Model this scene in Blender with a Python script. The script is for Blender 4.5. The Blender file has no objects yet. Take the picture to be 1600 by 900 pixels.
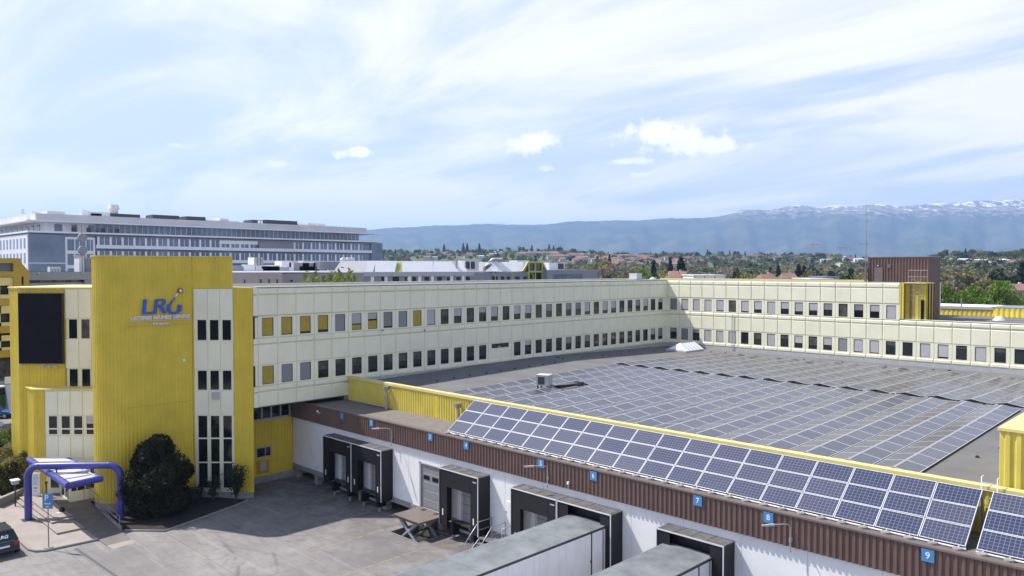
import bpy, math, random
import numpy as np
from mathutils import Matrix, Vector
R = math.radians
SC = bpy.context.scene
COL = SC.collection
rnd = random.Random(7)

# ------------------------------------------------------------------ camera, world, sun, exposure
F = 1209.0                       # focal length in pixels of the 1600 px wide photograph
CX, CY, HY = 800.0, 450.0, 420.0
H = 17.2                         # camera height above the yard
TH = math.atan((CY - HY) / F)
A1 = math.atan((CX + 430) / F * math.cos(TH))
SA, CA = math.sin(A1), math.cos(A1)
cam = bpy.data.cameras.new('camera')
cam.sensor_width = 36.0
cam.lens = 36.0 * F / 1600.0
cam.clip_start = 0.5
cam.clip_end = 40000
cam_ob = bpy.data.objects.new('camera', cam)
COL.objects.link(cam_ob)
fwd = Vector((-CA * math.cos(TH), SA * math.cos(TH), -math.sin(TH)))
cam_ob.location = (0, 0, H)
cam_ob.rotation_euler = fwd.to_track_quat('-Z', 'Y').to_euler()
SC.camera = cam_ob
SC.cycles.volume_bounces = 2

SUN = Vector((-0.68, -0.31, 1.0)).normalized()     # towards the sun
sun_elev = math.asin(SUN.z)
SC.view_settings.view_transform = 'Standard'
SC.view_settings.look = 'None'
SC.view_settings.exposure = 0.38
SC.view_settings.gamma = 1.0
SC.view_settings.use_curve_mapping = False
sl = bpy.data.lights.new('sun', 'SUN')
sl.energy = 5.0
sl.angle = R(0.6)
sl.color = (1.0, 0.955, 0.89)
so = bpy.data.objects.new('sun', sl)
so.rotation_euler = SUN.to_track_quat('Z', 'Y').to_euler()
COL.objects.link(so)

W = bpy.data.worlds.new('World')
SC.world = W
W.use_nodes = True
nt = W.node_tree
nt.nodes.clear()


def N(tree, typ, **kw):
    n = tree.nodes.new(typ)
    for k, v in kw.items():
        if k.startswith('i_'):
            n.inputs[k[2:].replace('_', ' ')].default_value = v
        else:
            setattr(n, k, v)
    return n


def build_world():
    L = nt.links.new
    out = N(nt, 'ShaderNodeOutputWorld')
    bg = N(nt, 'ShaderNodeBackground')
    sky = N(nt, 'ShaderNodeTexSky')
    sky.sky_type = 'NISHITA'
    sky.sun_disc = False
    sky.sun_elevation = sun_elev
    sky.sun_rotation = math.atan2(SUN.x, SUN.y)
    sky.altitude = 400
    sky.air_density = 1.0
    sky.dust_density = 1.2
    bg.inputs['Strength'].default_value = 0.112
    tc = N(nt, 'ShaderNodeTexCoord')
    sep = N(nt, 'ShaderNodeSeparateXYZ')
    L(tc.outputs['Generated'], sep.inputs[0])
    # project the view direction on a high flat layer so cloud streaks flatten towards the horizon
    mz = N(nt, 'ShaderNodeMath', operation='MAXIMUM'); mz.inputs[1].default_value = 0.0
    L(sep.outputs['Z'], mz.inputs[0])
    az = N(nt, 'ShaderNodeMath', operation='ADD'); az.inputs[1].default_value = 0.16
    L(mz.outputs[0], az.inputs[0])
    dx = N(nt, 'ShaderNodeMath', operation='DIVIDE'); dy = N(nt, 'ShaderNodeMath', operation='DIVIDE')
    L(sep.outputs['X'], dx.inputs[0]); L(az.outputs[0], dx.inputs[1])
    L(sep.outputs['Y'], dy.inputs[0]); L(az.outputs[0], dy.inputs[1])
    cmb = N(nt, 'ShaderNodeCombineXYZ')
    L(dx.outputs[0], cmb.inputs[0]); L(dy.outputs[0], cmb.inputs[1])
    # veil: broad stretched noise
    mp = N(nt, 'ShaderNodeMapping')
    mp.inputs['Rotation'].default_value = (0, 0, R(62))
    mp.inputs['Scale'].default_value = (0.75, 1.7, 1)
    mp.inputs['Location'].default_value = (3.1, 1.3, 0)
    L(cmb.outputs[0], mp.inputs[0])
    n1 = N(nt, 'ShaderNodeTexNoise'); n1.inputs['Scale'].default_value = 0.8
    n1.inputs['Detail'].default_value = 9; n1.inputs['Roughness'].default_value = 0.55
    n1.inputs['Distortion'].default_value = 0.5
    L(mp.outputs[0], n1.inputs['Vector'])
    r1 = N(nt, 'ShaderNodeMapRange', interpolation_type='SMOOTHSTEP')
    r1.inputs['From Min'].default_value = 0.38; r1.inputs['From Max'].default_value = 0.60
    r1.inputs['To Min'].default_value = 0.12; r1.inputs['To Max'].default_value = 0.92
    L(n1.outputs['Fac'], r1.inputs['Value'])
    # more haze and cloud towards the horizon
    hz = N(nt, 'ShaderNodeMapRange')
    hz.inputs['From Min'].default_value = 0.0; hz.inputs['From Max'].default_value = 0.22
    hz.inputs['To Min'].default_value = 0.22; hz.inputs['To Max'].default_value = 0.0
    L(sep.outputs['Z'], hz.inputs['Value'])
    ad = N(nt, 'ShaderNodeMath', operation='ADD', use_clamp=True)
    th = N(nt, 'ShaderNodeMapRange', interpolation_type='SMOOTHSTEP')
    th.inputs['From Min'].default_value = 0.33; th.inputs['From Max'].default_value = 0.72
    th.inputs['To Min'].default_value = 1.0; th.inputs['To Max'].default_value = 0.05
    L(sep.outputs['Z'], th.inputs['Value'])
    vl = N(nt, 'ShaderNodeMath', operation='MULTIPLY')
    L(r1.outputs[0], vl.inputs[0]); L(th.outputs[0], vl.inputs[1])
    L(vl.outputs[0], ad.inputs[0]); L(hz.outputs[0], ad.inputs[1])
    # base colour of the clear air: nishita softened with pale blue
    mixb = N(nt, 'ShaderNodeMix', data_type='RGBA')
    sof = N(nt, 'ShaderNodeMath', operation='MULTIPLY'); sof.inputs[1].default_value = .75
    L(th.outputs[0], sof.inputs[0]); L(sof.outputs[0], mixb.inputs[0])
    mixb.inputs[7].default_value = (4.9, 5.8, 9.3, 1)
    L(sky.outputs[0], mixb.inputs[6])
    mixc = N(nt, 'ShaderNodeMix', data_type='RGBA')
    mixc.inputs[7].default_value = (8.3, 8.15, 8.8, 1)
    L(ad.outputs[0], mixc.inputs[0]); L(mixb.outputs[2], mixc.inputs[6])
    col = mixc.outputs[2]
    # a few small cumulus clouds low over the mountains
    nw = N(nt, 'ShaderNodeTexNoise'); nw.inputs['Scale'].default_value = 38
    nw.inputs['Detail'].default_value = 6; nw.inputs['Roughness'].default_value = 0.6
    L(tc.outputs['Generated'], nw.inputs['Vector'])
    for (px, py, wx, wy, amp) in ((833, 222, 40, 17, 1.0), (560, 238, 36, 9, .9), (1030, 208, 52, 20, 1.0), (1070, 224, 80, 20, .9), (1110, 230, 50, 12, .6),
                             (985, 252, 44, 7, .7), (1000, 273, 22, 5, .55), (860, 263, 18, 5, .5), (434, 256, 18, 6, .5), (278, 227, 14, 5, .4)):
        d = ray(px, py)
        fr = Vector(d).normalized()
        rt = Vector((fr.y, -fr.x, 0)).normalized()
        up = rt.cross(fr)
        du = N(nt, 'ShaderNodeVectorMath', operation='DOT_PRODUCT'); du.inputs[1].default_value = rt * (F / wx)
        dv = N(nt, 'ShaderNodeVectorMath', operation='DOT_PRODUCT'); dv.inputs[1].default_value = up * (F / wy)
        L(tc.outputs['Generated'], du.inputs[0]); L(tc.outputs['Generated'], dv.inputs[0])
        cc = N(nt, 'ShaderNodeCombineXYZ')
        L(du.outputs['Value'], cc.inputs[0]); L(dv.outputs['Value'], cc.inputs[1])
        ln = N(nt, 'ShaderNodeVectorMath', operation='LENGTH')
        L(cc.outputs[0], ln.inputs[0])
        # only in front: behind the viewer the same plane would repeat
        fr_d = N(nt, 'ShaderNodeVectorMath', operation='DOT_PRODUCT'); fr_d.inputs[1].default_value = fr
        L(tc.outputs['Generated'], fr_d.inputs[0])
        gt = N(nt, 'ShaderNodeMath', operation='GREATER_THAN'); gt.inputs[1].default_value = 0.5
        L(fr_d.outputs['Value'], gt.inputs[0])
        nn = N(nt, 'ShaderNodeMath', operation='MULTIPLY_ADD'); nn.inputs[1].default_value = 3.0
        L(nw.outputs['Fac'], nn.inputs[0]); L(ln.outputs['Value'], nn.inputs[2])
        mr = N(nt, 'ShaderNodeMapRange', interpolation_type='SMOOTHSTEP')
        mr.inputs['From Min'].default_value = 2.6; mr.inputs['From Max'].default_value = 1.85
        mr.inputs['To Min'].default_value = 0; mr.inputs['To Max'].default_value = amp
        L(nn.outputs[0], mr.inputs['Value'])
        mu = N(nt, 'ShaderNodeMath', operation='MULTIPLY')
        L(mr.outputs[0], mu.inputs[0]); L(gt.outputs[0], mu.inputs[1])
        mc = N(nt, 'ShaderNodeMix', data_type='RGBA')
        mc.inputs[7].default_value = (9.4, 9.2, 9.5, 1)
        L(mu.outputs[0], mc.inputs[0]); L(col, mc.inputs[6])
        col = mc.outputs[2]
    L(col, bg.inputs['Color'])
    L(bg.outputs[0], out.inputs['Surface'])


# ------------------------------------------------------------------ measuring helpers (image point of the survey photo -> point on a world plane)
def ray(px, py):
    x = (px - CX) / F; y = -(py - CY) / F
    fz = -math.sin(TH) + y * math.cos(TH); ff = math.cos(TH) + y * math.sin(TH)
    return (-CA * ff + SA * x, SA * ff + CA * x, fz)


def at_x(px, py, X):
    r = ray(px, py); t = X / r[0]
    return (X, r[1] * t, H + r[2] * t)


def at_y(px, py, Y):
    r = ray(px, py); t = Y / r[1]
    return (r[0] * t, Y, H + r[2] * t)


def at_d(px, D):
    """ground position on the bearing of image column px, D metres ahead"""
    lat = (px - CX) / F * D
    return (-CA * D + SA * lat, SA * D + CA * lat)


def LD(lat, D, z=0.0):
    """lateral / depth coordinates -> world"""
    return (-CA * D + SA * lat, SA * D + CA * lat, z)


build_world()

# ------------------------------------------------------------------ materials
MATS = {}


def mat(name, col, rough=0.7, var=0.12, vscale=1.5, bump=0.0, bscale=30, metal=0.0, spec=0.5, col2=None, detail=5, rand=0.0, streak=0.0, sheet=0.0):
    col = tuple(c * .86 for c in col); col2 = tuple(c * .86 for c in col2) if col2 else None
    m = bpy.data.materials.new(name); m.use_nodes = True
    t = m.node_tree; L = t.links.new
    b = t.nodes['Principled BSDF']
    b.inputs['Roughness'].default_value = rough
    b.inputs['Metallic'].default_value = metal
    b.inputs['Specular IOR Level'].default_value = spec
    geo = N(t, 'ShaderNodeNewGeometry')
    n = N(t, 'ShaderNodeTexNoise'); n.inputs['Scale'].default_value = vscale
    n.inputs['Detail'].default_value = detail; n.inputs['Roughness'].default_value = 0.6
    L(geo.outputs['Position'], n.inputs['Vector'])
    c2 = col2 or tuple(c * (1 - var * 1.6) for c in col)
    c1 = col if col2 else tuple(min(1, c * (1 + var * .5)) for c in col)
    rp = N(t, 'ShaderNodeMapRange'); rp.inputs['From Min'].default_value = 0.32; rp.inputs['From Max'].default_value = 0.68
    L(n.outputs['Fac'], rp.inputs['Value'])
    mx = N(t, 'ShaderNodeMix', data_type='RGBA')
    mx.inputs[6].default_value = (*c1, 1); mx.inputs[7].default_value = (*c2, 1)
    L(rp.outputs[0], mx.inputs[0])
    cur = mx.outputs[2]
    if streak > 0:   # rain streaks: dirt stretched down the wall
        mp = N(t, 'ShaderNodeMapping'); mp.inputs['Scale'].default_value = (3.5, 3.5, 0.22)
        L(geo.outputs['Position'], mp.inputs[0])
        ns = N(t, 'ShaderNodeTexNoise'); ns.inputs['Scale'].default_value = 1.6; ns.inputs['Detail'].default_value = 4
        L(mp.outputs[0], ns.inputs['Vector'])
        rs = N(t, 'ShaderNodeMapRange'); rs.inputs['From Min'].default_value = .5; rs.inputs['From Max'].default_value = .75
        rs.inputs['To Max'].default_value = streak
        L(ns.outputs['Fac'], rs.inputs['Value'])
        ms = N(t, 'ShaderNodeMix', data_type='RGBA'); ms.inputs[7].default_value = (*[c * .45 + .02 for c in col], 1)
        L(rs.outputs[0], ms.inputs[0]); L(cur, ms.inputs[6]); cur = ms.outputs[2]
    if rand > 0:
        oi = N(t, 'ShaderNodeObjectInfo')
        hs = N(t, 'ShaderNodeHueSaturation')
        r1 = N(t, 'ShaderNodeMapRange'); r1.inputs['To Min'].default_value = 1 - rand; r1.inputs['To Max'].default_value = 1 + rand
        L(oi.outputs['Random'], r1.inputs['Value']); L(r1.outputs[0], hs.inputs['Value'])
        L(cur, hs.inputs['Color']); cur = hs.outputs[0]
    if sheet > 0:   # each cladding sheet has weathered a little differently
        dt = N(t, 'ShaderNodeVectorMath', operation='DOT_PRODUCT'); dt.inputs[1].default_value = (.93, .93, 0)
        L(geo.outputs['Position'], dt.inputs[0])
        fl = N(t, 'ShaderNodeMath', operation='FLOOR'); L(dt.outputs['Value'], fl.inputs[0])
        wn = N(t, 'ShaderNodeTexWhiteNoise', noise_dimensions='1D'); L(fl.outputs[0], wn.inputs['W'])
        rv = N(t, 'ShaderNodeMapRange'); rv.inputs['To Min'].default_value = 1 - sheet; rv.inputs['To Max'].default_value = 1 + sheet
        L(wn.outputs['Value'], rv.inputs['Value'])
        h2 = N(t, 'ShaderNodeHueSaturation'); L(rv.outputs[0], h2.inputs['Value']); L(cur, h2.inputs['Color']); cur = h2.outputs[0]
    L(cur, b.inputs['Base Color'])
    if bump > 0:
        nb = N(t, 'ShaderNodeTexNoise'); nb.inputs['Scale'].default_value = bscale; nb.inputs['Detail'].default_value = 4
        L(geo.outputs['Position'], nb.inputs['Vector'])
        bp = N(t, 'ShaderNodeBump'); bp.inputs['Strength'].default_value = bump; bp.inputs['Distance'].default_value = 0.02
        L(nb.outputs['Fac'], bp.inputs['Height']); L(bp.outputs[0], b.inputs['Normal'])
    MATS[name] = m
    return m


mat('yellow_paint', (.80, .61, .055), .5, .07, .7, streak=.12, sheet=.035)
mat('yellow_bright', (.82, .69, .13), .5, .08, .8, streak=.1, sheet=.03)
mat('yellow_cap', (.82, .71, .28), .5, .06, 1.5)
mat('ochre_paint', (.50, .34, .03), .5, .08, 1)
mat('cream', (.95, .93, .70), .55, .04, .6, streak=.05, rand=.02)
mat('cream_joint', (.87, .85, .60), .7, .05, 1)
mat('brown_steel', (.175, .108, .092), .55, .08, 1.2, streak=.1, sheet=.05)
mat('brown_trim', (.20, .155, .14), .5, .08, 2)
mat('white_wall', (.92, .93, .94), .55, .04, .8, streak=.05)
mat('white_metal', (.74, .75, .77), .45, .05, 2)
mat('white_clean', (.92, .92, .92), .45, .03, 2)
mat('grey_metal', (.32, .33, .35), .45, .08, 3, metal=.2)
mat('light_grey', (.50, .51, .53), .5, .08, 2)
mat('galvanised', (.45, .46, .48), .38, .12, 8, metal=.6)
mat('dark_steel', (.05, .05, .055), .5, .15, 6)
mat('black_rubber', (.009, .009, .013), .55, .3, 5)
mat('shelter_top', (.16, .15, .15), .8, .25, 3, bump=.3, bscale=12)
mat('concrete', (.36, .34, .32), .85, .15, 1.5, bump=.15)
mat('dark_concrete', (.20, .195, .19), .85, .2, 1.5, bump=.1)
mat('dock_void', (.03, .03, .03), .9, .2, 1)
mat('paving', (.40, .35, .315), .85, .10, .8, bump=.1, bscale=20)
mat('ramp_floor', (.22, .20, .185), .6, .18, .9)
mat('roof_membrane', (.185, .180, .178), .8, .14, .35, detail=8, bump=.1, bscale=8)
mat('roof_gravel', (.23, .205, .185), .9, .16, 2.2, detail=8, bump=.3, bscale=25)
mat('trailer_roof', (.245, .265, .27), .6, .22, .9, detail=8)
mat('trailer_side', (.90, .91, .93), .4, .05, 1.2, streak=.22)
mat('blue_tube', (.065, .070, .33), .35, .06, 2)
mat('canopy_white', (.68, .68, .74), .4, .04, 2)
mat('screen_black', (.008, .007, .013), .5, .1, 1, spec=.15)
mat('sign_blue', (.075, .27, .54), .45, .04, 3)
mat('logo_blue', (.035, .12, .55), .4, .04, 3)
mat('logo_white', (.92, .88, .92), .5, .03, 3)
mat('logo_red', (.42, .03, .04), .4, .03, 3)
mat('red_light', (.42, .02, .03), .25, .05, 3)
mat('glass_dark', (.020, .024, .028), .06, .3, .8, spec=.6)
mat('glass_blue', (.20, .28, .38), .12, .35, .12, spec=.6)
mat('glass_teal', (.16, .24, .30), .12, .3, .3)
mat('blind_grey', (.27, .27, .29), .7, .05, 3, rand=.12)
mat('blind_light', (.50, .49, .50), .7, .05, 3, rand=.10)
mat('yellow_reflection', (.46, .34, .035), .6, .1, 3)  # yellow reflection in the panes, put into a flat panel colour
mat('interior', (.10, .10, .085), .8, .5, 2)
mat('office_white', (.96, .97, .99), .6, .06, .1)
mat('office_concrete', (.80, .79, .77), .75, .1, .15, detail=7)
mat('office_blue', (.27, .34, .44), .4, .25, .12)
mat('pink_render', (.55, .46, .43), .8, .06, .3)
mat('taupe_render', (.36, .32, .33), .8, .06, .3)
mat('grey_render', (.30, .31, .35), .7, .08, .3)
mat('pv_dark', (.03, .03, .035), .5, .2, 2)
mat('roof_white', (.97, .97, .97), .5, .04, .4)
mat('lime_frame', (.50, .52, .10), .5, .05, 1)
mat('tile_red', (.30, .17, .13), .85, .15, .3, rand=.25)
mat('tile_brown', (.22, .14, .12), .85, .15, .3, rand=.2)
mat('house_wall', (.60, .56, .50), .85, .08, .3, rand=.12)
mat('house_white', (.75, .74, .72), .85, .05, .3)
mat('house_window', (.05, .06, .07), .3, .1, 1)
mat('car_dark', (.035, .045, .065), .25, .05, 2, metal=.3)
mat('car_blue', (.02, .16, .42), .22, .05, 2, metal=.2)
mat('car_white', (.72, .73, .75), .22, .04, 2)
mat('van_green', (.06, .16, .05), .35, .1, 2)
mat('tyre', (.02, .02, .02), .8, .1, 5)
mat('bark', (.12, .09, .07), .9, .2, 8)
mat('crane_red', (.55, .16, .16), .5, .05, .1)
mat('soil', (.035, .030, .022), .95, .3, 3, bump=.4, bscale=12)
mat('pole_grey', (.36, .35, .35), .4, .05, 4, metal=.4)
mat('pipe_beige', (.52, .42, .36), .6, .1, 6)
mat('yellow_line', (.36, .33, .17), .8, .35, 3, detail=7)


def mat_leaf(name, col, col2, rough=.6, trans=.25, rand=.18):
    m = bpy.data.materials.new(name); m.use_nodes = True
    t = m.node_tree; L = t.links.new
    b = t.nodes['Principled BSDF']
    b.inputs['Roughness'].default_value = rough
    b.inputs['Specular IOR Level'].default_value = .25
    geo = N(t, 'ShaderNodeNewGeometry')
    n = N(t, 'ShaderNodeTexNoise'); n.inputs['Scale'].default_value = .6; n.inputs['Detail'].default_value = 6
    L(geo.outputs['Position'], n.inputs['Vector'])
    rp = N(t, 'ShaderNodeMapRange'); rp.inputs['From Min'].default_value = .35; rp.inputs['From Max'].default_value = .65
    L(n.outputs['Fac'], rp.inputs['Value'])
    mx = N(t, 'ShaderNodeMix', data_type='RGBA'); mx.inputs[6].default_value = (*col, 1); mx.inputs[7].default_value = (*col2, 1)
    L(rp.outputs[0], mx.inputs[0])
    oi = N(t, 'ShaderNodeObjectInfo'); hs = N(t, 'ShaderNodeHueSaturation')
    r1 = N(t, 'ShaderNodeMapRange'); r1.inputs['To Min'].default_value = 1 - rand; r1.inputs['To Max'].default_value = 1 + rand
    L(oi.outputs['Random'], r1.inputs['Value']); L(r1.outputs[0], hs.inputs['Value']); L(mx.outputs[2], hs.inputs['Color'])
    L(hs.outputs[0], b.inputs['Base Color'])
    tr = N(t, 'ShaderNodeBsdfTranslucent'); L(hs.outputs[0], tr.inputs['Color'])
    ms = N(t, 'ShaderNodeMixShader'); ms.inputs[0].default_value = trans
    L(b.outputs[0], ms.inputs[1]); L(tr.outputs[0], ms.inputs[2]); L(ms.outputs[0], t.nodes['Material Output'].inputs['Surface'])
    MATS[name] = m


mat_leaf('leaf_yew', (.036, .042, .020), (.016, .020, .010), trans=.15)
mat_leaf('leaf_bright', (.20, .30, .035), (.11, .19, .02), trans=.35)
mat_leaf('leaf_mid', (.13, .175, .05), (.085, .12, .04), trans=.35)
mat_leaf('leaf_dark', (.034, .055, .030), (.022, .036, .024), trans=.2)
mat_leaf('leaf_olive', (.25, .235, .085), (.17, .165, .07), trans=.35)
mat_leaf('leaf_brown', (.24, .19, .135), (.17, .14, .105), trans=.35)
mat_leaf('leaf_blossom', (.36, .35, .27), (.20, .21, .13))
mat_leaf('leaf_spring', (.20, .23, .045), (.13, .16, .035))


def mat_panel():
    """solar module: blue cells with pale grid lines in the module's own coordinates"""
    for name, sx, sy, a, b_, line, rough in (('pv_cells', 10, 6, (.034, .044, .090), (.060, .066, .105), .26, .17), ('pv_cells_roof', 10, 6, (.066, .064, .072), (.098, .095, .100), .12, .26)):
        m = bpy.data.materials.new(name); m.use_nodes = True
        t = m.node_tree; L = t.links.new
        b = t.nodes['Principled BSDF']; b.inputs['Roughness'].default_value = rough
        b.inputs['Specular IOR Level'].default_value = .5
        tc = N(t, 'ShaderNodeTexCoord'); sp = N(t, 'ShaderNodeSeparateXYZ'); L(tc.outputs['Object'], sp.inputs[0])
        outs = []
        for ax, cell in (('X', .164), ('Y', .160)):
            dv = N(t, 'ShaderNodeMath', operation='DIVIDE'); dv.inputs[1].default_value = cell; L(sp.outputs[ax], dv.inputs[0])
            fr = N(t, 'ShaderNodeMath', operation='FRACT'); L(dv.outputs[0], fr.inputs[0])
            sb = N(t, 'ShaderNodeMath', operation='SUBTRACT'); sb.inputs[1].default_value = .5; L(fr.outputs[0], sb.inputs[0])
            ab = N(t, 'ShaderNodeMath', operation='ABSOLUTE'); L(sb.outputs[0], ab.inputs[0])
            gt = N(t, 'ShaderNodeMath', operation='GREATER_THAN'); gt.inputs[1].default_value = .445; L(ab.outputs[0], gt.inputs[0])
            outs.append(gt)
        mxx = N(t, 'ShaderNodeMath', operation='MAXIMUM'); L(outs[0].outputs[0], mxx.inputs[0]); L(outs[1].outputs[0], mxx.inputs[1])
        oi = N(t, 'ShaderNodeObjectInfo')
        n = N(t, 'ShaderNodeTexNoise'); n.inputs['Scale'].default_value = 4; L(tc.outputs['Object'], n.inputs['Vector'])
        c = N(t, 'ShaderNodeMix', data_type='RGBA'); c.inputs[6].default_value = (*a, 1); c.inputs[7].default_value = (*b_, 1)
        ad = N(t, 'ShaderNodeMath', operation='MULTIPLY_ADD'); ad.inputs[1].default_value = 1.0; L(oi.outputs['Random'], ad.inputs[0]); L(n.outputs['Fac'], ad.inputs[2])
        sb = N(t, 'ShaderNodeMath', operation='SUBTRACT', use_clamp=True); sb.inputs[1].default_value = .5; L(ad.outputs[0], sb.inputs[0])
        L(sb.outputs[0], c.inputs[0])
        ml = N(t, 'ShaderNodeMath', operation='MULTIPLY'); ml.inputs[1].default_value = line; L(mxx.outputs[0], ml.inputs[0])
        g = N(t, 'ShaderNodeMix', data_type='RGBA'); g.inputs[7].default_value = (.55, .56, .62, 1); L(ml.outputs[0], g.inputs[0]); L(c.outputs[2], g.inputs[6])
        L(g.outputs[2], b.inputs['Base Color'])
        MATS[name] = m


mat_panel()
mat('pv_frame', (.70, .71, .74), .35, .05, 5)
mat('pv_frame_roof', (.62, .62, .66), .4, .05, 5)


def mat_yard():
    m = bpy.data.materials.new('yard_surface'); m.use_nodes = True
    t = m.node_tree; L = t.links.new
    b = t.nodes['Principled BSDF']; b.inputs['Roughness'].default_value = .9
    geo = N(t, 'ShaderNodeNewGeometry')
    def noise(scale, detail=6, rough=.6, dist=0.0, mapping=None):
        n = N(t, 'ShaderNodeTexNoise'); n.inputs['Scale'].default_value = scale; n.inputs['Detail'].default_value = detail
        n.inputs['Roughness'].default_value = rough; n.inputs['Distortion'].default_value = dist
        src = geo.outputs['Position']
        if mapping:
            mp = N(t, 'ShaderNodeMapping'); mp.inputs['Scale'].default_value = mapping[0]; mp.inputs['Rotation'].default_value = (0, 0, mapping[1])
            L(src, mp.inputs[0]); src = mp.outputs[0]
        L(src, n.inputs['Vector'])
        return n.outputs['Fac']
    def ramp(v, lo, hi, a=0., c=1.):
        r = N(t, 'ShaderNodeMapRange'); r.inputs['From Min'].default_value = lo; r.inputs['From Max'].default_value = hi
        r.inputs['To Min'].default_value = a; r.inputs['To Max'].default_value = c
        L(v, r.inputs['Value']); return r.outputs[0]
    def mix(fac, a, c):
        x = N(t, 'ShaderNodeMix', data_type='RGBA')
        L(fac, x.inputs[0])
        for k, v in ((6, a), (7, c)):
            if isinstance(v, tuple): x.inputs[k].default_value = (*v, 1)
            else: L(v, x.inputs[k])
        return x.outputs[2]
    col = mix(ramp(noise(.22, 7), .35, .65), (.275, .258, .246), (.19, .178, .172))
    col = mix(ramp(noise(1.4, 9, .7, .6), .47, .66, 0, .7), col, (.17, .155, .15))                       # worn stains
    col = mix(ramp(noise(.8, 5, .6, 0, ((.25, 2.2, 1), R(38))), .54, .70, 0, .45), col, (.13, .12, .118))  # tyre sweeps
    col = mix(ramp(noise(.5, 5, .6, 0, ((.2, 3.0, 1), R(-20))), .57, .70, 0, .4), col, (.40, .38, .355))
    # concrete bay joints every 5.5 m
    sp = N(t, 'ShaderNodeSeparateXYZ'); L(geo.outputs['Position'], sp.inputs[0])
    # tyre arcs of turning lorries
    for (cx_, cy_, r_, w_) in ((-47.5, 9.0, 12.6, .16), (-47.5, 9.0, 14.7, .16), (-38.0, 6.5, 17.0, .14), (-38.0, 6.5, 19.1, .14), (-52, 33, 10.5, .14), (-29, 14, 13, .15)):
        vd = N(t, 'ShaderNodeVectorMath', operation='DISTANCE'); vd.inputs[1].default_value = (cx_, cy_, 0); L(geo.outputs['Position'], vd.inputs[0])
        sb_ = N(t, 'ShaderNodeMath', operation='SUBTRACT'); sb_.inputs[1].default_value = r_; L(vd.outputs['Value'], sb_.inputs[0])
        ab_ = N(t, 'ShaderNodeMath', operation='ABSOLUTE'); L(sb_.outputs[0], ab_.inputs[0])
        mm_ = N(t, 'ShaderNodeMath', operation='MULTIPLY'); L(ramp(ab_.outputs[0], w_, w_ * .4, 0, .55), mm_.inputs[0]); L(ramp(noise(.35 + r_ * .01, 4), .45, .62), mm_.inputs[1])
        col = mix(mm_.outputs[0], col, (.11, .10, .098))
    # oil and rubber ground in at the docks, plus shade put into the colour
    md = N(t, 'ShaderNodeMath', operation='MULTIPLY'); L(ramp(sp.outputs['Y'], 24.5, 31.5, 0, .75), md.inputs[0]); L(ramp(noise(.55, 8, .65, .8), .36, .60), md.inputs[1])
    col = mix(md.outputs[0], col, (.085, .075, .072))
    gs = []
    for ax, off in (('X', 1.3), ('Y', 2.2)):
        ad = N(t, 'ShaderNodeMath', operation='ADD'); ad.inputs[1].default_value = off; L(sp.outputs[ax], ad.inputs[0])
        dv = N(t, 'ShaderNodeMath', operation='DIVIDE'); dv.inputs[1].default_value = 5.5; L(ad.outputs[0], dv.inputs[0])
        fr = N(t, 'ShaderNodeMath', operation='FRACT'); L(dv.outputs[0], fr.inputs[0])
        lt = N(t, 'ShaderNodeMath', operation='LESS_THAN'); lt.inputs[1].default_value = .010; L(fr.outputs[0], lt.inputs[0]); gs.append(lt)
    mm = N(t, 'ShaderNodeMath', operation='MAXIMUM'); L(gs[0].outputs[0], mm.inputs[0]); L(gs[1].outputs[0], mm.inputs[1])
    ml = N(t, 'ShaderNodeMath', operation='MULTIPLY'); ml.inputs[1].default_value = .5; L(mm.outputs[0], ml.inputs[0])
    col = mix(ml.outputs[0], col, (.13, .125, .12))
    L(col, b.inputs['Base Color'])
    bp = N(t, 'ShaderNodeBump'); bp.inputs['Strength'].default_value = .25; bp.inputs['Distance'].default_value = .02
    L(noise(30, 3), bp.inputs['Height']); L(bp.outputs[0], b.inputs['Normal'])
    MATS['yard_surface'] = m


def mat_land():
    m = bpy.data.materials.new('farmland'); m.use_nodes = True
    t = m.node_tree; L = t.links.new
    b = t.nodes['Principled BSDF']; b.inputs['Roughness'].default_value = .95
    geo = N(t, 'ShaderNodeNewGeometry')
    v = N(t, 'ShaderNodeTexVoronoi'); v.inputs['Scale'].default_value = .006; L(geo.outputs['Position'], v.inputs['Vector'])
    cr = N(t, 'ShaderNodeValToRGB')
    els = cr.color_ramp.elements
    els[0].color = (.10, .13, .045, 1); els[1].color = (.16, .15, .09, 1)
    e = els.new(.35); e.color = (.13, .18, .05, 1)
    e = els.new(.7); e.color = (.08, .10, .045, 1)
    sp = N(t, 'ShaderNodeSeparateColor'); L(v.outputs['Color'], sp.inputs[0]); L(sp.outputs[0], cr.inputs[0])
    n = N(t, 'ShaderNodeTexNoise'); n.inputs['Scale'].default_value = .05; n.inputs['Detail'].default_value = 8; L(geo.outputs['Position'], n.inputs['Vector'])
    mx = N(t, 'ShaderNodeMix', data_type='RGBA'); mx.inputs[7].default_value = (.05, .065, .035, 1)
    rp = N(t, 'ShaderNodeMapRange'); rp.inputs['From Min'].default_value = .45; rp.inputs['From Max'].default_value = .65; L(n.outputs['Fac'], rp.inputs['Value'])
    L(rp.outputs[0], mx.inputs[0]); L(cr.outputs[0], mx.inputs[6]); L(mx.outputs[2], b.inputs['Base Color'])
    MATS['farmland'] = m


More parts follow.
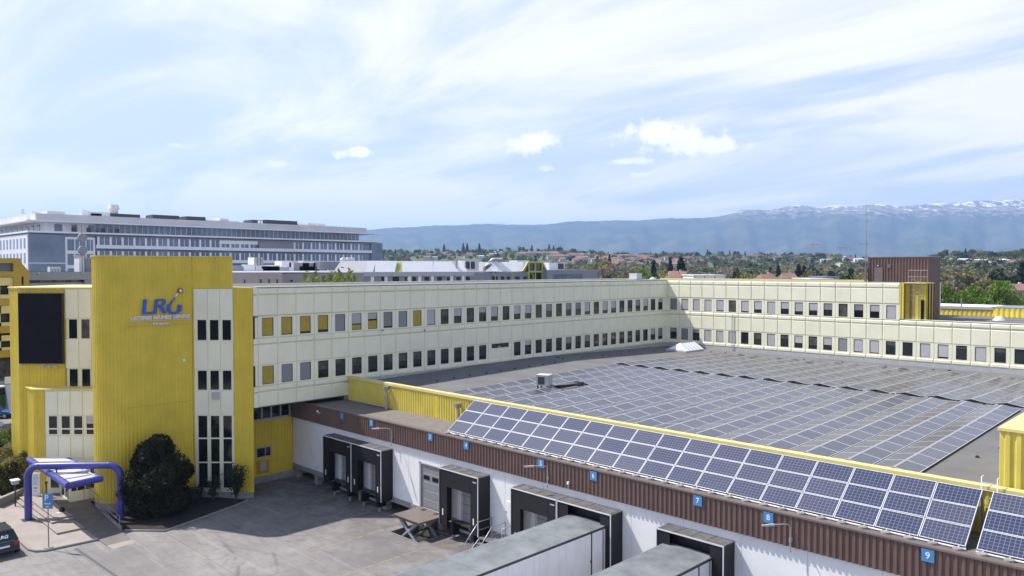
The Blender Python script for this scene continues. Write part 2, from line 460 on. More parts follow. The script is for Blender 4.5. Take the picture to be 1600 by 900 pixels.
def mat_mountain():
    m = bpy.data.materials.new('mountain_slope'); m.use_nodes = True
    t = m.node_tree; L = t.links.new
    b = t.nodes['Principled BSDF']; b.inputs['Roughness'].default_value = .95; b.inputs['Specular IOR Level'].default_value = .1
    geo = N(t, 'ShaderNodeNewGeometry')
    n = N(t, 'ShaderNodeTexNoise'); n.inputs['Scale'].default_value = .003; n.inputs['Detail'].default_value = 9; L(geo.outputs['Position'], n.inputs['Vector'])
    mx = N(t, 'ShaderNodeMix', data_type='RGBA'); mx.inputs[6].default_value = (.045, .060, .035, 1); mx.inputs[7].default_value = (.095, .095, .06, 1)
    rp = N(t, 'ShaderNodeMapRange'); rp.inputs['From Min'].default_value = .4; rp.inputs['From Max'].default_value = .62; L(n.outputs['Fac'], rp.inputs['Value'])
    L(rp.outputs[0], mx.inputs[0])
    sp = N(t, 'ShaderNodeSeparateXYZ'); L(geo.outputs['Position'], sp.inputs[0])
    def mr(v, lo, hi, a=0., c=1.):
        r = N(t, 'ShaderNodeMapRange'); r.inputs['From Min'].default_value = lo; r.inputs['From Max'].default_value = hi
        r.inputs['To Min'].default_value = a; r.inputs['To Max'].default_value = c
        L(v, r.inputs['Value']); return r.outputs[0]
    n2 = N(t, 'ShaderNodeTexNoise'); n2.inputs['Scale'].default_value = .011; n2.inputs['Detail'].default_value = 10; n2.inputs['Roughness'].default_value = .68
    mp = N(t, 'ShaderNodeMapping'); mp.inputs['Scale'].default_value = (1, 1, .5); L(geo.outputs['Position'], mp.inputs[0]); L(mp.outputs[0], n2.inputs['Vector'])
    # bare rock high up, then snow patches on the crest
    hgt = mr(sp.outputs['Z'], 480, 760, -.20, .13)
    ad = N(t, 'ShaderNodeMath', operation='ADD'); L(n2.outputs['Fac'], ad.inputs[0]); L(hgt, ad.inputs[1])
    rock = mr(ad.outputs[0], .50, .60, 0, .8)
    m2 = N(t, 'ShaderNodeMix', data_type='RGBA'); m2.inputs[7].default_value = (.30, .26, .22, 1); L(rock, m2.inputs[0]); L(mx.outputs[2], m2.inputs[6])
    hg2 = mr(sp.outputs['Z'], 600, 830, -.20, .012)
    ad2 = N(t, 'ShaderNodeMath', operation='ADD'); L(n2.outputs['Fac'], ad2.inputs[0]); L(hg2, ad2.inputs[1])
    snow = mr(ad2.outputs[0], .52, .56)
    m3 = N(t, 'ShaderNodeMix', data_type='RGBA'); m3.inputs[7].default_value = (.95, .95, .98, 1); L(snow, m3.inputs[0]); L(m2.outputs[2], m3.inputs[6])
    L(m3.outputs[2], b.inputs['Base Color'])
    MATS['mountain_slope'] = m


mat_yard(); mat_land(); mat_mountain()


# ------------------------------------------------------------------ mesh helpers
class MB:
    def __init__(s):
        s.v = []; s.f = []; s.mi = []; s.smooth = []

    def add(s, vs, fs, mi=0, sm=False):
        o = len(s.v); s.v.extend(vs)
        for f in fs:
            s.f.append(tuple(i + o for i in f)); s.mi.append(mi); s.smooth.append(sm)

    def box(s, x0, x1, y0, y1, z0, z1, mi=0):
        s.add([(x0, y0, z0), (x1, y0, z0), (x1, y1, z0), (x0, y1, z0), (x0, y0, z1), (x1, y0, z1), (x1, y1, z1), (x0, y1, z1)],
              [(0, 3, 2, 1), (4, 5, 6, 7), (0, 1, 5, 4), (1, 2, 6, 5), (2, 3, 7, 6), (3, 0, 4, 7)], mi)

    def plate(s, x0, x1, y0, y1, z0, z1, b, mi=0):
        """box whose front (-y) face is chamfered all round"""
        s.add([(x0, y1, z0), (x1, y1, z0), (x1, y1, z1), (x0, y1, z1), (x0, y0 + b, z0), (x1, y0 + b, z0), (x1, y0 + b, z1), (x0, y0 + b, z1),
               (x0 + b, y0, z0 + b), (x1 - b, y0, z0 + b), (x1 - b, y0, z1 - b), (x0 + b, y0, z1 - b)],
              [(0, 3, 2, 1), (0, 1, 5, 4), (1, 2, 6, 5), (2, 3, 7, 6), (3, 0, 4, 7), (4, 5, 9, 8), (5, 6, 10, 9), (6, 7, 11, 10), (7, 4, 8, 11), (8, 9, 10, 11)], mi)

    def prism(s, poly, z0, z1, mi=0, mi_top=None):
        n = len(poly)
        area = sum(poly[i][0] * poly[(i + 1) % n][1] - poly[(i + 1) % n][0] * poly[i][1] for i in range(n))
        if area < 0: poly = list(reversed(poly))
        vs = [(x, y, z0) for x, y in poly] + [(x, y, z1) for x, y in poly]
        s.add(vs, [tuple(reversed(range(n)))] + [(i, (i + 1) % n, n + (i + 1) % n, n + i) for i in range(n)], mi)
        s.add([(x, y, z1) for x, y in poly], [tuple(range(n))], mi if mi_top is None else mi_top)

    def poly3(s, pts, thick, axis, mi=0):
        """flat polygon of 3-D points pulled along axis vector"""
        n = len(pts); a = Vector(axis) * thick
        vs = [tuple(p) for p in pts] + [tuple(Vector(p) + a) for p in pts]
        s.add(vs, [tuple(range(n)), tuple(reversed(range(n, 2 * n)))] + [(i, n + i, n + (i + 1) % n, (i + 1) % n) for i in range(n)], mi)

    def tube(s, pts, r, seg=8, mi=0, r2=None, caps=True):
        pts = [Vector(p) for p in pts]; n = len(pts)
        rings = []
        prev = None
        for i, p in enumerate(pts):
            d = (pts[min(i + 1, n - 1)] - pts[max(i - 1, 0)]).normalized()
            if prev is None:
                a = d.orthogonal().normalized()
            else:
                a = (prev - d * prev.dot(d))
                a = a.normalized() if a.length > 1e-6 else d.orthogonal().normalized()
            prev = a; b = d.cross(a)
            rr = r if r2 is None else r + (r2 - r) * i / (n - 1)
            rings.append([tuple(p + (a * math.cos(2 * math.pi * k / seg) + b * math.sin(2 * math.pi * k / seg)) * rr) for k in range(seg)])
        vs = [v for rg in rings for v in rg]
        fs = [(i * seg + k, i * seg + (k + 1) % seg, (i + 1) * seg + (k + 1) % seg, (i + 1) * seg + k) for i in range(n - 1) for k in range(seg)]
        s.add(vs, fs, mi, True)
        if caps:
            s.add([v for v in rings[0]], [tuple(reversed(range(seg)))], mi); s.add([v for v in rings[-1]], [tuple(range(seg))], mi)

    def cyl(s, x, y, z0, z1, r, seg=12, mi=0, r2=None):
        s.tube([(x, y, z0), (x, y, z1)], r, seg, mi, r2)

    def corr(s, path, z0, z1, pitch, depth, mi=0, duty=.5):
        """corrugated sheet along a 2-D path; outside is on the right-hand side of the travel direction"""
        prof = []
        for (p, q) in zip(path[:-1], path[1:]):
            p = Vector(p); q = Vector(q); d = q - p; ln = d.length; d.normalize(); o = Vector((d.y, -d.x))
            n = max(1, round(ln / pitch)); w = ln / n; sl = w * .10
            for k in range(n):
                a = k * w
                for t, e in ((0, 0), (w * (1 - duty) - sl, 0), (w * (1 - duty), 1), (w - sl, 1)):
                    prof.append(p + d * (a + t) + o * depth * e)
            prof.append(q)
        n = len(prof)
        vs = [(v.x, v.y, z0) for v in prof] + [(v.x, v.y, z1) for v in prof]
        s.add(vs, [(i, i + 1, n + i + 1, n + i) for i in range(n - 1)], mi)

    def mesh(s, name, mats):
        me = bpy.data.meshes.new(name)
        me.from_pydata(s.v, [], s.f)
        for m in (mats if isinstance(mats, (list, tuple)) else [mats]):
            me.materials.append(MATS[m])
        me.polygons.foreach_set('material_index', s.mi)
        me.polygons.foreach_set('use_smooth', s.smooth)
        me.update()
        return me

    def build(s, name, mats, parent=None, bevel=0):
        o = inst(name, s.mesh(name, mats), parent)
        if bevel:
            m = o.modifiers.new('bevel', 'BEVEL'); m.width = bevel; m.segments = 2; m.limit_method = 'ANGLE'
        return o


ORIG = {}


def inst(name, me, parent=None, loc=None, rotz=0.0, rot=None, world=True):
    """link a mesh as an object; loc is in world coordinates even under a parent"""
    o = bpy.data.objects.new(name, me); COL.objects.link(o)
    if loc is not None: o.location = loc
    if rot is not None: o.rotation_euler = rot
    elif rotz: o.rotation_euler = (0, 0, rotz)
    if parent is not None:
        o.parent = parent
        top = parent.name
        b = ORIG.get(top)
        if b is not None and world: o.matrix_parent_inverse = b.inverted()
        ORIG[o.name] = o_world(o)
    else:
        ORIG[o.name] = o_world(o)
    return o


def o_world(o):
    return Matrix.LocRotScale(o.location, o.rotation_euler, None)


def tag(o, label=None, cat=None, group=None, kind=None):
    if label: o['label'] = label
    if cat: o['category'] = cat
    if group: o['group'] = group
    if kind: o['kind'] = kind
    return o


def thing(name, label, cat, loc=(0, 0, 0), group=None, rotz=0.0):
    o = bpy.data.objects.new(name, None); COL.objects.link(o)
    o.empty_display_size = .5
    o.location = loc; o.rotation_euler = (0, 0, rotz)
    ORIG[o.name] = o_world(o)
    return tag(o, label, cat, group)


def struct(o):
    o['kind'] = 'structure'; return o


def copy_tree(o, parent=None):
    c = o.copy(); COL.objects.link(c)
    if parent is not None: c.parent = parent
    for ch in o.children: copy_tree(ch, c)
    return c


def text_mesh(body, size, extrude=.01, shear=0, offset=0, width=None):
    cu = bpy.data.curves.new('lettering', 'FONT'); cu.body = body; cu.size = size; cu.extrude = extrude
    cu.shear = shear; cu.offset = offset; cu.align_x = 'CENTER'; cu.align_y = 'CENTER'; cu.resolution_u = 3
    ob = bpy.data.objects.new('lettering_tmp', cu); COL.objects.link(ob)
    bpy.context.view_layer.update()
    me = bpy.data.meshes.new_from_object(ob.evaluated_get(bpy.context.evaluated_depsgraph_get()))
    bpy.data.objects.remove(ob); bpy.data.curves.remove(cu)
    if width:
        xs = [v.co.x for v in me.vertices]; s = width / (max(xs) - min(xs))
        for v in me.vertices: v.co.x *= s
    return me


def lettering(name, body, size, loc, rot, matn, parent, extrude=.01, shear=0, offset=0, width=None):
    me = text_mesh(body, size, extrude, shear, offset, width)
    me.materials.clear(); me.materials.append(MATS[matn])
    return inst(name, me, parent, loc, rot=rot)


YEL, CRM = 'yellow_paint', 'cream'
ROT_R = 0.0                  # facades that face the camera's left-hand side (-Y)
ROT_L = R(90)                # facades that face +X
ROT_F = math.atan2(CA, SA)   # facades set diagonally, square to the camera

# ================================================================== GROUND
def ang_of(px):
    """world bearing of an image column"""
    return math.atan2(SA + CA * (px - CX) / F, -CA + SA * (px - CX) / F)


def hill_z(d, px):
    """height of the rising land d metres ahead on the bearing of image column px"""
    crest = 1650 if px < 1250 else 1650 - 550 * min(1, (px - 1250) / 250)
    foot = 520 if px < 1250 else 420
    top = 42 + 3 * math.sin(px / 140.0) + (4 if px > 1450 else 0) - (16 * min(1, max(0, (px - 1250) / 250)))
    u_ = max(0, min(1, (1010 - px) / 170)); top += 12 * u_ * u_ * (3 - 2 * u_) + 6 * min(1, max(0, (px - 1350) / 100))
    t = (d - foot) / (crest - foot)
    if t <= 0: return -1.0
    if t <= 1: return -1 + (top + 1) * (t ** 1.15)
    u = min(1, (d - crest) / 1500.0)
    return top * (1 - u) + (-5) * u


def build_ground():
    # one sheet: rings round the camera out to beyond the mountain foot
    ds = [0, 60, 150, 300, 420, 520, 600, 700, 800, 900, 1000, 1100, 1200, 1300, 1400, 1500, 1600, 1650, 1750, 2000, 2400, 3200, 4500, 6500, 9000, 11600]
    pxs = list(range(-500, 2101, 100))
    vs = [(0, 0, -1.0)]
    full = []
    a0, a1 = ang_of(-500), ang_of(2100)
    angs = [ang_of(p) for p in pxs]
    extra = [a0 + (2 * math.pi - (a0 - a1)) * k / 14 for k in range(1, 14)]
    alla = [(a, p) for a, p in zip(angs, pxs)] + [(a, None) for a in [a1 - (2 * math.pi - (a0 - a1)) * k / 14 for k in range(1, 14)]]
    n = len(alla)
    for d in ds[1:]:
        for a, p in alla:
            if p is None:
                r, z = d * .25, -1.0
            else:
                r = d * math.sqrt(1 + ((p - CX) / F) ** 2); z = hill_z(d, p)
            vs.append((math.cos(a) * r, math.sin(a) * r, z))
    fs = [(0, 1 + (i + 1) % n, 1 + i) for i in range(n)]
    for k in range(len(ds) - 2):
        for i in range(n):
            j = (i + 1) % n
            fs.append((1 + k * n + i, 1 + k * n + j, 1 + (k + 1) * n + j, 1 + (k + 1) * n + i))
    m = MB(); m.add(vs, fs, 0, True)
    struct(m.build('ground', ['farmland']))


def build_mountains():
    pts = [(-600, 372), (-200, 368), (200, 364), (500, 361), (570, 359), (650, 354), (700, 352), (770, 350), (830, 352), (870, 349), (900, 346), (1000, 344.5), (1050, 341), (1100, 341.5),
           (1130, 337), (1160, 328), (1200, 328), (1235, 322), (1260, 321), (1280, 325), (1300, 321), (1330, 323), (1360, 319), (1400, 322), (1450, 319), (1500, 316), (1550, 312.5), (1600, 313), (1750, 309), (2000, 312), (2400, 330)]
    rr = random.Random(3)
    def sil(px):
        for (a, ya), (b, yb) in zip(pts[:-1], pts[1:]):
            if a <= px <= b: return ya + (yb - ya) * (px - a) / (b - a)
        return 372
    nx, nd = 300, 44
    D0, D1, D2 = 6300, 9800, 11500
    def nz(a, b, s, ph):
        return math.sin(a * s + ph) * math.cos(b * s * 1.3 + ph * 2.1)
    vs = []; fs = []
    for i in range(nx + 1):
        px = -480 + 2560 * i / nx
        y = sil(px) + .5 * math.sin(px * .09) + .35 * math.sin(px * .31 + 1) + .25 * math.sin(px * .73)
        ztop = H + (HY - y) * D1 / F
        for j in range(nd + 1):
            if j <= 34:
                t = j / 34.0; d = D0 + (D1 - D0) * t
                prof = .10 * t + .90 * (t ** 1.7) if t < .99 else 1.0
                # spurs and gullies running down from the crest
                e = math.sin(px * .045 + 2.2 * math.sin(t * 3 + px * .006)) * .45 + math.sin(px * .11 + 1.7 * math.sin(t * 5 + px * .013)) * .3 + math.sin(px * .23 + t * 4) * .18
                amp = 120 * math.sin(math.pi * min(1, t * 1.02)) * (0.5 + .5 * t)
                z = ztop * prof + e * amp
                if t < .98: z = min(z, H + (HY - y - .4) * d / F)
            else:
                t = (j - 34) / (nd - 34.0); d = D1 + (D2 - D1) * t
                z = ztop * (1 - t * t * .9)
            lat = (px - CX) / F * d
            vs.append((-CA * d + SA * lat, SA * d + CA * lat, z))
    for i in range(nx):
        for j in range(nd):
            a = i * (nd + 1) + j
            fs.append((a, a + nd + 1, a + nd + 2, a + 1))
    m = MB(); m.add(vs, fs, 0, True)
    struct(m.build('mountain_ridge', ['mountain_slope']))


PIT = (-40.9, -38.0, 30.25, 32.6)


def build_yard():
    m = MB()
    x0, x1, y0, y1 = -160, 30, -30, 32.9
    px0, px1, py0, py1 = PIT
    for a, b, c, d in ((x0, px0, y0, y1), (px1, x1, y0, y1), (px0, px1, y0, py0), (px0, px1, py1, y1)):
        m.add([(a, c, 0), (b, c, 0), (b, d, 0), (a, d, 0)], [(0, 1, 2, 3)])
    # edges of the pit
    for (p, q) in (((px0, py0), (px1, py0)), ((px1, py0), (px1, py1)), ((px1, py1), (px0, py1)), ((px0, py1), (px0, py0))):
        m.add([(p[0], p[1], -.8), (q[0], q[1], -.8), (q[0], q[1], 0), (p[0], p[1], 0)], [(0, 1, 2, 3)])
    m.add([(px0, py0, -.8), (px1, py0, -.8), (px1, py1, -.8), (px0, py1, -.8)], [(0, 1, 2, 3)])
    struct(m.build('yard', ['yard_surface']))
    # ground further back under and around the buildings
    m = MB()
    m.add([(x0, y1, -.004), (x1 + 60, y1, -.004), (x1 + 60, 260, -.004), (x0 - 150, 260, -.004), (x0 - 150, y0, -.004), (x0, y0, -.004)], [(0, 1, 2, 3, 4, 5)])
    struct(m.build('rear_yard', ['yard_surface']))
    # faded yellow bay lines
    segs = [((-45.97, 23.6), (-46.65, 32.2)), ((-36.87, 23.2), (-37.0, 30.0)), ((-50.32, 30.2), (-50.33, 31.9)), ((-52.0, 27.0), (-52.7, 27.9)),
            ((-33.4, 24.0), (-33.6, 31.2)), ((-41.4, 24.5), (-41.5, 29.6)), ((-30.0, 22.0), (-30.1, 31.0)), ((-48.6, 29.0), (-48.7, 30.6)), ((-50.9, 28.3), (-51.2, 29.4))]
    m = MB()
    for (a, b) in segs:
        d = Vector((b[0] - a[0], b[1] - a[1])).normalized(); o = Vector((-d.y, d.x)) * .05
        m.add([(a[0] - o.x, a[1] - o.y, .004), (b[0] - o.x, b[1] - o.y, .004), (b[0] + o.x, b[1] + o.y, .004), (a[0] + o.x, a[1] + o.y, .004)], [(0, 1, 2, 3)])
    struct(m.build('painted_lines', ['yellow_line']))
    # raised pavement in front of the entrance, with a kerb
    pave = [(-80, 12.75), (-57.5, 12.70), (-53.9, 12.72), (-53.25, 12.95), (-52.95, 13.35), (-52.75, 16.28), (-66, 16.28), (-80, 17)]
    m = MB(); m.prism(pave, 0, .12, 0)
    p = struct(m.build('pavement', ['paving']))
    m = MB()
    kp = pave[:6]
    m.tube([(x, y, .075) for x, y in kp], .075, 6)
    struct(m.build('kerb', ['concrete'], p))
    # forecourt drain
    a = Vector((-52.25, 14.82)); b = Vector((-45.4, 15.06)); d = (b - a).normalized(); o = Vector((-d.y, d.x))
    g = thing('drain_channel', 'long slotted grey drainage grate crossing the yard below the parking sign', 'drain', (a.x, a.y, 0))
    n = 14; L = (b - a).length
    m = MB()
    for s in (-.22, .19):
        q = [a + o * s, b + o * s, b + o * (s + .03), a + o * (s + .03)]; m.prism([(v.x, v.y) for v in q], 0, .012)
    m.build('drain_edge', ['galvanised'], g)
    for k in range(n):
        s = a + d * (L * k / n + .03); e = a + d * (L * (k + 1) / n - .03)
        m = MB(); m.prism([(v.x, v.y) for v in (s + o * -.17, e + o * -.17, e + o * .17, s + o * .17)], 0, .008)
        for j in range(4):
            c0 = s + (e - s) * ((j + .25) / 4); c1 = s + (e - s) * ((j + .7) / 4)
            m.prism([(v.x, v.y) for v in (c0 + o * -.1, c1 + o * -.1, c1 + o * .1, c0 + o * .1)], .008, .012, 1)
        m.build('grate', ['grey_metal', 'dark_steel'], g)


build_ground(); build_mountains(); build_yard()

# ================================================================== OFFICE WINGS (cream cladding)
MOD = 1.6


def m_plate(w, h, b=.045, th=.10):
    m = MB(); m.plate(-w / 2 - .011, w / 2 + .011, -th, .02, 0, h, b); return m.mesh('cladding_panel', ['cream'])


def m_surround(w, h, ww, wh, wz, th=.05):
    """flat cladding with a window opening, window offset wz from the bottom"""
    m = MB()
    x0, x1 = -w / 2, w / 2; a, b = -ww / 2, ww / 2
    m.box(x0, a, -th, .02, 0, h); m.box(b, x1, -th, .02, 0, h)
    m.box(a, b, -th, .02, 0, wz); m.box(a, b, -th, .02, wz + wh, h)
    return m.mesh('window_surround', ['cream'])


def m_window(ww, wh):
    """recessed frame bars"""
    m = MB(); t = .035
    for x0, x1, z0, z1 in ((-ww / 2, ww / 2, 0, t), (-ww / 2, ww / 2, wh - t, wh), (-ww / 2, -ww / 2 + t, t, wh - t), (ww / 2 - t, ww / 2, t, wh - t)):
        m.box(x0, x1, -.035, .018, z0, z1)
    return m.mesh('window', ['dark_steel'])


def m_quadbox(name, w, h, y0, y1, matn, z0=0):
    m = MB(); m.box(-w / 2, w / 2, y0, y1, z0, z0 + h); return m.mesh(name, [matn])


WW, WH = .95, 1.38
PL = dict(lipT=m_plate(1.56, .46, .085, .105), main=m_plate(1.56, 1.55, .06, .08), lip=m_plate(1.56, .42, .085, .105),
          main2=m_plate(1.56, 1.55, .06, .08), mainlow=m_plate(1.56, 1.08, .06, .08), lipB=m_plate(1.56, .40, .085, .105))
SUR = m_surround(1.575, 1.56, WW, WH, .09)
WIN = m_window(WW, WH)
GLS = m_quadbox('glass', WW - .07, WH - .07, .008, .022, 'glass_dark', .035)
BL = {}


def blind(frac, matn, bottom=False):
    k = (round(frac, 2), matn, bottom)
    if k not in BL:
        h = (WH - .08) * frac
        BL[k] = m_quadbox('blind', WW - .09, h, -.004, .006, matn, .04 if bottom else .04 + (WH - .08) - h)
    return BL[k]


def module(parent, loc, rotz, rows, win=None):
    """rows: list of (mesh key, z)"""
    for key, z in rows:
        inst('cladding_panel', PL[key], parent, (loc[0], loc[1], z), rotz)


def window_at(parent, x, y, z, rotz, bl=None):
    inst('window_surround', SUR, parent, (x, y, z - .09), rotz)
    w = inst('window', WIN, parent, (x, y, z), rotz)
    inst('glass', GLS, w, (x, y, z), rotz)
    if bl:
        for b in (bl if isinstance(bl, list) else [bl]): inst('blind', blind(*b), w, (x, y, z), rotz)


def corr_wall(name, path, z0, z1, pitch, depth, matn, parent, duty=.5):
    m = MB(); m.corr(path, z0, z1, pitch, depth, 0, duty); return m.build(name, [matn], parent)


XF, YR = -54.3, 83.03


def left_wing():
    t = thing('office_wing', 'long shaded cream office wing with two rows of windows, joined to the yellow sign tower', 'building', (XF, 55, 0))
    # body (core behind the cladding)
    m = MB()
    m.box(XF - 14, XF - .03, 28.0, YR + 14, 6.75, 15.62)
    m.box(XF - 14, XF - 3.6, 28.0, YR + 14, 0, 6.75)
    m.build('wall', ['cream_joint'], t)
    m = MB()
    m.box(XF - 13.6, XF - .4, 27.8, YR + 13.6, 15.62, 15.66)
    m.build('roof', ['roof_membrane'], t)
    m = MB()
    m.box(XF - .40, XF + .015, 27.9, YR + .4, 15.80, 15.86)
    m.box(XF - 14.0, XF - 13.6, 27.9, YR + 14, 15.62, 15.80)
    m.box(XF - .40, XF - .34, 27.9, YR + .4, 15.62, 15.80)
    m.build('roof_edge', ['cream'], t)
    m = MB()
    for k in range(24): m.box(XF - 13.62, XF - 13.55, 29 + k * 2.9, 29.14 + k * 2.9, 15.8, 15.86)
    m.build('edge_clips', ['white_metal'], t)
    n = 34
    blinds_up = {0: [(1, 'yellow_reflection')], 1: [(.97, 'yellow_reflection')], 2: [(.9, 'yellow_reflection')], 3: [(.86, 'yellow_reflection')], 4: [(1, 'blind_grey')], 5: [(.62, 'blind_light'), (.3, 'yellow_reflection', True)], 6: [(.38, 'blind_light'), (.5, 'yellow_reflection', True)],
                 7: [(.92, 'blind_grey')], 8: [(1, 'blind_grey')], 9: [(1, 'yellow_reflection')], 10: [(.98, 'blind_light')]}  # yellow entries paint a reflection on the pane, the others are blinds
    rr = random.Random(5)
    for i in range(n):
        y = 28.77 + 1.598 * i
        rows = [('lipT', 15.27), ('main', 13.66), ('lip', 11.52), ('main2', 9.93)]
        if y < 36: rows += [('lipB', 7.92), ('mainlow', 6.78)]
        else: rows += [('lipB', 7.97)]
        module(t, (XF, y), ROT_L, rows)
        if i in blinds_up: b = blinds_up[i]
        elif i < 17: b = [(rr.choice([.5, .7, .9, .35]), rr.choice(['blind_light', 'interior', 'blind_light']))]
        else: b = [(rr.choice([.3, .5, .75, .6]), rr.choice(['blind_light', 'blind_grey', 'interior']))] if rr.random() < .6 else None
        window_at(t, XF, y, 12.12, ROT_L, b)
        if i == 0: b = [(1, 'yellow_reflection')]
        elif i in (1, 2): b = [(1, 'blind_grey')]
        elif i < 15: b = [(rr.choice([.15, .25, .5]), 'interior')]
        elif i in (15, 16): b = None
        else: b = [(rr.choice([.3, .5, .75]), rr.choice(['blind_light', 'blind_grey', 'interior']))] if rr.random() < .5 else None
        if i in (15, 16):
            if i == 15: plain_low(t, XF, y + .8)
        else: window_at(t, XF, y, 8.46, ROT_L, b)
    # narrow leading module next to the tower
    m = MB()
    for z0, z1 in ((15.27, 15.73), (13.66, 15.21), (11.52, 11.94), (9.93, 11.48), (7.92, 8.32), (6.78, 7.86)): m.box(XF - .02, XF + .08, 27.62, 27.95, z0, z1)
    for z0 in (11.98, 8.36): m.box(XF - .02, XF + .05, 27.75, 27.95, z0, z0 + 1.56)
    m.build('cladding_strip', ['cream'], t)
    m = MB()
    for z0 in (11.98, 8.36): m.box(XF - .02, XF + .01, 27.6, 27.75, z0, z0 + 1.5)
    m.build('window_slit', ['glass_dark'], t)
    # blank corner panels
    m = MB()
    for z0, z1 in ((15.27, 15.73), (13.66, 15.21), (11.98, 13.6), (11.52, 11.94), (9.93, 11.48), (8.36, 9.88), (7.97, 8.32)): m.box(XF - .02, XF + .06, 82.28, 82.95, z0, z1)
    m.build('corner_panel', ['cream'], t)
    # soffit over the dock roof and flashing along the main roof
    m = MB(); m.box(XF - 3.5, XF - .01, 27.7, 36, 6.70, 6.76)
    m.build('soffit', ['dark_steel'], t)
    m = MB(); m.box(XF - .10, XF + .07, 36.0, YR, 7.2, 7.93)
    m.build('flashing', ['light_grey'], t)
    m = MB(); m.box(XF - .1, XF + .03, 35.55, 36.02, 6.3, 8.3)
    m.build('flashing_end', ['galvanised'], t)
    # small wall lights
    for (yy, z) in ((39.3, 11.9), (43.9, 11.6)):
        m = MB(); m.cyl(XF + .16, yy, z, z + .09, .07, 8); m.box(XF + .08, XF + .2, yy - .03, yy + .03, z + .05, z + .1); m.build('wall_spotlight', ['dark_steel'], t)
    # recessed ground floor wall: yellow sheet with a strip window
    Xr = -57.7
    corr_wall('ground_floor_wall', [(Xr, 26), (Xr, 32.76)], .55, 5.1, .3, .035, YEL, t)
    m = MB(); m.box(Xr - .2, Xr - .001, 26, 32.76, 5.1, 6.75); m.build('backing_wall', ['dark_steel'], t)
    m = MB(); m.box(Xr - .2, Xr + .06, 26, 32.9, 0, .55); m.build('plinth', ['concrete'], t)
    for k in range(7):
        y0 = 27.55 + k * .82
        m = MB(); w, h = .74, .95
        for a, b, c, d in ((0, w + .08, 0, .06), (0, w + .08, h, h + .06), (0, .07, 0, h), (w + .01, w + .08, 0, h)): m.box(Xr, Xr + .05, y0 + a, y0 + b, 5.12 + c, 5.12 + d)
        fr = m.build('strip_window', ['light_grey'], t)
        m = MB(); m.box(Xr + .005, Xr + .02, y0 + .04, y0 + w + .04, 5.15, 5.12 + h); m.build('glass', ['glass_dark'], fr)
    m = MB(); m.box(Xr, Xr + .07, 27.5, 32.5, 5.02, 5.12); m.build('window_sill', ['light_grey'], t)
    corr_wall('corner_post', [(Xr, 32.45), (Xr, 32.78)], 5.1, 6.2, .3, .04, 'ochre_paint', t)
    # small two-pane window and service hatch
    m = MB()
    for a, b, c, d in ((29.5, 30.78, 2.05, 2.12), (29.5, 30.78, 2.82, 2.89), (29.5, 29.56, 2.1, 2.85), (30.72, 30.78, 2.1, 2.85), (30.24, 30.30, 2.1, 2.85)): m.box(Xr + .03, Xr + .09, a, b, c, d)
    fr = m.build('small_window', ['light_grey'], t)
    m = MB(); m.box(Xr + .03, Xr + .05, 29.52, 30.76, 2.08, 2.86); m.build('glass', ['glass_dark'], fr)
    m = MB(); m.box(Xr + .03, Xr + .08, 29.85, 30.35, .95, 1.72); m.build('service_hatch', ['pink_render'], t)
    m = MB(); m.box(Xr + .02, Xr + .05, 29.5, 30.6, .75, 1.8); m.build('hatch_surround', ['ochre_paint'], t)
    return t


def plain_low(t, X, y):
    m = MB(); m.box(X - .02, X + .05, y - 1.57, y + 1.57, 8.37, 9.42); m.build('infill_panel', ['cream'], t)
    m = MB(); m.box(X - .02, X + .05, y - 1.57, y - 1.2, 9.43, 9.93); m.box(X - .02, X + .05, y + 1.2, y + 1.57, 9.43, 9.93); m.box(X - .02, X + .05, y - 1.2, y + 1.2, 9.86, 9.93); m.build('infill_head', ['cream'], t)
    m = MB(); m.box(X - .03, X + .0, y - 1.2, y + 1.2, 9.43, 9.86); w = m.build('vent_window', ['glass_dark'], t)
    m = MB(); m.box(X, X + .03, y - .3, y + .1, 9.43, 9.6); m.build('flap', ['grey_metal'], w)


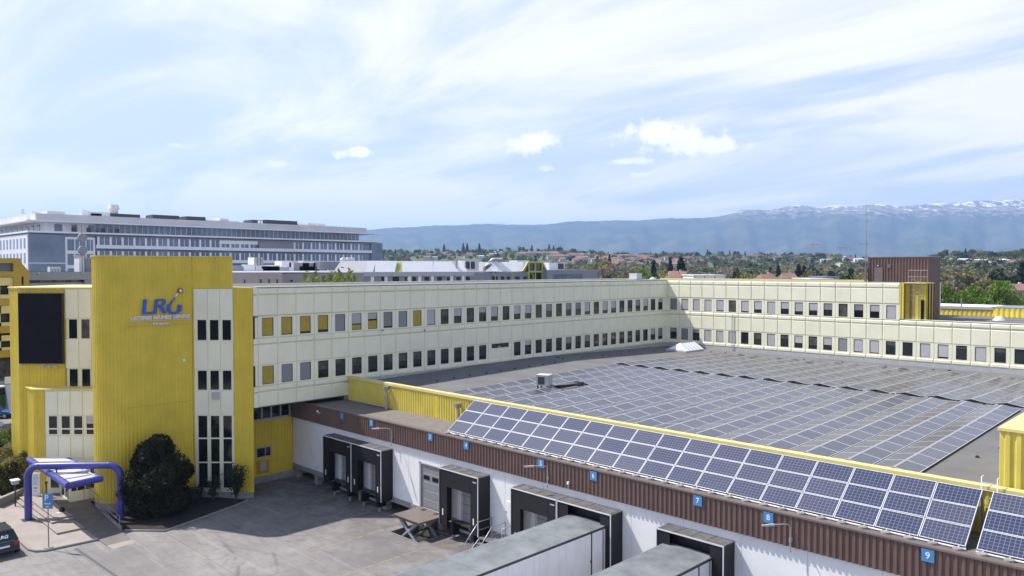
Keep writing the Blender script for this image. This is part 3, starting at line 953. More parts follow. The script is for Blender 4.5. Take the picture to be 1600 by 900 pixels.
def right_wing():
    t = thing('office_wing', 'sunlit cream office wing behind the roof solar panels, stepping down beside the yellow bay', 'building', (-30, YR, 0))
    XE = -26.93
    m = MB()
    m.box(XF - .1, XE, YR + .03, YR + 14, 0, 15.62)
    m.box(XE, 6, YR + .03, YR + 14, 0, 11.95)
    m.build('wall', ['cream_joint'], t)
    m = MB(); m.box(XF - .5, XE - .05, YR + .4, YR + 13.6, 15.62, 15.66); m.build('roof', ['roof_gravel'], t)
    m = MB(); m.box(XE, 6, YR + .4, YR + 13.6, 11.95, 11.99); m.build('lower_roof', ['roof_membrane'], t)
    m = MB()
    m.box(XF - .3, XE, YR - .015, YR + .4, 15.77, 15.83); m.box(XF, XE, YR + .34, YR + .40, 15.6, 15.77)
    m.box(XE, 6, YR - .015, YR + .4, 12.10, 12.15); m.box(XE, 6, YR + .34, YR + .40, 11.95, 12.10)
    m.build('roof_edge', ['cream'], t)
    m = MB(); m.box(XF - 10, -31.2, YR + 13.4, YR + 13.7, 15.62, 15.86); m.build('rear_parapet', ['yellow_cap'], t)
    rr = random.Random(11)
    up = [[(1, 'blind_grey')], [(.95, 'blind_light')], [(1, 'blind_light')], [(1, 'blind_light')], [(.92, 'blind_light')], [(1, 'interior')], [(.9, 'blind_light')], [(.7, 'blind_light')], [(1, 'blind_light')], [(.55, 'blind_light')], [(.72, 'blind_light')], [(.6, 'blind_light')], [(.5, 'blind_grey')], [(1, 'interior')], [(.45, 'blind_grey')], [(.5, 'blind_light')], [(1, 'blind_light')]]
    lo = [[(.35, 'blind_grey')], [(1, 'blind_grey')], [(.3, 'blind_grey')], [(1, 'blind_light')], [(1, 'blind_light')], [(1, 'blind_light')], None, [(.5, 'interior')], [(1, 'blind_light')], [(.3, 'interior')], [(.6, 'blind_light')], [(.7, 'interior')], [(.6, 'blind_light')], [(1, 'blind_grey')], [(.95, 'blind_light')],
          [(.95, 'blind_light')], [(.3, 'interior')], None, [(1, 'blind_light')], [(.9, 'blind_light')], [(.2, 'interior')], [(1, 'blind_light')], [(.3, 'interior')], None, [(1, 'blind_light')], [(.6, 'blind_light')], None, [(1, 'blind_light')]]
    for i in range(28):
        x = -53.29 + 1.6065 * i
        if i < 17:
            module(t, (x, YR), ROT_R, [('lipT', 15.27), ('main', 13.66)])
            window_at(t, x, YR, 12.12, ROT_R, up[i])
        module(t, (x, YR), ROT_R, [('lip', 11.52 if i < 17 else 11.60), ('main2', 9.93), ('lipB', 7.97)])
        window_at(t, x, YR, 8.46, ROT_R, lo[i])
    m = MB(); m.box(XF, 6, YR - .07, YR + .1, 7.0, 7.92); m.build('flashing', ['light_grey'], t)
    for xx in (-45.2,):
        m = MB(); m.tube([(xx, YR - .2, 7.4), (xx, YR - .2, 11.9)], .05, 6); m.build('downpipe', ['light_grey'], t)
    m = MB(); m.box(XF + .06, XF + .25, YR - .09, YR + .02, 7.95, 15.75); m.build('corner_panel', ['cream'], t)
    # yellow ladder bay at the end of the upper storey
    corr_wall('yellow_return', [(XE, YR - .02), (XE + .55, YR - .02)], 12.15, 15.8, .28, .05, 'yellow_bright', t)
    corr_wall('yellow_wall', [(XE + .55, YR + .35), (-24.45, YR + .35), (-24.45, YR + 3)], 12.0, 15.75, .8, .03, YEL, t)
    m = MB(); m.box(XE, -24.42, YR + .36, YR + 3, 11.99, 15.72); m.build('ladder_bay_core', ['ochre_paint'], t)
    m = MB(); m.box(XE, -24.42, YR - .03, YR + 3, 15.74, 15.80); m.build('ladder_bay_cap', ['yellow_cap'], t)
    m = MB(); m.box(-25.93, -25.75, YR + .2, YR + .34, 12.0, 15.74); m.build('downpipe', ['brown_steel'], t)
    m = MB(); m.box(-24.9, -24.62, YR + .26, YR + .33, 12.0, 14.1); m.build('bay_window', ['glass_dark'], t)
    return t


left_wing(); right_wing()


# ladder with safety cage against the yellow bay
def cage_ladder():
    x0, y0 = -25.2, YR + .2
    t = thing('access_ladder', 'grey steel caged ladder in front of the yellow bay below the brown plant room', 'ladder', (x0, y0, 12.0))
    for s in (-.25, .25):
        m = MB(); m.tube([(x0 + s, y0, 12.0), (x0 + s, y0, 17.05)], .025, 6); m.build('rail', ['galvanised'], t)
    for k in range(14):
        m = MB(); m.tube([(x0 - .25, y0, 12.3 + .28 * k), (x0 + .25, y0, 12.3 + .28 * k)], .015, 5); m.build('rung', ['galvanised'], t)
    m = MB()
    for k in range(5):
        z = 14.1 + .5 * k
        m.tube([(x0 - .45, y0 - .1, z), (x0 - .45, y0 - .6, z), (x0, y0 - .85, z), (x0 + .45, y0 - .6, z), (x0 + .45, y0 - .1, z)], .014, 5)
    for a, b in ((-.45, -.5), (.45, -.5), (0, -.85)): m.tube([(x0 + a, y0 + b, 14.1), (x0 + a, y0 + b, 16.1)], .014, 5)
    m.build('hoop_cage', ['galvanised'], t)
    m = MB()
    for xx in (-1.0, .8): m.tube([(x0 + xx, y0 + .35, 15.8), (x0 + xx, y0 + .35, 17.05)], .025, 6)
    m.tube([(x0 - 1.0, y0 + .35, 17.05), (x0 + .8, y0 + .35, 17.05)], .025, 6); m.tube([(x0 - 1.0, y0 + .35, 16.4), (x0 + .8, y0 + .35, 16.4)], .02, 6)
    m.build('guard_rail', ['galvanised'], t)


cage_ladder()


def plant_room():
    t = thing('plant_room', 'brown ribbed metal plant room with a plain door on the end of the cream wing roof', 'plant room', (-28, 88, 12))
    x0, x1, y0, y1 = -31.0, -25.0, 86.0, 89.7
    corr_wall('front_wall', [(x0, y0), (x1, y0)], 12.0, 18.4, .3, .06, 'brown_steel', t)
    corr_wall('side_wall', [(x1, y0), (x1, y1)], 12.0, 18.4, .3, .03, 'brown_steel', t)
    m = MB(); m.box(x0 + .02, x1 - .02, y0 + .02, y1, 12.0, 18.38); m.build('core', ['brown_steel'], t)
    m = MB(); m.box(x0 - .08, x1 + .08, y0 - .1, y1 + .08, 18.4, 18.5); m.build('roof_edge', ['grey_metal'], t)
    m = MB(); m.box(-30.3, -29.45, y0 - .12, y0 - .05, 15.8, 17.35); d = m.build('door', ['brown_trim'], t)
    m = MB(); m.box(-30.22, -30.12, y0 - .16, y0 - .12, 16.5, 16.6); m.build('handle', ['galvanised'], d)
    m = MB(); m.box(-29.0, -28.65, y0 - .14, y0 - .07, 17.3, 17.7); m.build('vent', ['brown_trim'], t)
    m = MB(); m.box(-30.0, -29.88, y0 - .15, y0 - .07, 17.5, 17.58); m.build('door_lamp', ['white_clean'], t)


plant_room()


def mast():
    x, y = -31.15, 85.8
    t = thing('antenna_mast', 'thin tall antenna mast with short horizontal aerials beside the brown plant room', 'antenna', (x, y, 15.66))
    m = MB(); m.tube([(x, y, 15.66), (x, y, 21)], .05, 6, 0, .04); m.tube([(x, y, 21), (x, y, 24.3)], .03, 6, 0, .012); m.build('pole', ['pole_grey'], t)
    m = MB(); m.box(x - .1, x + .1, y - .1, y + .1, 15.66, 17.6); m.build('mast_base', ['brown_trim'], t)
    for z, L in ((22.4, .55), (21.25, 1.15), (20.4, .35)):
        m = MB(); m.tube([(x - .15, y, z), (x + L, y, z)], .018, 5)
        for k in range(int(L / .15)): m.tube([(x + k * .15, y - .14, z), (x + k * .15, y + .14, z)], .008, 4)
        m.build('aerial', ['pole_grey'], t)


mast()


# ================================================================== SIGN TOWER
def lat(px, D): return (px - CX) / F * D


def frontal(name, px0, px1, D, z0, z1, th, matn, parent, proud=0.0):
    """box standing square to the camera between two lateral positions at depth D (front face)"""
    l0, l1 = lat(px0, D), lat(px1, D)
    w = l1 - l0
    m = MB(); m.box(0, w, -proud, th, z0, z1)
    x, y, _ = LD(l0, D)
    return inst(name, m.mesh(name, [matn]), parent, (x, y, 0), ROT_F)


def fz(py, D): return H - (py - HY) * D / F


def fwindow(parent, px0, px1, y0, y1, D, transoms=(), frame='cream', blindm=None, depth=.10, name='window', glass='glass_dark'):
    l0, l1 = lat(px0, D), lat(px1, D); z1, z0 = fz(y0, D), fz(y1, D)
    w, h, t = l1 - l0, z1 - z0, .045
    m = MB()
    for a, b, c, d in ((-t, w + t, -t, 0), (-t, w + t, h, h + t), (-t, 0, 0, h), (w, w + t, 0, h)): m.box(a, b, -.05, .0, c, d)
    for ty in transoms: z = fz(ty, D) - z0; m.box(0, w, -.045, .0, z - .05, z + .05)
    x, y, _ = LD(l0, D)
    o = inst(name, m.mesh(name, [frame]), parent, (x, y, z0), ROT_F)
    m = MB(); m.box(0, w, -.012, 0.03, 0, h); inst('glass', m.mesh('glass', [glass]), o, (x, y, z0), ROT_F)
    if blindm:
        m = MB(); m.box(.02, w - .02, -.022, -.014, h * (1 - blindm[0]), h); inst('blind', m.mesh('blind', [blindm[1]]), o, (x, y, z0), ROT_F)
    return o


def sign_tower():
    t = thing('sign_tower', 'tall yellow ribbed stair tower with a rounded corner carrying the blue lettering', 'tower', (-59, 22, 0))
    arc = [(-59.0 + 1.5 * math.cos(a), 19.6 + 1.5 * math.sin(a)) for a in [R(-180 + 180 * k / 20) for k in range(21)]]
    p0 = (-62.5, 23.5)
    P3 = (-57.5, 24.4); P4 = (-55.35, 26.55); P5 = (-59.5, 27.0); P6 = (-62.6, 25.5)
    front = [p0] + arc
    corr_wall('curved_wall', front, .75, 18.05, .26, .035, YEL, t)
    corr_wall('sign_wall', [arc[-1], P3], .75, 18.05, .26, .035, YEL, t)
    for zz in (7.35, 13.1):
        m = MB(); m.box(-57.48, -57.452, 19.7, 24.35, zz, zz + .02); m.build('lap_joint', ['ochre_paint'], t)
    D = 57.75
    corr_wall('upper_wall', [P3, P4, P5], 15.75, 18.05, .26, .035, YEL, t)
    m = MB(); poly = [p0] + arc + [P3, P4, P5, P6]
    ins = [(-59 + (x + 59) * .97, 19.6 + (y - 19.6) * .97) if 17.9 < y < 19.7 else (x - .04, y) for x, y in poly]
    m.prism(ins, .6, 18.0); m.build('core', [YEL], t)
    m = MB(); cap = [p0] + [(-59.0 + 1.58 * math.cos(a), 19.6 + 1.58 * math.sin(a)) for a in [R(-180 + 180 * k / 20) for k in range(21)]] + [(-57.42, 24.36), (-55.24, 26.50), P5, P6]
    m.prism(cap, 18.05, 18.14); m.build('roof_cap', ['yellow_bright'], t)
    m = MB(); m.prism([p0] + arc + [P3, P4, P5, P6], 0, .75); m.build('plinth', ['concrete'], t)
    # cream window strip on the diagonal face
    Dw = D - .06
    for k, (a, b) in enumerate(((302.5, 323.6), (324.2, 343.2), (343.8, 363.5))):
        for (ya, yb) in ((452.5, 499), (532.8, 578), (610.8, 649)):
            l0, l1 = lat(a, Dw), lat(b, Dw); x, y, _ = LD(l0, Dw)
            m = MB(); m.plate(0, l1 - l0, -.06, .05, fz(yb, Dw), fz(ya, Dw), .02)
            inst('cladding_panel', m.mesh('cladding_panel', ['cream']), t, (x, y, 0), ROT_F)
    frontal('window_backing', 302.5, 363.5, Dw, .55, 15.7, .06, 'cream', t)
    for (a, b) in ((308, 322), (327.5, 341), (347, 360.5)):
        fwindow(t, a, b, 500, 531.5, Dw - .01)
        fwindow(t, a, b, 579.5, 609.5, Dw - .01)
        fwindow(t, a, b, 650.5, 764, Dw - .01, transoms=(686, 724), glass='glass_dark')
    frontal('window_backing', 302.5, 364.5, Dw - .005, .45, .72, .2, 'cream', t)
    # security lamp and small wall box
    frontal('floodlight', 329, 340, Dw - .2, fz(624, Dw), fz(613, Dw), .16, 'light_grey', t)
    # lower yellow edge strip right of the windows
    q4 = (-55.35, 26.55); q5 = (-54.30, 27.60)
    corr_wall('edge_wall', [q4, q5], .4, 15.72, .26, .035, YEL, t)
    m = MB(); m.prism([(-55.37, 26.57), (-54.32, 27.58), (-58.6, 28.0), (-59, 27)], .4, 15.70); m.build('edge_core', ['ochre_paint'], t)
    m = MB(); m.prism([(-55.40, 26.44), (-54.22, 27.62), (-58.5, 28.2), (-58.5, 27)], 15.72, 15.79); m.build('edge_cap', ['yellow_bright'], t)
    m = MB(); m.prism([(-57.4, 24.38), (-54.22, 27.54), (-58.6, 28.1), (-61, 27)], 0, .42); m.build('plinth', ['concrete'], t)
    # little round fixture low on the sign wall
    p = at_x(287.5, 563, -57.4)
    m = MB(); m.tube([(-57.5, p[1], p[2]), (-57.35, p[1], p[2])], .10, 10); m.build('wall_fixture', ['white_clean'], t)
    return t


sign_tower()


def tower_sign():
    X = -57.40
    def P(u, v):
        q = at_x(180 + u / 10.0, 430 + v / 10.0, X); return (X, q[1], q[2])
    base = P(690, 500)
    t = thing('wall_sign', 'blue letters LRG with swoosh and red ball mounted high on the yellow tower', 'sign', base)
    def shape(name, pts, matn, th=.08):
        m = MB(); pts3 = [P(*p) for p in pts]
        m.poly3(pts3, th, (1, 0, 0))
        return m.build(name, [matn], t)
    shape('letter', [(438, 380), (494, 378), (470, 578), (598, 574), (592, 602), (412, 612)], 'logo_blue')
    rr = shape('letter', [(622, 376), (672, 372), (636, 600), (592, 606)], 'logo_blue')
    m = MB()
    bowl_o = [(672, 372), (742, 366), (780, 380), (792, 412), (775, 455), (735, 482), (664, 494)]
    bowl_i = [(672, 400), (722, 396), (742, 404), (746, 420), (736, 442), (712, 458), (668, 466)]
    for k in range(6):
        m.poly3([P(*bowl_o[k]), P(*bowl_o[k + 1]), P(*bowl_i[k + 1]), P(*bowl_i[k])], .08, (1, 0, 0))
    m.poly3([P(684, 490), P(738, 478), P(798, 590), P(738, 598)], .079, (1, 0, 0))
    m.build('letter_bowl', ['logo_blue'], rr)
    shape('letter', [(905, 392), (860, 430), (820, 465), (802, 515), (812, 560), (845, 592), (900, 607), (960, 597), (1012, 574), (1030, 555), (1036, 462), (976, 462), (968, 545), (945, 568), (910, 578), (880, 568), (862, 540), (860, 490), (875, 445)], 'logo_blue')
    shape('swoosh', [(905, 392), (875, 445), (900, 400), (930, 350), (985, 290), (972, 280), (935, 315), (915, 350)], 'logo_white', .07)
    shape('swoosh', [(870, 415), (905, 370), (930, 335), (940, 345), (905, 400), (868, 455)], 'logo_blue', .085)
    c = P(1015, 242)
    m = MB(); m.tube([(X, c[1], c[2]), (X + .09, c[1], c[2])], .20, 16); b = m.build('ball', ['logo_red'], t)
    m = MB(); m.box(X + .09, X + .10, c[1] - .13, c[1] + .13, c[2] - .04, c[2] + .04); m.box(X + .089, X + .101, c[1] - .045, c[1] + .045, c[2] - .13, c[2] + .13); m.build('cross', ['logo_white'], b)
    a, b2 = P(225, 668), P(1160, 640)
    rot = (R(90), 0, R(90))
    yc = (a[1] + b2[1]) / 2
    lettering('lettering', 'LAITERIES REUNIES GENEVE', .36, (X + .05, yc, (P(690, 660)[2])), rot, 'logo_white', t, .02, .15, .012, width=abs(b2[1] - a[1]))
    m = MB(); z = P(690, 704)[2]; m.box(X + .02, X + .06, a[1], b2[1], z - .012, z + .012); m.build('underline', ['logo_white'], t)
    a, b2 = P(585, 757), P(838, 750)
    lettering('lettering', 'Réception', .30, (X + .05, (a[1] + b2[1]) / 2, P(710, 756)[2]), rot, 'logo_white', t, .02, 0, .003, width=abs(b2[1] - a[1]))


tower_sign()


# ================================================================== ENTRANCE BLOCK
def entrance_block():
    D, D2 = 58.8, 57.4
    t = thing('entrance_block', 'yellow and cream entrance block left of the tower with the large black screen', 'building', LD(-33, 60))
    # upper part
    c0 = LD(lat(28, D), D); c1 = LD(lat(100, D), D); c2 = LD(lat(156, D), D)
    Lb = 2.6
    up = [(c0[0] - Lb, c0[1]), (c0[0], c0[1]), (c1[0], c1[1])]
    corr_wall('upper_yellow_wall', up, .1, 15.72, .28, .03, YEL, t)
    m = MB(); m.prism([(c0[0] - Lb, c0[1] + .02), (c0[0] + .0, c0[1] + .03), (c2[0], c2[1] + .02), (c2[0] - 8, c2[1] + 6), (c0[0] - Lb - 6, c0[1] + 6)], 0, 15.68); m.build('core', [YEL], t)
    m = MB(); m.prism([(c0[0] - Lb - .05, c0[1] - .12), (c0[0] + .1, c0[1] - .12), (c2[0] + .1, c2[1]), (c2[0] - 8, c2[1] + 6), (c0[0] - Lb - 6, c0[1] + 6)], 15.70, 15.79); m.build('roof_edge', ['yellow_cap'], t)
    frontal('window_backing', 100.5, 154, D - .03, 8.2, 15.69, .06, 'cream', t)
    frontal('shadow_edge', 99.2, 101.2, D - .12, 8.3, 15.6, .15, 'ochre_paint', t)  # ochre strip paints the shadow edge on the yellow wall's right side
    for (a, b) in ((101.5, 121.5), (122.1, 141.5), (142.1, 154)):
        for (ya, yb) in ((452.5, 497.5), (530, 575.5)):
            l0, l1 = lat(a, D - .09), lat(b, D - .09); x, y, _ = LD(l0, D - .09)
            m = MB(); m.plate(0, l1 - l0, -.03, .06, fz(yb, D), fz(ya, D), .015); inst('cladding_panel', m.mesh('cladding_panel', ['cream']), t, (x, y, 0), ROT_F)
    for (a, b) in ((107, 120), (126.5, 139.5), (146, 158)):
        fwindow(t, a, b, 499, 529, D - .04, blindm=(1, 'interior') if a == 126.5 else None); fwindow(t, a, b, 577, 606.5, D - .04)
    # lower part, standing forward
    zt = fz(610, D2)
    e0 = LD(lat(50, D2), D2); e1 = LD(lat(67, D2), D2); e2 = LD(lat(154, D2), D2)
    corr_wall('lower_yellow_wall', [(e0[0] - 4.6, e0[1]), (e0[0], e0[1]), (e1[0], e1[1])], .1, zt, .28, .03, YEL, t)
    m = MB(); m.prism([(e0[0] - 4.6, e0[1] + .02), (e0[0], e0[1] + .03), (e2[0], e2[1] + .03), (e2[0] - 3, e2[1] + 3), (e0[0] - 7, e0[1] + 4)], 0, zt - .02); m.build('lower_core', [YEL], t)
    m = MB(); m.prism([(e0[0] - 1.9, e0[1] - .12), (e0[0] + .08, e0[1] - .12), (e2[0] + .1, e2[1] - .02), (e2[0] - 3, e2[1] + 3), (e0[0] - 4, e0[1] + 3)], zt, zt + .08); m.build('ledge', ['yellow_cap'], t)
    frontal('window_backing', 67.5, 156, D2 - .03, .45, zt - .02, .05, 'cream', t)
    for k in range(5):
        a, b = 67.8 + k * 19.6, 67.8 + k * 19.6 + 19.0
        if b > 156: b = 156
        for (ya, yb) in ((612, 649), (682, 716)):
            l0, l1 = lat(a, D2 - .09), lat(b, D2 - .09); x, y, _ = LD(l0, D2 - .09)
            m = MB(); m.plate(0, l1 - l0, -.02, .06, fz(yb, D2), fz(ya, D2), .015); inst('cladding_panel', m.mesh('cladding_panel', ['cream']), t, (x, y, 0), ROT_F)
    for (a, b) in ((73.5, 86.5), (93.5, 106.5), (113, 126), (132.5, 145.5), (151.5, 158)):
        fwindow(t, a, b, 651, 679.5, D2 - .04, transoms=(671,), blindm=(.42, 'blind_light') if a == 132.5 else None)
    dr = fwindow(t, 75, 88, 734, 764, D2 - .04, name='side_door')
    # glazed vestibule: door facing the forecourt and screen facing the yard
    A, B, C = (-63.6, 17.1), (-61.3, 17.1), (-60.95, 20.4)
    z0, z1 = .45, 2.72
    m = MB(); m.prism([A, B, C, (-63.6, 20.4)], z1, z1 + .12); m.build('vestibule_roof', ['cream'], t)
    m = MB(); m.prism([(A[0] + .1, A[1] + .3), (B[0] - .3, B[1] + .3), (C[0] - .3, C[1]), (A[0], 20.3)], z0 - .4, z0 + .02); m.build('vestibule_floor', ['dark_concrete'], t)
    m = MB(); d1 = (0.35 / 3.3, 1)
    for f0, f1 in ((0, .09), (.42, .47), (.95, .99), (1.55, 1.6), (2.55, 2.62)):
        for zz in ((z0, z1),): m.prism([(B[0] + .106 * f0 * 1.0, B[1] + f0), (B[0] + .106 * f1, B[1] + f1), (B[0] + .106 * f1 - .1, B[1] + f1), (B[0] + .106 * f0 - .1, B[1] + f0)], *zz)
    m.prism([(B[0] + .01, B[1]), (C[0] + .01, C[1]), (C[0] - .09, C[1]), (B[0] - .09, B[1])], z0 - .1, z0 + .75)
    m.prism([(B[0] + .01, B[1]), (C[0] + .01, C[1]), (C[0] - .09, C[1]), (B[0] - .09, B[1])], z1 - .12, z1 + .002)
    fr = m.build('vestibule_screen', ['cream'], t)
    m = MB(); m.prism([(B[0] - .03, B[1]), (C[0] - .03, C[1]), (C[0] - .06, C[1]), (B[0] - .06, B[1])], z0 + .75, z1 - .12); m.build('glass', ['glass_dark'], fr)
    m = MB()
    for a, b in ((A[0], A[0] + .1), (B[0] - .12, B[0] - .003), (A[0] + 1.0, A[0] + 1.1), (A[0] + .1, A[0] + .18), (B[0] - .25, B[0] - .12)): m.box(a, b, A[1] - .004, A[1] + .09, z0, z1 - .1)
    m.box(A[0], B[0] - .003, A[1] - .006, A[1] + .09, z1 - .12, z1 - .002); m.box(A[0], B[0] - .003, A[1] - .006, A[1] + .09, z0 - .05, z0 + .12)
    fr = m.build('entrance_door', ['cream'], t)
    m = MB(); m.box(A[0] + .05, B[0] - .05, A[1] + .03, A[1] + .05, z0 + .1, z1 - .12); m.build('glass', ['glass_dark'], fr)
    # three little spotlights under the screen
    for k in range(3):
        l = lat(63 + 9.7 * k, 58.3)
        x, y, _ = LD(l, 58.45)
        m = MB(); m.box(-.14, .14, -.1, .06, -.05, .05); m.box(-.18, -.1, -.14, -.05, -.07, .03); m.box(.1, .18, -.14, -.05, -.07, .03)
        inst('spotlight', m.mesh('spotlight', ['light_grey']), t, (x, y, fz(573, 58.4)), ROT_F)
    return t


entrance_block()


def big_screen():
    D = 58.62
    l0, l1 = lat(28.8, D), lat(98.2, D); x, y, _ = LD(l0, D)
    t = thing('video_screen', 'large blank black upright screen hung on the yellow entrance block', 'screen', (x, y, fz(568, D)))
    z0, z1 = fz(568.5, D), fz(458, D); w = l1 - l0
    m = MB(); m.box(0, w, -.12, .10, z0, z1)
    inst('casing', m.mesh('casing', ['dark_steel']), t, (x, y, 0), ROT_F)
    m = MB(); m.box(.05, w - .05, -.135, -.121, z0 + .05, z1 - .05)
    inst('display', m.mesh('display', ['screen_black']), t, (x, y, 0), ROT_F)


big_screen()


# ------------------------------------------------------------------ steps, ramp, canopy, signs
def entrance_ground():
    t = struct(thing('entrance_steps', None, None, (-58, 15.5, 0)))
    for (x0, x1, y0, y1, z0, z1) in ((-66, -55.4, 14.69, 16.28, .12, .24), (-66, -57.6, 14.97, 16.28, .24, .355), (-66, -57.95, 15.28, 16.28, .355, .47)):
        m = MB(); m.box(x0, x1, y0, y1, z0, z1 - .05); m.box(x0, x1 + .04, y0 - .04, y1, z1 - .05, z1)
        m.build('step', ['paving'], t)
    # smooth ramp to the door
    m = MB()
    pts = [(-66, 16.285, .46), (-60.3, 16.285, .46), (-51.3, 16.285, .03), (-51.3, 17.8, .03), (-60.4, 18.1, .46), (-60.9, 20.4, .46), (-66, 20.4, .46)]
    m.add(pts, [(0, 1, 5, 6), (1, 2, 3, 4), (1, 4, 5)]); m.add([(-60.3, 16.285, 0), (-51.3, 16.285, 0), (-51.3, 16.285, .03), (-60.3, 16.285, .46)], [(0, 1, 2, 3)])
    struct(m.build('ramp', ['ramp_floor']))
    m = MB(); m.add([(-51.3, 16.285, .034), (-50.5, 16.4, .006), (-50.6, 17.7, .006), (-51.3, 17.8, .034)], [(0, 1, 2, 3)]); struct(m.build('ramp_toe', ['paving']))
    # low wall on the ramp's outer side with the planted bed
    m = MB(); m.prism([(-60.4, 18.12), (-53.6, 17.86), (-53.6, 17.98), (-60.4, 18.24)], 0, .34); struct(m.build('ramp_kerb', ['concrete']))
    m = MB(); m.prism([(-59, 18.4), (-53.4, 18.1), (-51.4, 19.9), (-52.2, 22.4), (-53.3, 25.6), (-53.9, 26.9), (-57.6, 24.8), (-57.6, 19)], 0, .07); struct(m.build('planting_bed', ['soil']))
    m = MB(); m.tube([(-53.4, 18.1, .06), (-51.4, 19.9, .06), (-52.2, 22.4, .06), (-53.3, 25.6, .06), (-53.9, 26.9, .06)], .07, 6); struct(m.build('bed_kerb', ['concrete']))


entrance_ground()


def ramp_rail():
    t = thing('handrail', 'thin grey metal handrail with sloping bars along the entrance ramp', 'railing', (-57, 17.95, 0))
    A, B = Vector((-60.4, 18.1, .46)), Vector((-53.62, 17.85, .05))
    for k in range(4):
        p = A.lerp(B, k / 3.0); m = MB(); m.tube([p, p + Vector((0, 0, .95))], .022, 6); m.build('post', ['galvanised'], t)
    for h in (.95, .62, .32):
        m = MB(); m.tube([A + Vector((0, 0, h)), B + Vector((0, 0, h))], .018, 6); m.build('bar', ['galvanised'], t)
    t = thing('handrail', 'short slanted metal rail beside the glass entrance vestibule', 'railing', (-60.2, 17.6, .46))
    for p in ((-60.9, 17.9), (-60.3, 18.9)):
        m = MB(); m.tube([(p[0], p[1], .4), (p[0], p[1], 1.4)], .022, 6); m.build('post', ['galvanised'], t)
    m = MB(); m.tube([(-60.9, 17.9, 1.4), (-60.3, 18.9, 1.4)], .02, 6); m.build('bar', ['galvanised'], t)


ramp_rail()


def canopy():
    t = thing('entrance_canopy', 'violet-blue tubular entrance frame with a slanted white canopy deck hanging from it', 'canopy', (-58.2, 16.4, 0))
    D = 53.3
    A = Vector((-60.15, 14.2)); B = Vector((-56.0, 18.72)); d = (B - A); L = d.length; d.normalize()
    r = .235; rc = .75; ztop = 3.78
    def P(s, z): q = A + d * s; return (q.x, q.y, z)
    left = [P(0, .12), P(0, ztop - rc)] + [P(rc - rc * math.cos(a), ztop - rc + rc * math.sin(a)) for a in [R(15 * k) for k in range(1, 7)]]
    right = [P(L - rc + rc * math.sin(a), ztop - rc + rc * math.cos(a)) for a in [R(15 * k) for k in range(0, 6)]] + [P(L, ztop - rc), P(L, .0)]
    m = MB(); m.tube(left + right, r, 16); m.build('portal_tube', ['blue_tube'], t)
    for P_ in (left[1], left[-1], right[0], right[-2]):
        i_ = 0 if P_ in (left[1], right[-2]) else 1
        q = Vector(P_); ax = Vector((0, 0, .03)) if i_ == 0 else Vector((d.x, d.y, 0)) * .03
        m = MB(); m.tube([q - ax, q + ax], r + .012, 16); m.build('tube_joint', ['blue_tube'], t)
    for P_, z_ in ((P(0, 0), .12), (P(L, 0), 0)):
        m = MB(); m.box(P_[0] - .38, P_[0] + .38, P_[1] - .38, P_[1] + .38, z_, z_ + .025); m.build('base_plate', ['dark_steel'], t)
    z = 3.25
    c = [Vector((-64.6, 15.35, z)), Vector((-55.0, 15.25, z)), Vector((-55.35, 17.35, z)), Vector((-62.6, 17.5, z))]
    m = MB(); m.poly3([v + Vector((0, 0, -.02)) for v in c], .08, (0, 0, 1)); m.build('deck', ['canopy_white'], t)
    for i in range(4):
        a, b = c[i], c[(i + 1) % 4]
        m = MB(); m.tube([a, b], .22 if i < 2 else .12, 12); m.build('edge_tube', ['blue_tube'], t)
    for i in range(1, 6):
        a = c[0].lerp(c[1], i / 6.0); b = c[3].lerp(c[2], i / 6.0)
        m = MB(); m.box(-.03, .03, 0, 1, 0, .05); m = MB(); m.tube([a + Vector((0, 0, .09)), b + Vector((0, 0, .09))], .03, 6); m.build('deck_joint', ['light_grey'], t)
    for s in (1.9, 4.2):
        q = A + d * s; m = MB(); m.tube([(q.x, q.y, z), (q.x, q.y, ztop)], .05, 6); m.build('hanger', ['dark_steel'], t)
    for (sx) in (1.9, 4.2):
        q = A + d * sx; m = MB(); m.tube([(q.x - 1.6, q.y - .2, z + .12), (q.x + 1.6, q.y - .2, z + .12)], .06, 6); m.build('cross_bar', ['light_grey'], t)


canopy()


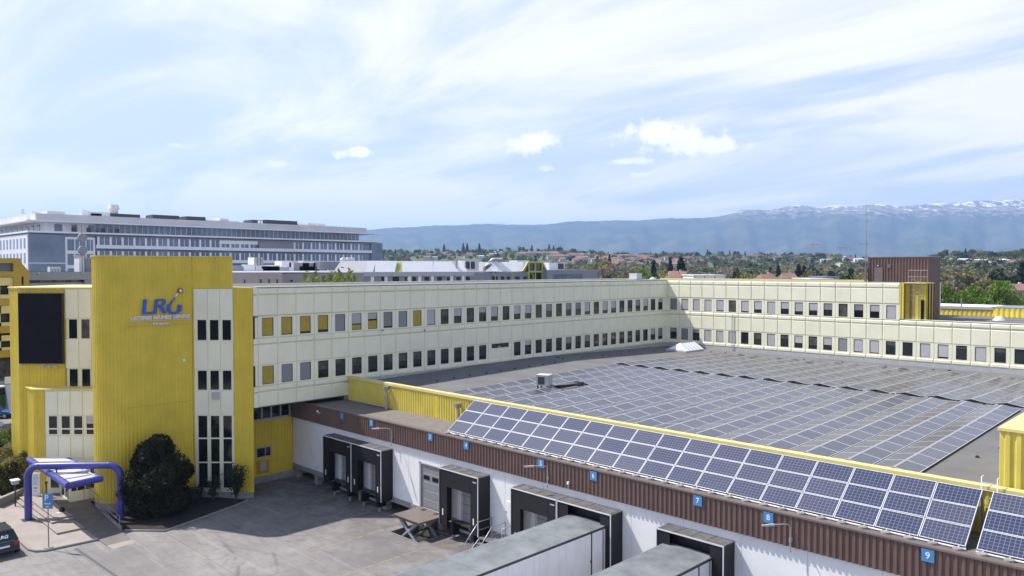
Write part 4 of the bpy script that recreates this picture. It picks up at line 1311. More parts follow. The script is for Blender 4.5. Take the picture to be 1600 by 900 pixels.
def small_entrance_things():
    x, y = -53.16, 13.6
    t = thing('parking_sign', 'blue parking sign with a white P on a thin grey post', 'sign', (x, y, .12))
    m = MB(); m.tube([(x, y, .12), (x, y, 3.45)], .035, 8); m.build('post', ['pole_grey'], t)
    m = MB(); m.tube([(x, y, .12), (x, y, .17)], .26, 12); m.build('base', ['concrete'], t)
    ex = Vector((SA, CA, 0)); ey = Vector((-CA, SA, 0))
    m = MB(); m.box(-.32, .32, -.05, -.035 + .02, 2.55, 3.48); b = inst('sign_board', m.mesh('sign_board', ['sign_blue']), t, (x, y, 0), ROT_F - R(4))
    def put(body, size, dx, z, w=None):
        p = Vector((x, y, 0)) + ex * dx - ey * .07
        lettering('lettering', body, size, (p.x, p.y, z), (R(90), 0, ROT_F - R(4)), 'white_clean', b, .006, 0, .004, w)
    put('P', .52, -.05, 3.2)
    put('VISITEURS', .1, 0, 2.86, .42); put('LRG', .12, 0, 2.68, .2)
    # information panel by the left foot of the frame
    x, y = -64.8, 15.8
    t = thing('information_board', 'white upright information board beside the entrance steps', 'sign', (x, y, .46))
    m = MB(); m.box(-.34, .34, -.05, .05, .46, 2.15); b = inst('board', m.mesh('board', ['white_clean']), t, (x, y, 0), ROT_F)
    m = MB()
    for z, w in ((1.95, .3), (1.8, .44), (1.7, .4), (1.55, .44), (1.4, .36), (1.3, .42)): m.box(-w / 2, w / 2, -.056, -.05, z, z + .035)
    m.box(-.12, .12, -.056, -.05, 1.0, 1.1); m.box(-.08, .08, -.056, -.05, .8, .86)
    inst('printed_lines', m.mesh('printed_lines', ['grey_metal']), b, (x, y, 0), ROT_F)
    x, y = -63.9, 16.25
    t = thing('ash_post', 'slim brown metal post standing right of the white information board', 'post', (x, y, .46))
    m = MB(); m.tube([(x, y, .46), (x, y, 1.45)], .07, 10); m.build('post', ['brown_trim'], t)
    m = MB(); m.tube([(x, y, 1.45), (x, y, 1.6)], .10, 10); m.build('cap', ['dark_steel'], t)
    x, y = -64.2, 14.35
    t = thing('letterbox_lamp', 'small white-topped box lamp on a dark post left of the violet tube', 'lamp', (x, y, .12))
    m = MB(); m.tube([(x, y, .12), (x, y, 1.75)], .05, 8); m.build('post', ['dark_steel'], t)
    m = MB(); m.box(x - .25, x + .25, y - .2, y + .2, 1.75, 2.0); m.build('box', ['light_grey'], t)
    m = MB(); m.box(x - .32, x + .32, y - .27, y + .27, 2.0, 2.06); m.build('lid', ['white_clean'], t)
    # dark bag with a white paper beside it on the steps
    x, y = -59.3, 16.0
    t = thing('bag', 'small dark bag left lying on the top step', 'bag', (x, y, .47))
    m = MB(); m.plate(-.17, .17, -.12, .12, 0, .2, .05); m.plate(-.1, .14, -.10, .1, .2, .27, .03); inst('body', m.mesh('body', ['black_rubber']), t, (x, y, .47), R(20))
    m = MB(); m.tube([(x - .12, y, .68), (x - .05, y, .80), (x + .05, y, .80), (x + .12, y, .68)], .012, 5); m.build('strap', ['black_rubber'], t)
    m = MB(); m.box(-.14, .14, -.09, .09, 0, .02)
    tag(inst('paper', m.mesh('paper', ['white_clean']), None, (x + .25, y - .28, .475), R(30)), 'crumpled white paper lying in front of the dark bag', 'paper')


small_entrance_things()


# ================================================================== CARS
def make_car(name, label, paint, loc, rotz, group=None, words=None, L=4.4, Wd=1.78, Hh=1.47, hatch=True):
    """built with the nose towards +x, then moved"""
    t = thing(name, label, 'car', (0, 0, 0), group)
    hw = Wd / 2
    # stations: x, half width at sill, half width at waist, z sill, z waist
    xs = [-L / 2, -L / 2 + .10, -L / 2 + .45, -.6, .9, L / 2 - .9, L / 2 - .25, L / 2]
    wl = [.80, .90, .97, 1, 1, .97, .90, .72]
    top = [.86, .93, .95, .93, .92, .80, .70, .58]
    bot = [.42, .30, .24, .22, .22, .24, .28, .38]
    m = MB(); rings = []
    for x, w, zt, zb in zip(xs, wl, top, bot):
        W2 = hw * w
        rings.append([(x, -W2 * .93, zb), (x, -W2, zb + .14), (x, -W2 * 1.0, (zt + zb) / 2 + .08), (x, -W2 * .93, zt - .03), (x, -W2 * .80, zt + .02),
                      (x, W2 * .80, zt + .02), (x, W2 * .93, zt - .03), (x, W2, (zt + zb) / 2 + .08), (x, W2, zb + .14), (x, W2 * .93, zb)])
    n = 10; vs = [v for r in rings for v in r]
    fs = [(i * n + k, (i + 1) * n + k, (i + 1) * n + (k + 1) % n, i * n + (k + 1) % n) for i in range(len(xs) - 1) for k in range(n)]
    fs += [tuple(range(n)), tuple(reversed(range((len(xs) - 1) * n, len(xs) * n)))]
    m.add(vs, fs, 0, True)
    b = m.build('body', [paint], t)
    sd = b.modifiers.new('sub', 'SUBSURF'); sd.levels = 1; sd.render_levels = 1
    # cabin
    zr = Hh; zw = .93
    rear = -L / 2 + (.22 if hatch else .8)
    base = [(rear, hw * .84), (L / 2 - 1.25, hw * .84)]
    roof = [(rear + .55, hw * .66), (.42, hw * .66)]
    def frustum(dz0, dz1, ins, matn, nm, par):
        mm = MB()
        bx0, bx1, bw = base[0][0], base[1][0], base[0][1]; rx0, rx1, rw = roof[0][0], roof[1][0], roof[0][1]
        v = []
        for tt in (dz0, dz1):
            x0 = bx0 + (rx0 - bx0) * tt - ins; x1 = bx1 + (rx1 - bx1) * tt + ins; w = bw + (rw - bw) * tt + ins; z = zw + (zr - zw) * tt
            v += [(x0, -w, z), (x1, -w, z), (x1, w, z), (x0, w, z)]
        mm.add(v, [(3, 2, 1, 0), (4, 5, 6, 7), (0, 1, 5, 4), (1, 2, 6, 5), (2, 3, 7, 6), (3, 0, 4, 7)])
        return mm.build(nm, [matn], par, bevel=.03)
    cab = frustum(0, .93, 0, 'glass_dark', 'window_band', t)
    frustum(.86, 1.0, .012, paint, 'roof', t)
    # pillars
    for s in (-1, 1):
        for (xb, xr) in ((base[0][0], roof[0][0]), (base[1][0], roof[1][0]), (-.35, -.3)):
            mm = MB(); mm.tube([(xb, s * base[0][1], zw), (xr, s * (roof[0][1] + .01), zr - .03)], .04, 6); mm.build('pillar', [paint], t)
    for sx in (-1, 1):
        for sy in (-1, 1):
            x, y = sx * (L / 2 - .80), sy * (hw - .10)
            mm = MB(); mm.tube([(x, y - .11, .32), (x, y + .11, .32)], .32, 18); w = mm.build('wheel', ['tyre'], t)
            mm = MB(); mm.tube([(x, y + sy * .10, .32), (x, y + sy * .125, .32)], .20, 12); mm.build('rim', ['galvanised'], w)
    for s in (-1, 1):
        mm = MB(); mm.plate(-.14, .14, -.05, .05, -.10, .13, .03); o = inst('tail_light', mm.mesh('tail_light', ['red_light']), t, (-L / 2 + .08, s * hw * .74, .74), -R(90) + s * R(-18))
        mm = MB(); mm.plate(-.18, .18, -.05, .05, -.07, .07, .03); o = inst('headlight', mm.mesh('headlight', ['white_clean']), t, (L / 2 - .18, s * hw * .66, .62), R(90) + s * R(22))
    mm = MB(); mm.box(-L / 2 - .075, -L / 2 + .12, -hw * .86, hw * .86, .34, .56); bp = mm.build('bumper', [paint], t, bevel=.05)
    mm = MB(); mm.box(-L / 2 - .012, -L / 2 + .02, -.27, .27, .62, .73); mm.build('number_plate', ['white_clean'], t)
    mm = MB(); mm.plate(-.09, .09, 0, .05, -.06, .06, .02)
    for s in (-1, 1): inst('mirror', mm.mesh('mirror', [paint]), t, (.75, s * (hw + .08), .98))
    if words:
        sl = math.atan2(.55, zr - zw)
        # on the sloping rear window
        tx = rear + .55 * .40 - .03; tz = zw + (zr - zw) * .40
        lettering('lettering', words, .30, (tx, 0, tz), (R(90) - sl, 0, -R(90)), 'white_clean', cab, .004, .25, .006)
    t.location = loc; t.rotation_euler = (0, 0, rotz)
    return t


make_car('parked_car', 'dark blue-grey hatchback with white lettering on the rear window at the left edge', 'car_dark', (-55.6, 11.35, 0), R(180), words='LRG')
make_car('parked_car', 'bright blue car parked far behind the entrance block', 'car_blue', (-104.9, 21.4, 0), R(60), 'cars parked beyond the hedge')
make_car('parked_car', 'white car parked nearest behind the hedge at the left edge', 'car_white', (-90.6, 18.3, 0), R(75), 'cars parked beyond the hedge')
make_car('parked_car', 'white car further back between the hedge and the blue car', 'car_white', (-97.5, 18.6, 0), R(75), 'cars parked beyond the hedge')


# ================================================================== WAREHOUSE WITH DOCKS
YD, YP = 32.76, 35.9
FT, FB = 6.42, 5.0


def roof_z(x, y):
    if y <= 58.6: return 7.72 + .38 * (y - 36) / 22.6
    return 8.10 - .60 * (y - 58.6) / 24.4


def warehouse():
    t = thing('warehouse', 'white and brown dock building with numbered loading bays under a large grey roof', 'building', (-28, 45, 0))
    X0, X1 = -57.68, 6.0
    # white wall panels with the sectional door opening
    edges = [X0 + .02, -54.6, -51.5, -48.4, -45.3, -42.2, -41.0]
    def panel(a, b, z0, z1):
        m = MB(); m.plate(a + .006, b - .006, YD, YD + .2, z0, z1, .008); m.build('wall_panel', ['white_wall'], t)
    for a, b in zip(edges[:-1], edges[1:]): panel(a, b, 1.12, 5.1)
    panel(-41.0, -38.8, 4.14, 5.1)
    xs = [-38.8, -35.9, -32.8, -29.7, -26.6, -23.5, -20.4, -17.3, -14.2, -11.1, -8.0, -4.9, -1.8, 1.3, 4.4]
    for a, b in zip(xs[:-1], xs[1:]): panel(a, b, 1.12, 5.1)
    m = MB(); m.box(X0 + .1, X1, YD + .2, YD + 3.2, 1.2, 6.3); m.build('wall_core', ['white_wall'], t)
    # dock floor edge, void and piers under it
    m = MB(); m.box(X0, X1, YD - .06, YD + 2.9, .78, 1.12); m.build('dock_edge', ['concrete'], t)
    m = MB(); m.box(X0, X1, YD - .075, YD - .061, .98, 1.04); m.build('edge_rail', ['grey_metal'], t)
    m = MB(); m.box(X0, X1, YD + 2.6, YD + 2.8, 0, .78); m.build('rear_wall', ['dark_concrete'], t)
    for k in range(22):
        x = X0 + .25 + k * 3.05
        m = MB(); m.box(x, x + .45, YD + .02, YD + .47, 0, .78); m.build('pier', ['concrete'], t)
    # brown ribbed fascia
    corr_wall('fascia', [(X0 - .02, YD - .16), (X1, YD - .16)], FB, FT - .06, .27, .055, 'brown_steel', t)
    m = MB(); m.box(X0, X1, YD - .15, YD - .0, FB - .0, FT - .03); m.build('fascia_core', ['brown_steel'], t)
    m = MB(); m.box(X0 - .05, X1, YD - .27, YD + .12, FT - .05, FT + .03); m.build('roof_edge', ['brown_trim'], t)
    m = MB(); m.box(X0 - .05, X1, YD + .12, YP, FT - .08, FT - .02); m.build('dock_roof', ['roof_gravel'], t)
    # yellow parapet between the two roofs
    corr_wall('parapet', [(XF + .05, YP), (X1, YP)], FT - .05, 8.25, .27, .05, 'yellow_bright', t)
    m = MB(); m.box(XF - 3, X1, YP + .01, YP + .25, FT - .05, 8.24); m.build('parapet_core', ['yellow_bright'], t)
    m = MB(); m.box(XF, X1, YP - .10, YP + .30, 8.25, 8.37); m.box(XF, X1, YP - .12, YP - .10, 8.17, 8.37); m.build('parapet_cap', ['yellow_cap'], t, bevel=.02)
    m = MB(); m.box(-43.1, -42.75, YP - .062, YP - .0, FT, 8.16); m.build('parapet_joint', ['yellow_paint'], t)
    # main roof, slightly pitched with a ridge
    vs = []; nx = 12; ys = [YP + .05, 40, 46, 52, 58.6, 64, 70, 76, YR + .05]
    xs2 = [XF - .1 + (X1 + 30 - XF) * k / nx for k in range(nx + 1)]
    for y in ys:
        for x in xs2: vs.append((x, y, roof_z(x, y)))
    fs = [(j * (nx + 1) + i, j * (nx + 1) + i + 1, (j + 1) * (nx + 1) + i + 1, (j + 1) * (nx + 1) + i) for j in range(len(ys) - 1) for i in range(nx)]
    m = MB(); m.add(vs, fs); m.build('main_roof', ['roof_membrane'], t)
    # sectional door
    m = MB()
    for a, b, c, d in ((-41.0, -40.86, 1.15, 4.14), (-38.94, -38.8, 1.15, 4.14), (-41.0, -38.8, 4.06, 4.14)): m.box(a, b, YD - .03, YD + .1, c, d)
    m.build('door_frame', ['light_grey'], t)
    for k in range(5):
        z0 = 1.16 + k * .58
        m = MB(); m.plate(-40.85, -38.95, YD + .06, YD + .12, z0, z0 + .565, .012); s = m.build('door_section', ['grey_metal'], t)
        if k == 3:
            for a in (-40.62, -39.72):
                m = MB(); m.box(a, a + .62, YD + .045, YD + .062, z0 + .14, z0 + .42); m.build('door_window', ['glass_dark'], s)
    # personnel hatch drawn on the white wall right of bay four
    m = MB(); m.plate(-32.65, -31.65, YD - .035, YD, 1.2, 3.25, .01); d = m.build('wall_door', ['white_wall'], t)
    m = MB(); m.tube([(-31.95, YD - .06, 2.0), (-31.95, YD - .036, 2.0)], .09, 10); m.build('door_ring', ['dark_steel'], d)
    m = MB(); m.box(-32.7, -32.63, YD - .05, YD - .036, 2.5, 2.62); m.box(-31.66, -31.6, YD - .05, YD - .036, 1.5, 1.62); m.build('door_hinge', ['grey_metal'], d)
    # stair-top gap ladder on the parapet near the right-hand end
    # blue bay numbers
    for k, x in enumerate((-49.98, -46.19, -39.54, -36.01, -29.64, -25.83, -19.47, -15.89, -9.35)):
        m = MB(); m.box(x - .23, x + .23, YD - .27, YD - .235, 5.84, 6.32); s = m.build('bay_number', ['sign_blue'], t)
        lettering('numeral', str(k + 1), .36, (x, YD - .275, 6.08), (R(90), 0, 0), 'white_clean', s, .003, 0, .004)
    return t


warehouse()


def parapet_ladder():
    x = -8.02
    t = thing('roof_ladder', 'short white ladder over the yellow parapet between the two solar arrays', 'ladder', (x, YP - .3, FT))
    for s in (-.28, .28):
        m = MB(); m.tube([(x + s, YP - .22, FT), (x + s, YP - .22, 8.75), (x + s, YP + .1, 8.75)], .022, 6); m.build('rail', ['white_metal'], t)
    for k in range(7):
        m = MB(); m.tube([(x - .28, YP - .22, FT + .3 + k * .3), (x + .28, YP - .22, FT + .3 + k * .3)], .016, 5); m.build('rung', ['white_metal'], t)


parapet_ladder()


def wall_lamps():
    pos = ((-43.75, 'small arm lamp on the brown fascia just right of bay sign 2'), (-29.1, 'small arm lamp on the brown fascia next to bay sign 5'), (-14.85, 'small arm lamp on the brown fascia right of bay sign 8'))
    for x, lb in pos:
        y = YD - .3
        t = thing('wall_lamp', lb, 'lamp', (x, y, 5.0), 'arm lamps along the fascia')
        m = MB(); m.tube([(x, y, 4.95), (x, y, 5.9), (x - .06, y - .05, 6.02), (x - .18, y - .35, 6.08), (x - .4, y - .75, 6.1)], .025, 8); m.build('arm', ['light_grey'], t)
        m = MB(); m.box(x - .07, x + .07, y, y + .08, 5.25, 5.4); m.build('junction_box', ['grey_metal'], t)
        m = MB(); m.tube([(x - .4, y - .72, 6.08), (x - .5, y - .85, 6.09), (x - .66, y - 1.08, 6.08), (x - .73, y - 1.16, 6.1)], .07, 8, 0, .045); m.build('lamp_head', ['light_grey'], t)
        m = MB(); m.tube([(x, y, 4.95), (x + .02, y - .02, 4.85), (x - .04, y - .04, 4.80)], .03, 6); m.build('cable_gland', ['grey_metal'], t)
    x, y = -53.0, YD - .35
    t = thing('security_camera', 'small white security camera on the dark fascia near the cream wing', 'camera', (x, y, 6.0))
    m = MB(); m.tube([(x, y + .1, 5.95), (x + .1, y - .1, 5.9), (x + .2, y - .15, 5.95)], .03, 6); m.build('bracket', ['white_metal'], t)
    m = MB(); m.tube([(x - .1, y - .12, 6.1), (x + .04, y - .14, 6.0)], .07, 8); m.build('housing', ['white_clean'], t)
    x = -27.6
    t = thing('wall_sensor', 'tiny white sensor on the brown fascia between bay signs 5 and 6', 'sensor', (x, YD - .25, 5.0))
    m = MB(); m.box(x - .06, x + .06, YD - .32, YD - .2, 5.28, 5.42); m.tube([(x, YD - .26, 5.28), (x, YD - .26, 5.05)], .015, 5); m.build('housing', ['white_clean'], t)


wall_lamps()


# ------------------------------------------------------------------ dock shelters
def shelter(x0, x1, label, kind='open', droop=0.0):
    yf = 31.76; zt, zb = 4.5, .92
    t = thing('dock_shelter', label, 'dock shelter', ((x0 + x1) / 2, yf, 0), 'black dock shelters along the white wall')
    m = MB(); m.box(x0, x1, yf, YD - .002, zt - .03, zt + .03); m.build('top', ['shelter_top'], t)
    for k in range(int((x1 - x0) / .28)):
        xx = x0 + .14 + k * .28
        if k % 3 == 0:
            m = MB(); m.box(xx, xx + .04, yf + .03, YD - .02, zt + .03, zt + .045); m.build('batten', ['shelter_top'], t)
    for a in (x0, x1 - .05):
        m = MB(); m.box(a, a + .05, yf, YD - .002, zb, zt - .03); m.build('side', ['black_rubber'], t)
    m = MB(); m.box(x0 - .01, x1 + .01, yf - .03, yf - .002, zt - .03, zt + .035); m.build('edge_strip', ['white_metal'], t)
    m = MB(); m.box(x1 - .045, x1 + .01, yf - .032, yf - .002, zb, zt - .035); m.build('edge_strip', ['white_metal'], t)
    m = MB(); m.box(x0 - .01, x0 + .02, yf - .032, yf - .002, zb, zt - .035); m.build('edge_strip', ['grey_metal'], t)
    ow = .72
    for (a, b, s) in ((x0 + .03, x0 + ow, 0), (x1 - ow, x1 - .05, 1)):
        m = MB(); m.box(a, b, yf + .01, yf + .05, zb + .02, zt - .1); f = m.build('side_curtain', ['black_rubber'], t)
        if kind == 'open':
            xx = (a + b) / 2 - .1
            m = MB(); m.box(xx, xx + .09, yf - .004, yf + .012, 1.55, 1.95); m.build('guide_mark', ['white_clean'], f)
    if kind == 'open':
        m = MB(); m.box(x0 + ow - .05, x1 - ow + .05, yf + .0, yf + .03, 3.42, zt - .1); f = m.build('top_curtain', ['black_rubber'], t)
        m = MB(); m.box(x1 - .5, x1 - .18, yf - .012, yf, 4.15, 4.22); m.build('label_strip', ['light_grey'], f)
    if kind != 'open':
        m = MB(); m.box(x0 + .06, x1 - .06, YD - .45, YD - .40, 3.0, zt - .05); m.build('head_cushion', ['black_rubber'], t)
        for a, b in ((x0 + .06, x0 + .5), (x1 - .5, x1 - .06)):
            m = MB(); m.box(a, b, YD - .5, YD - .45, zb, zt - .05); m.build('side_cushion', ['black_rubber'], t)
    # inner frame, door and white reveal
    m = MB(); m.box(x0 + ow, x0 + ow + .38, YD - .14, YD - .02, 1.15, 3.9); m.build('reveal', ['white_metal'], t)
    d = MB(); d.box(x0 + ow + .5, x1 - ow - .02, YD - .09, YD - .02, 1.15, 3.9); d = d.build('dock_door', ['grey_metal'], t)
    for k in range(4):
        m = MB(); m.box(x0 + ow + .5, x1 - ow - .02, YD - .105, YD - .09, 1.7 + k * .55, 1.72 + k * .55); m.build('door_rib', ['dark_steel'], d)
    # dock leveller and bumpers
    m = MB(); m.box(x0 + .75, x1 - .75, YD - .55, YD - .07, 1.06, 1.16); m.build('leveller_plate', ['dark_steel'], t)
    for a in (x0 + .72, x1 - .98):
        m = MB(); m.box(a, a + .26, YD - .72, YD - .08, .35, 1.08); m.build('bumper', ['black_rubber'], t)
        m = MB(); m.box(a + .03, a + .18, YD - .6, YD - .45, 0, .35); m.build('bumper_post', ['concrete'], t)
    m = MB(); m.box(x0 + 1.0, x1 - 1.0, YD - .2, YD - .08, .45, .62); m.build('stop_beam', ['grey_metal'], t)
    return t


shelter(-51.42, -47.66, 'black dock shelter with flat black roof below bay sign 1, nearest the yellow corner')
shelter(-47.6, -43.98, 'black dock shelter with pale roof below bay sign 2')
shelter(-37.74, -34.1, 'black dock shelter standing alone between the grey sectional door and the metal stair')
shelter(-31.3, -27.78, 'black dock shelter half hidden behind the first trailer, left of the docked one')
shelter(-27.72, -24.08, 'black dock shelter with the first long trailer backed into it', 'docked')
shelter(-21.28, -17.66, 'black dock shelter at right with the second trailer backed into it', 'docked')


def scissor_lift():
    x0, x1, y0, y1 = -40.8, -38.1, 30.42, 32.66
    t = thing('scissor_lift', 'rusty brown scissor lift table raised over its pit below the grey sectional door', 'lift table', ((x0 + x1) / 2, (y0 + y1) / 2, -.8))
    m = MB(); m.box(x0, x1, y0, y1, 1.04, 1.16); m.build('table_top', ['brown_trim'], t, bevel=.02)
    m = MB(); m.box(x0 + .02, x1 - .02, y0 - .012, y0 - .001, .98, 1.12); m.build('edge_band', ['dark_steel'], t)
    for a in (-40.2, -38.9):
        m = MB(); m.box(a, a + .3, y1 - .5, y1 - .15, 1.165, 1.18); m.build('hinge_plate', ['dark_steel'], t)
    for yy in (y0 + .25, y1 - .3):
        for (xa, za, xb, zb) in ((x0 + .15, -.7, x1 - .5, .98), (x1 - .2, -.7, x0 + .4, .98)):
            m = MB(); m.tube([(xa, yy, za), (xb, yy, zb)], .15, 4); m.build('scissor_arm', ['grey_metal'], t)
    m = MB(); m.tube([((x0 + x1) / 2, y0 + .2, .1), ((x0 + x1) / 2, y1 - .2, .1)], .06, 8); m.build('pivot_bar', ['dark_steel'], t)
    m = MB(); m.tube([(x0 + .8, (y0 + y1) / 2, -.5), (x0 + 1.7, (y0 + y1) / 2, .55)], .07, 8); m.build('ram', ['galvanised'], t)
    m = MB(); m.box(x0 + .05, x1 - .02, y0 + .1, y1 - .1, -.8, -.68); m.build('base_frame', ['dark_steel'], t)
    for (a, b, c, d) in ((PIT[0] - .12, PIT[0], PIT[2], PIT[3]), (PIT[1], PIT[1] + .12, PIT[2], PIT[3]), (PIT[0] - .12, PIT[1] + .12, PIT[2] - .12, PIT[2])):
        m = MB(); m.box(a, b, c, d, .001, .014); m.build('pit_frame', ['pole_grey'], t)


scissor_lift()


def dock_stair():
    x0, x1 = -33.95, -31.9
    t = thing('metal_stair', 'grey metal stair with tubular handrails between two dock shelters', 'stairs', (-33, 32, 0))
    m = MB(); m.box(-33.95, -31.9, 31.6, YD - .03, .92, .98); m.build('landing', ['galvanised'], t)
    for k in range(4):
        y = 31.6 - .28 * (k + 1); z = .98 - .24 * (k + 1)
        m = MB(); m.box(-33.8, -32.7, y, y + .29, z - .04, z); m.build('tread', ['galvanised'], t)
    for xx in (-33.86, -32.66):
        m = MB(); m.tube([(xx, 31.6, .9), (xx, 30.4, -.0)], .05, 4); m.build('stringer', ['grey_metal'], t)
        m = MB(); m.tube([(xx, 30.4, 0), (xx, 30.45, .9), (xx, 31.55, 1.95), (xx, YD - .1, 1.95)], .03, 8)
        m.tube([(xx, 31.55, .95), (xx, 31.55, 1.95)], .025, 6); m.tube([(xx, YD - .12, .95), (xx, YD - .12, 1.95)], .025, 6)
        m.tube([(xx, 31.55, 1.45), (xx, YD - .12, 1.45)], .02, 6)
        m.build('handrail', ['galvanised'], t)
    for xx in (-33.9, -32.0):
        m = MB(); m.tube([(xx, 31.7, 0), (xx, 31.7, .92)], .03, 6); m.build('leg', ['grey_metal'], t)
    m = MB(); m.tube([(-31.95, 31.65, .95), (-31.95, 31.65, 1.95), (-31.95, YD - .1, 1.95)], .025, 6); m.build('handrail', ['galvanised'], t)


dock_stair()


# ------------------------------------------------------------------ trailers
def trailer(x0, x1, y_rear, L, label, zr=3.9):
    t = thing('box_trailer', label, 'trailer', ((x0 + x1) / 2, y_rear - L / 2, 0), 'trailers backed up to the docks')
    yf = y_rear - L; zb = 1.15
    m = MB(); m.box(x0 + .04, x1 - .04, yf + .04, y_rear, zb, zr - .05); m.build('body', ['white_clean'], t)
    n = 9
    for k in range(n):
        a = yf + (L - .55) * k / n; b = yf + (L - .55) * (k + 1) / n
        for xx, s in ((x1 - .04, 1), (x0 + .04, -1)):
            m = MB()
            xa, xb = sorted((xx, xx + s * .04))
            m.box(xa, xb, a + .004, b - .004, zb + .02, zr - .12); m.build('side_panel', ['trailer_side'], t)
    # roof in three sheets with folded edges
    for k in range(3):
        a = yf + L * k / 3; b = yf + L * (k + 1) / 3
        m = MB()
        xm = (x0 + x1) / 2
        m.add([(x0 + .05, a, zr - .02), (xm, a, zr + .02), (x1 - .05, a, zr - .02), (x1 - .05, b - .012, zr - .02), (xm, b - .012, zr + .02), (x0 + .05, b - .012, zr - .02),
               (x0 + .05, a, zr - .06), (x1 - .05, a, zr - .06), (x1 - .05, b - .012, zr - .06), (x0 + .05, b - .012, zr - .06)],
              [(0, 1, 4, 5), (1, 2, 3, 4), (0, 6, 7, 2, 1), (5, 4, 3, 8, 9), (0, 5, 9, 6), (2, 7, 8, 3)])
        m.build('roof_sheet', ['trailer_roof'], t)
    for xx in (x0, x1 - .06):
        m = MB(); m.box(xx, xx + .06, yf, y_rear, zr - .12, zr - .015); m.build('roof_rail', ['dark_steel' if xx > x0 + 1 else 'grey_metal'], t)
    # rear door frame and pillars
    m = MB(); m.box(x1 - .02, x1 + .035, y_rear - .62, y_rear - .55, zb, zr - .1); m.build('rear_pillar', ['grey_metal'], t)
    m = MB(); m.box(x1 - .03, x1 + .02, y_rear - 1.55, y_rear - 1.47, zb, zr - .1); m.build('door_hinge_post', ['dark_steel'], t)
    m = MB(); m.box(x1 - .0, x1 + .06, y_rear - 1.60, y_rear - 1.56, 2.3, 2.42); m.build('latch', ['dark_steel'], t)
    m = MB(); m.box(x0 + .2, x1 - .2, yf + .3, y_rear - .2, .95, 1.15); m.build('chassis', ['dark_steel'], t)
    m = MB(); m.box(x1 - .06, x1 - .02, yf + 3.5, y_rear - 4.6, .55, 1.1); m.build('side_guard', ['light_grey'], t)
    for k in range(3):
        for s in (x0 + .32, x1 - .32):
            y = y_rear - 1.6 - 1.3 * k
            m = MB(); m.tube([(s - .16, y, .5), (s + .16, y, .5)], .5, 18); w = m.build('wheel', ['tyre'], t)
            m = MB(); m.tube([(s - .17, y, .5), (s + .17, y, .5)], .25, 12); m.build('rim', ['galvanised'], w)
    for s in (x0 + .4, x1 - .5):
        m = MB(); m.box(s, s + .12, yf + 2.6, yf + 2.75, 0.05, 1.0); m.build('landing_leg', ['galvanised'], t)


trailer(-27.02, -24.42, 32.1, 13.6, 'long white box trailer with grey roof backed into the middle dock shelter', 3.88)
trailer(-20.95, -18.25, 32.1, 13.6, 'shorter looking white box trailer with grey roof at the bottom right dock', 3.86)


# ------------------------------------------------------------------ solar modules
def pv_mesh(L, Wd, th, cells, frame, fr=.03):
    """module in the xy plane, long side along x, origin at its corner"""
    m = MB(); m.box(0, L, 0, Wd, -th, -.002, 0)
    m.add([(0, 0, 0), (L, 0, 0), (L, Wd, 0), (0, Wd, 0), (fr, fr, 0), (L - fr, fr, 0), (L - fr, Wd - fr, 0), (fr, Wd - fr, 0)],
          [(0, 1, 5, 4), (1, 2, 6, 5), (2, 3, 7, 6), (3, 0, 4, 7)], 0)
    m.add([(fr, fr, -.001), (L - fr, fr, -.001), (L - fr, Wd - fr, -.001), (fr, Wd - fr, -.001)], [(0, 1, 2, 3)], 1)
    return m.mesh('solar_panel', [frame, cells])


def front_array(x0, cols, label):
    yb, zb, yt, zt = 33.2, 6.55, 35.62, 8.27
    L = math.hypot(yt - yb, zt - zb); tilt = math.atan2(zt - zb, yt - yb)
    ph = L / 3; pw = 30.4 / 18
    t = thing('solar_array', label, 'solar array', (x0, yb, FT), 'tilted solar arrays on the dock roof')
    me = pv_mesh(pw - .035, ph - .03, .04, 'pv_cells', 'pv_frame', .028)
    for c in range(cols):
        for r in range(3):
            yy = yb + (yt - yb) * r / 3; zz = zb + (zt - zb) * r / 3
            inst('solar_panel', me, t, (x0 + c * pw, yy, zz), rot=(tilt + rnd.uniform(-.006, .006), rnd.uniform(-.004, .004), 0))
    W2 = cols * pw
    m = MB(); m.tube([(x0, yb - .04, zb - .08), (x0 + W2, yb - .04, zb - .08)], .022, 6); m.build('lower_rail', ['white_metal'], t)
    m = MB(); m.tube([(x0, yb - .1, FT + .04), (x0 + W2, yb - .1, FT + .04)], .03, 6); m.build('base_rail', ['white_metal'], t)
    n = int(W2 / .88)
    foot = MB(); foot.tube([(0, 0, -.02), (0, 0, .10)], .18, 12); foot = foot.mesh('ballast_foot', ['concrete'])
    strut = MB(); strut.tube([(0, 0, 0), (0, .15, .1)], .02, 5); strut = strut.mesh('strut', ['white_metal'])
    for k in range(n + 1):
        x = x0 + .25 + k * .88
        if x > x0 + W2: break
        inst('ballast_foot', foot, t, (x, yb - .26, FT)); inst('strut', strut, t, (x, yb - .24, FT + .04))
    for k in range(cols + 1):
        x = x0 + k * pw - (.04 if k else -.02)
        m = MB(); m.tube([(x, yt - .05, FT), (x, yt - .05, zt - .08)], .03, 4); m.build('rear_post', ['galvanised'], t)
        m = MB(); m.tube([(x, yb, zb - .07), (x, yt, zt - .07)], .022, 4); m.build('rafter', ['galvanised'], t)


front_array(-38.6, 18, 'long tilted solar array of three panel rows along the dock roof edge')
front_array(-7.86, 6, 'second tilted solar array starting right of the roof ladder, cut off by the picture edge')


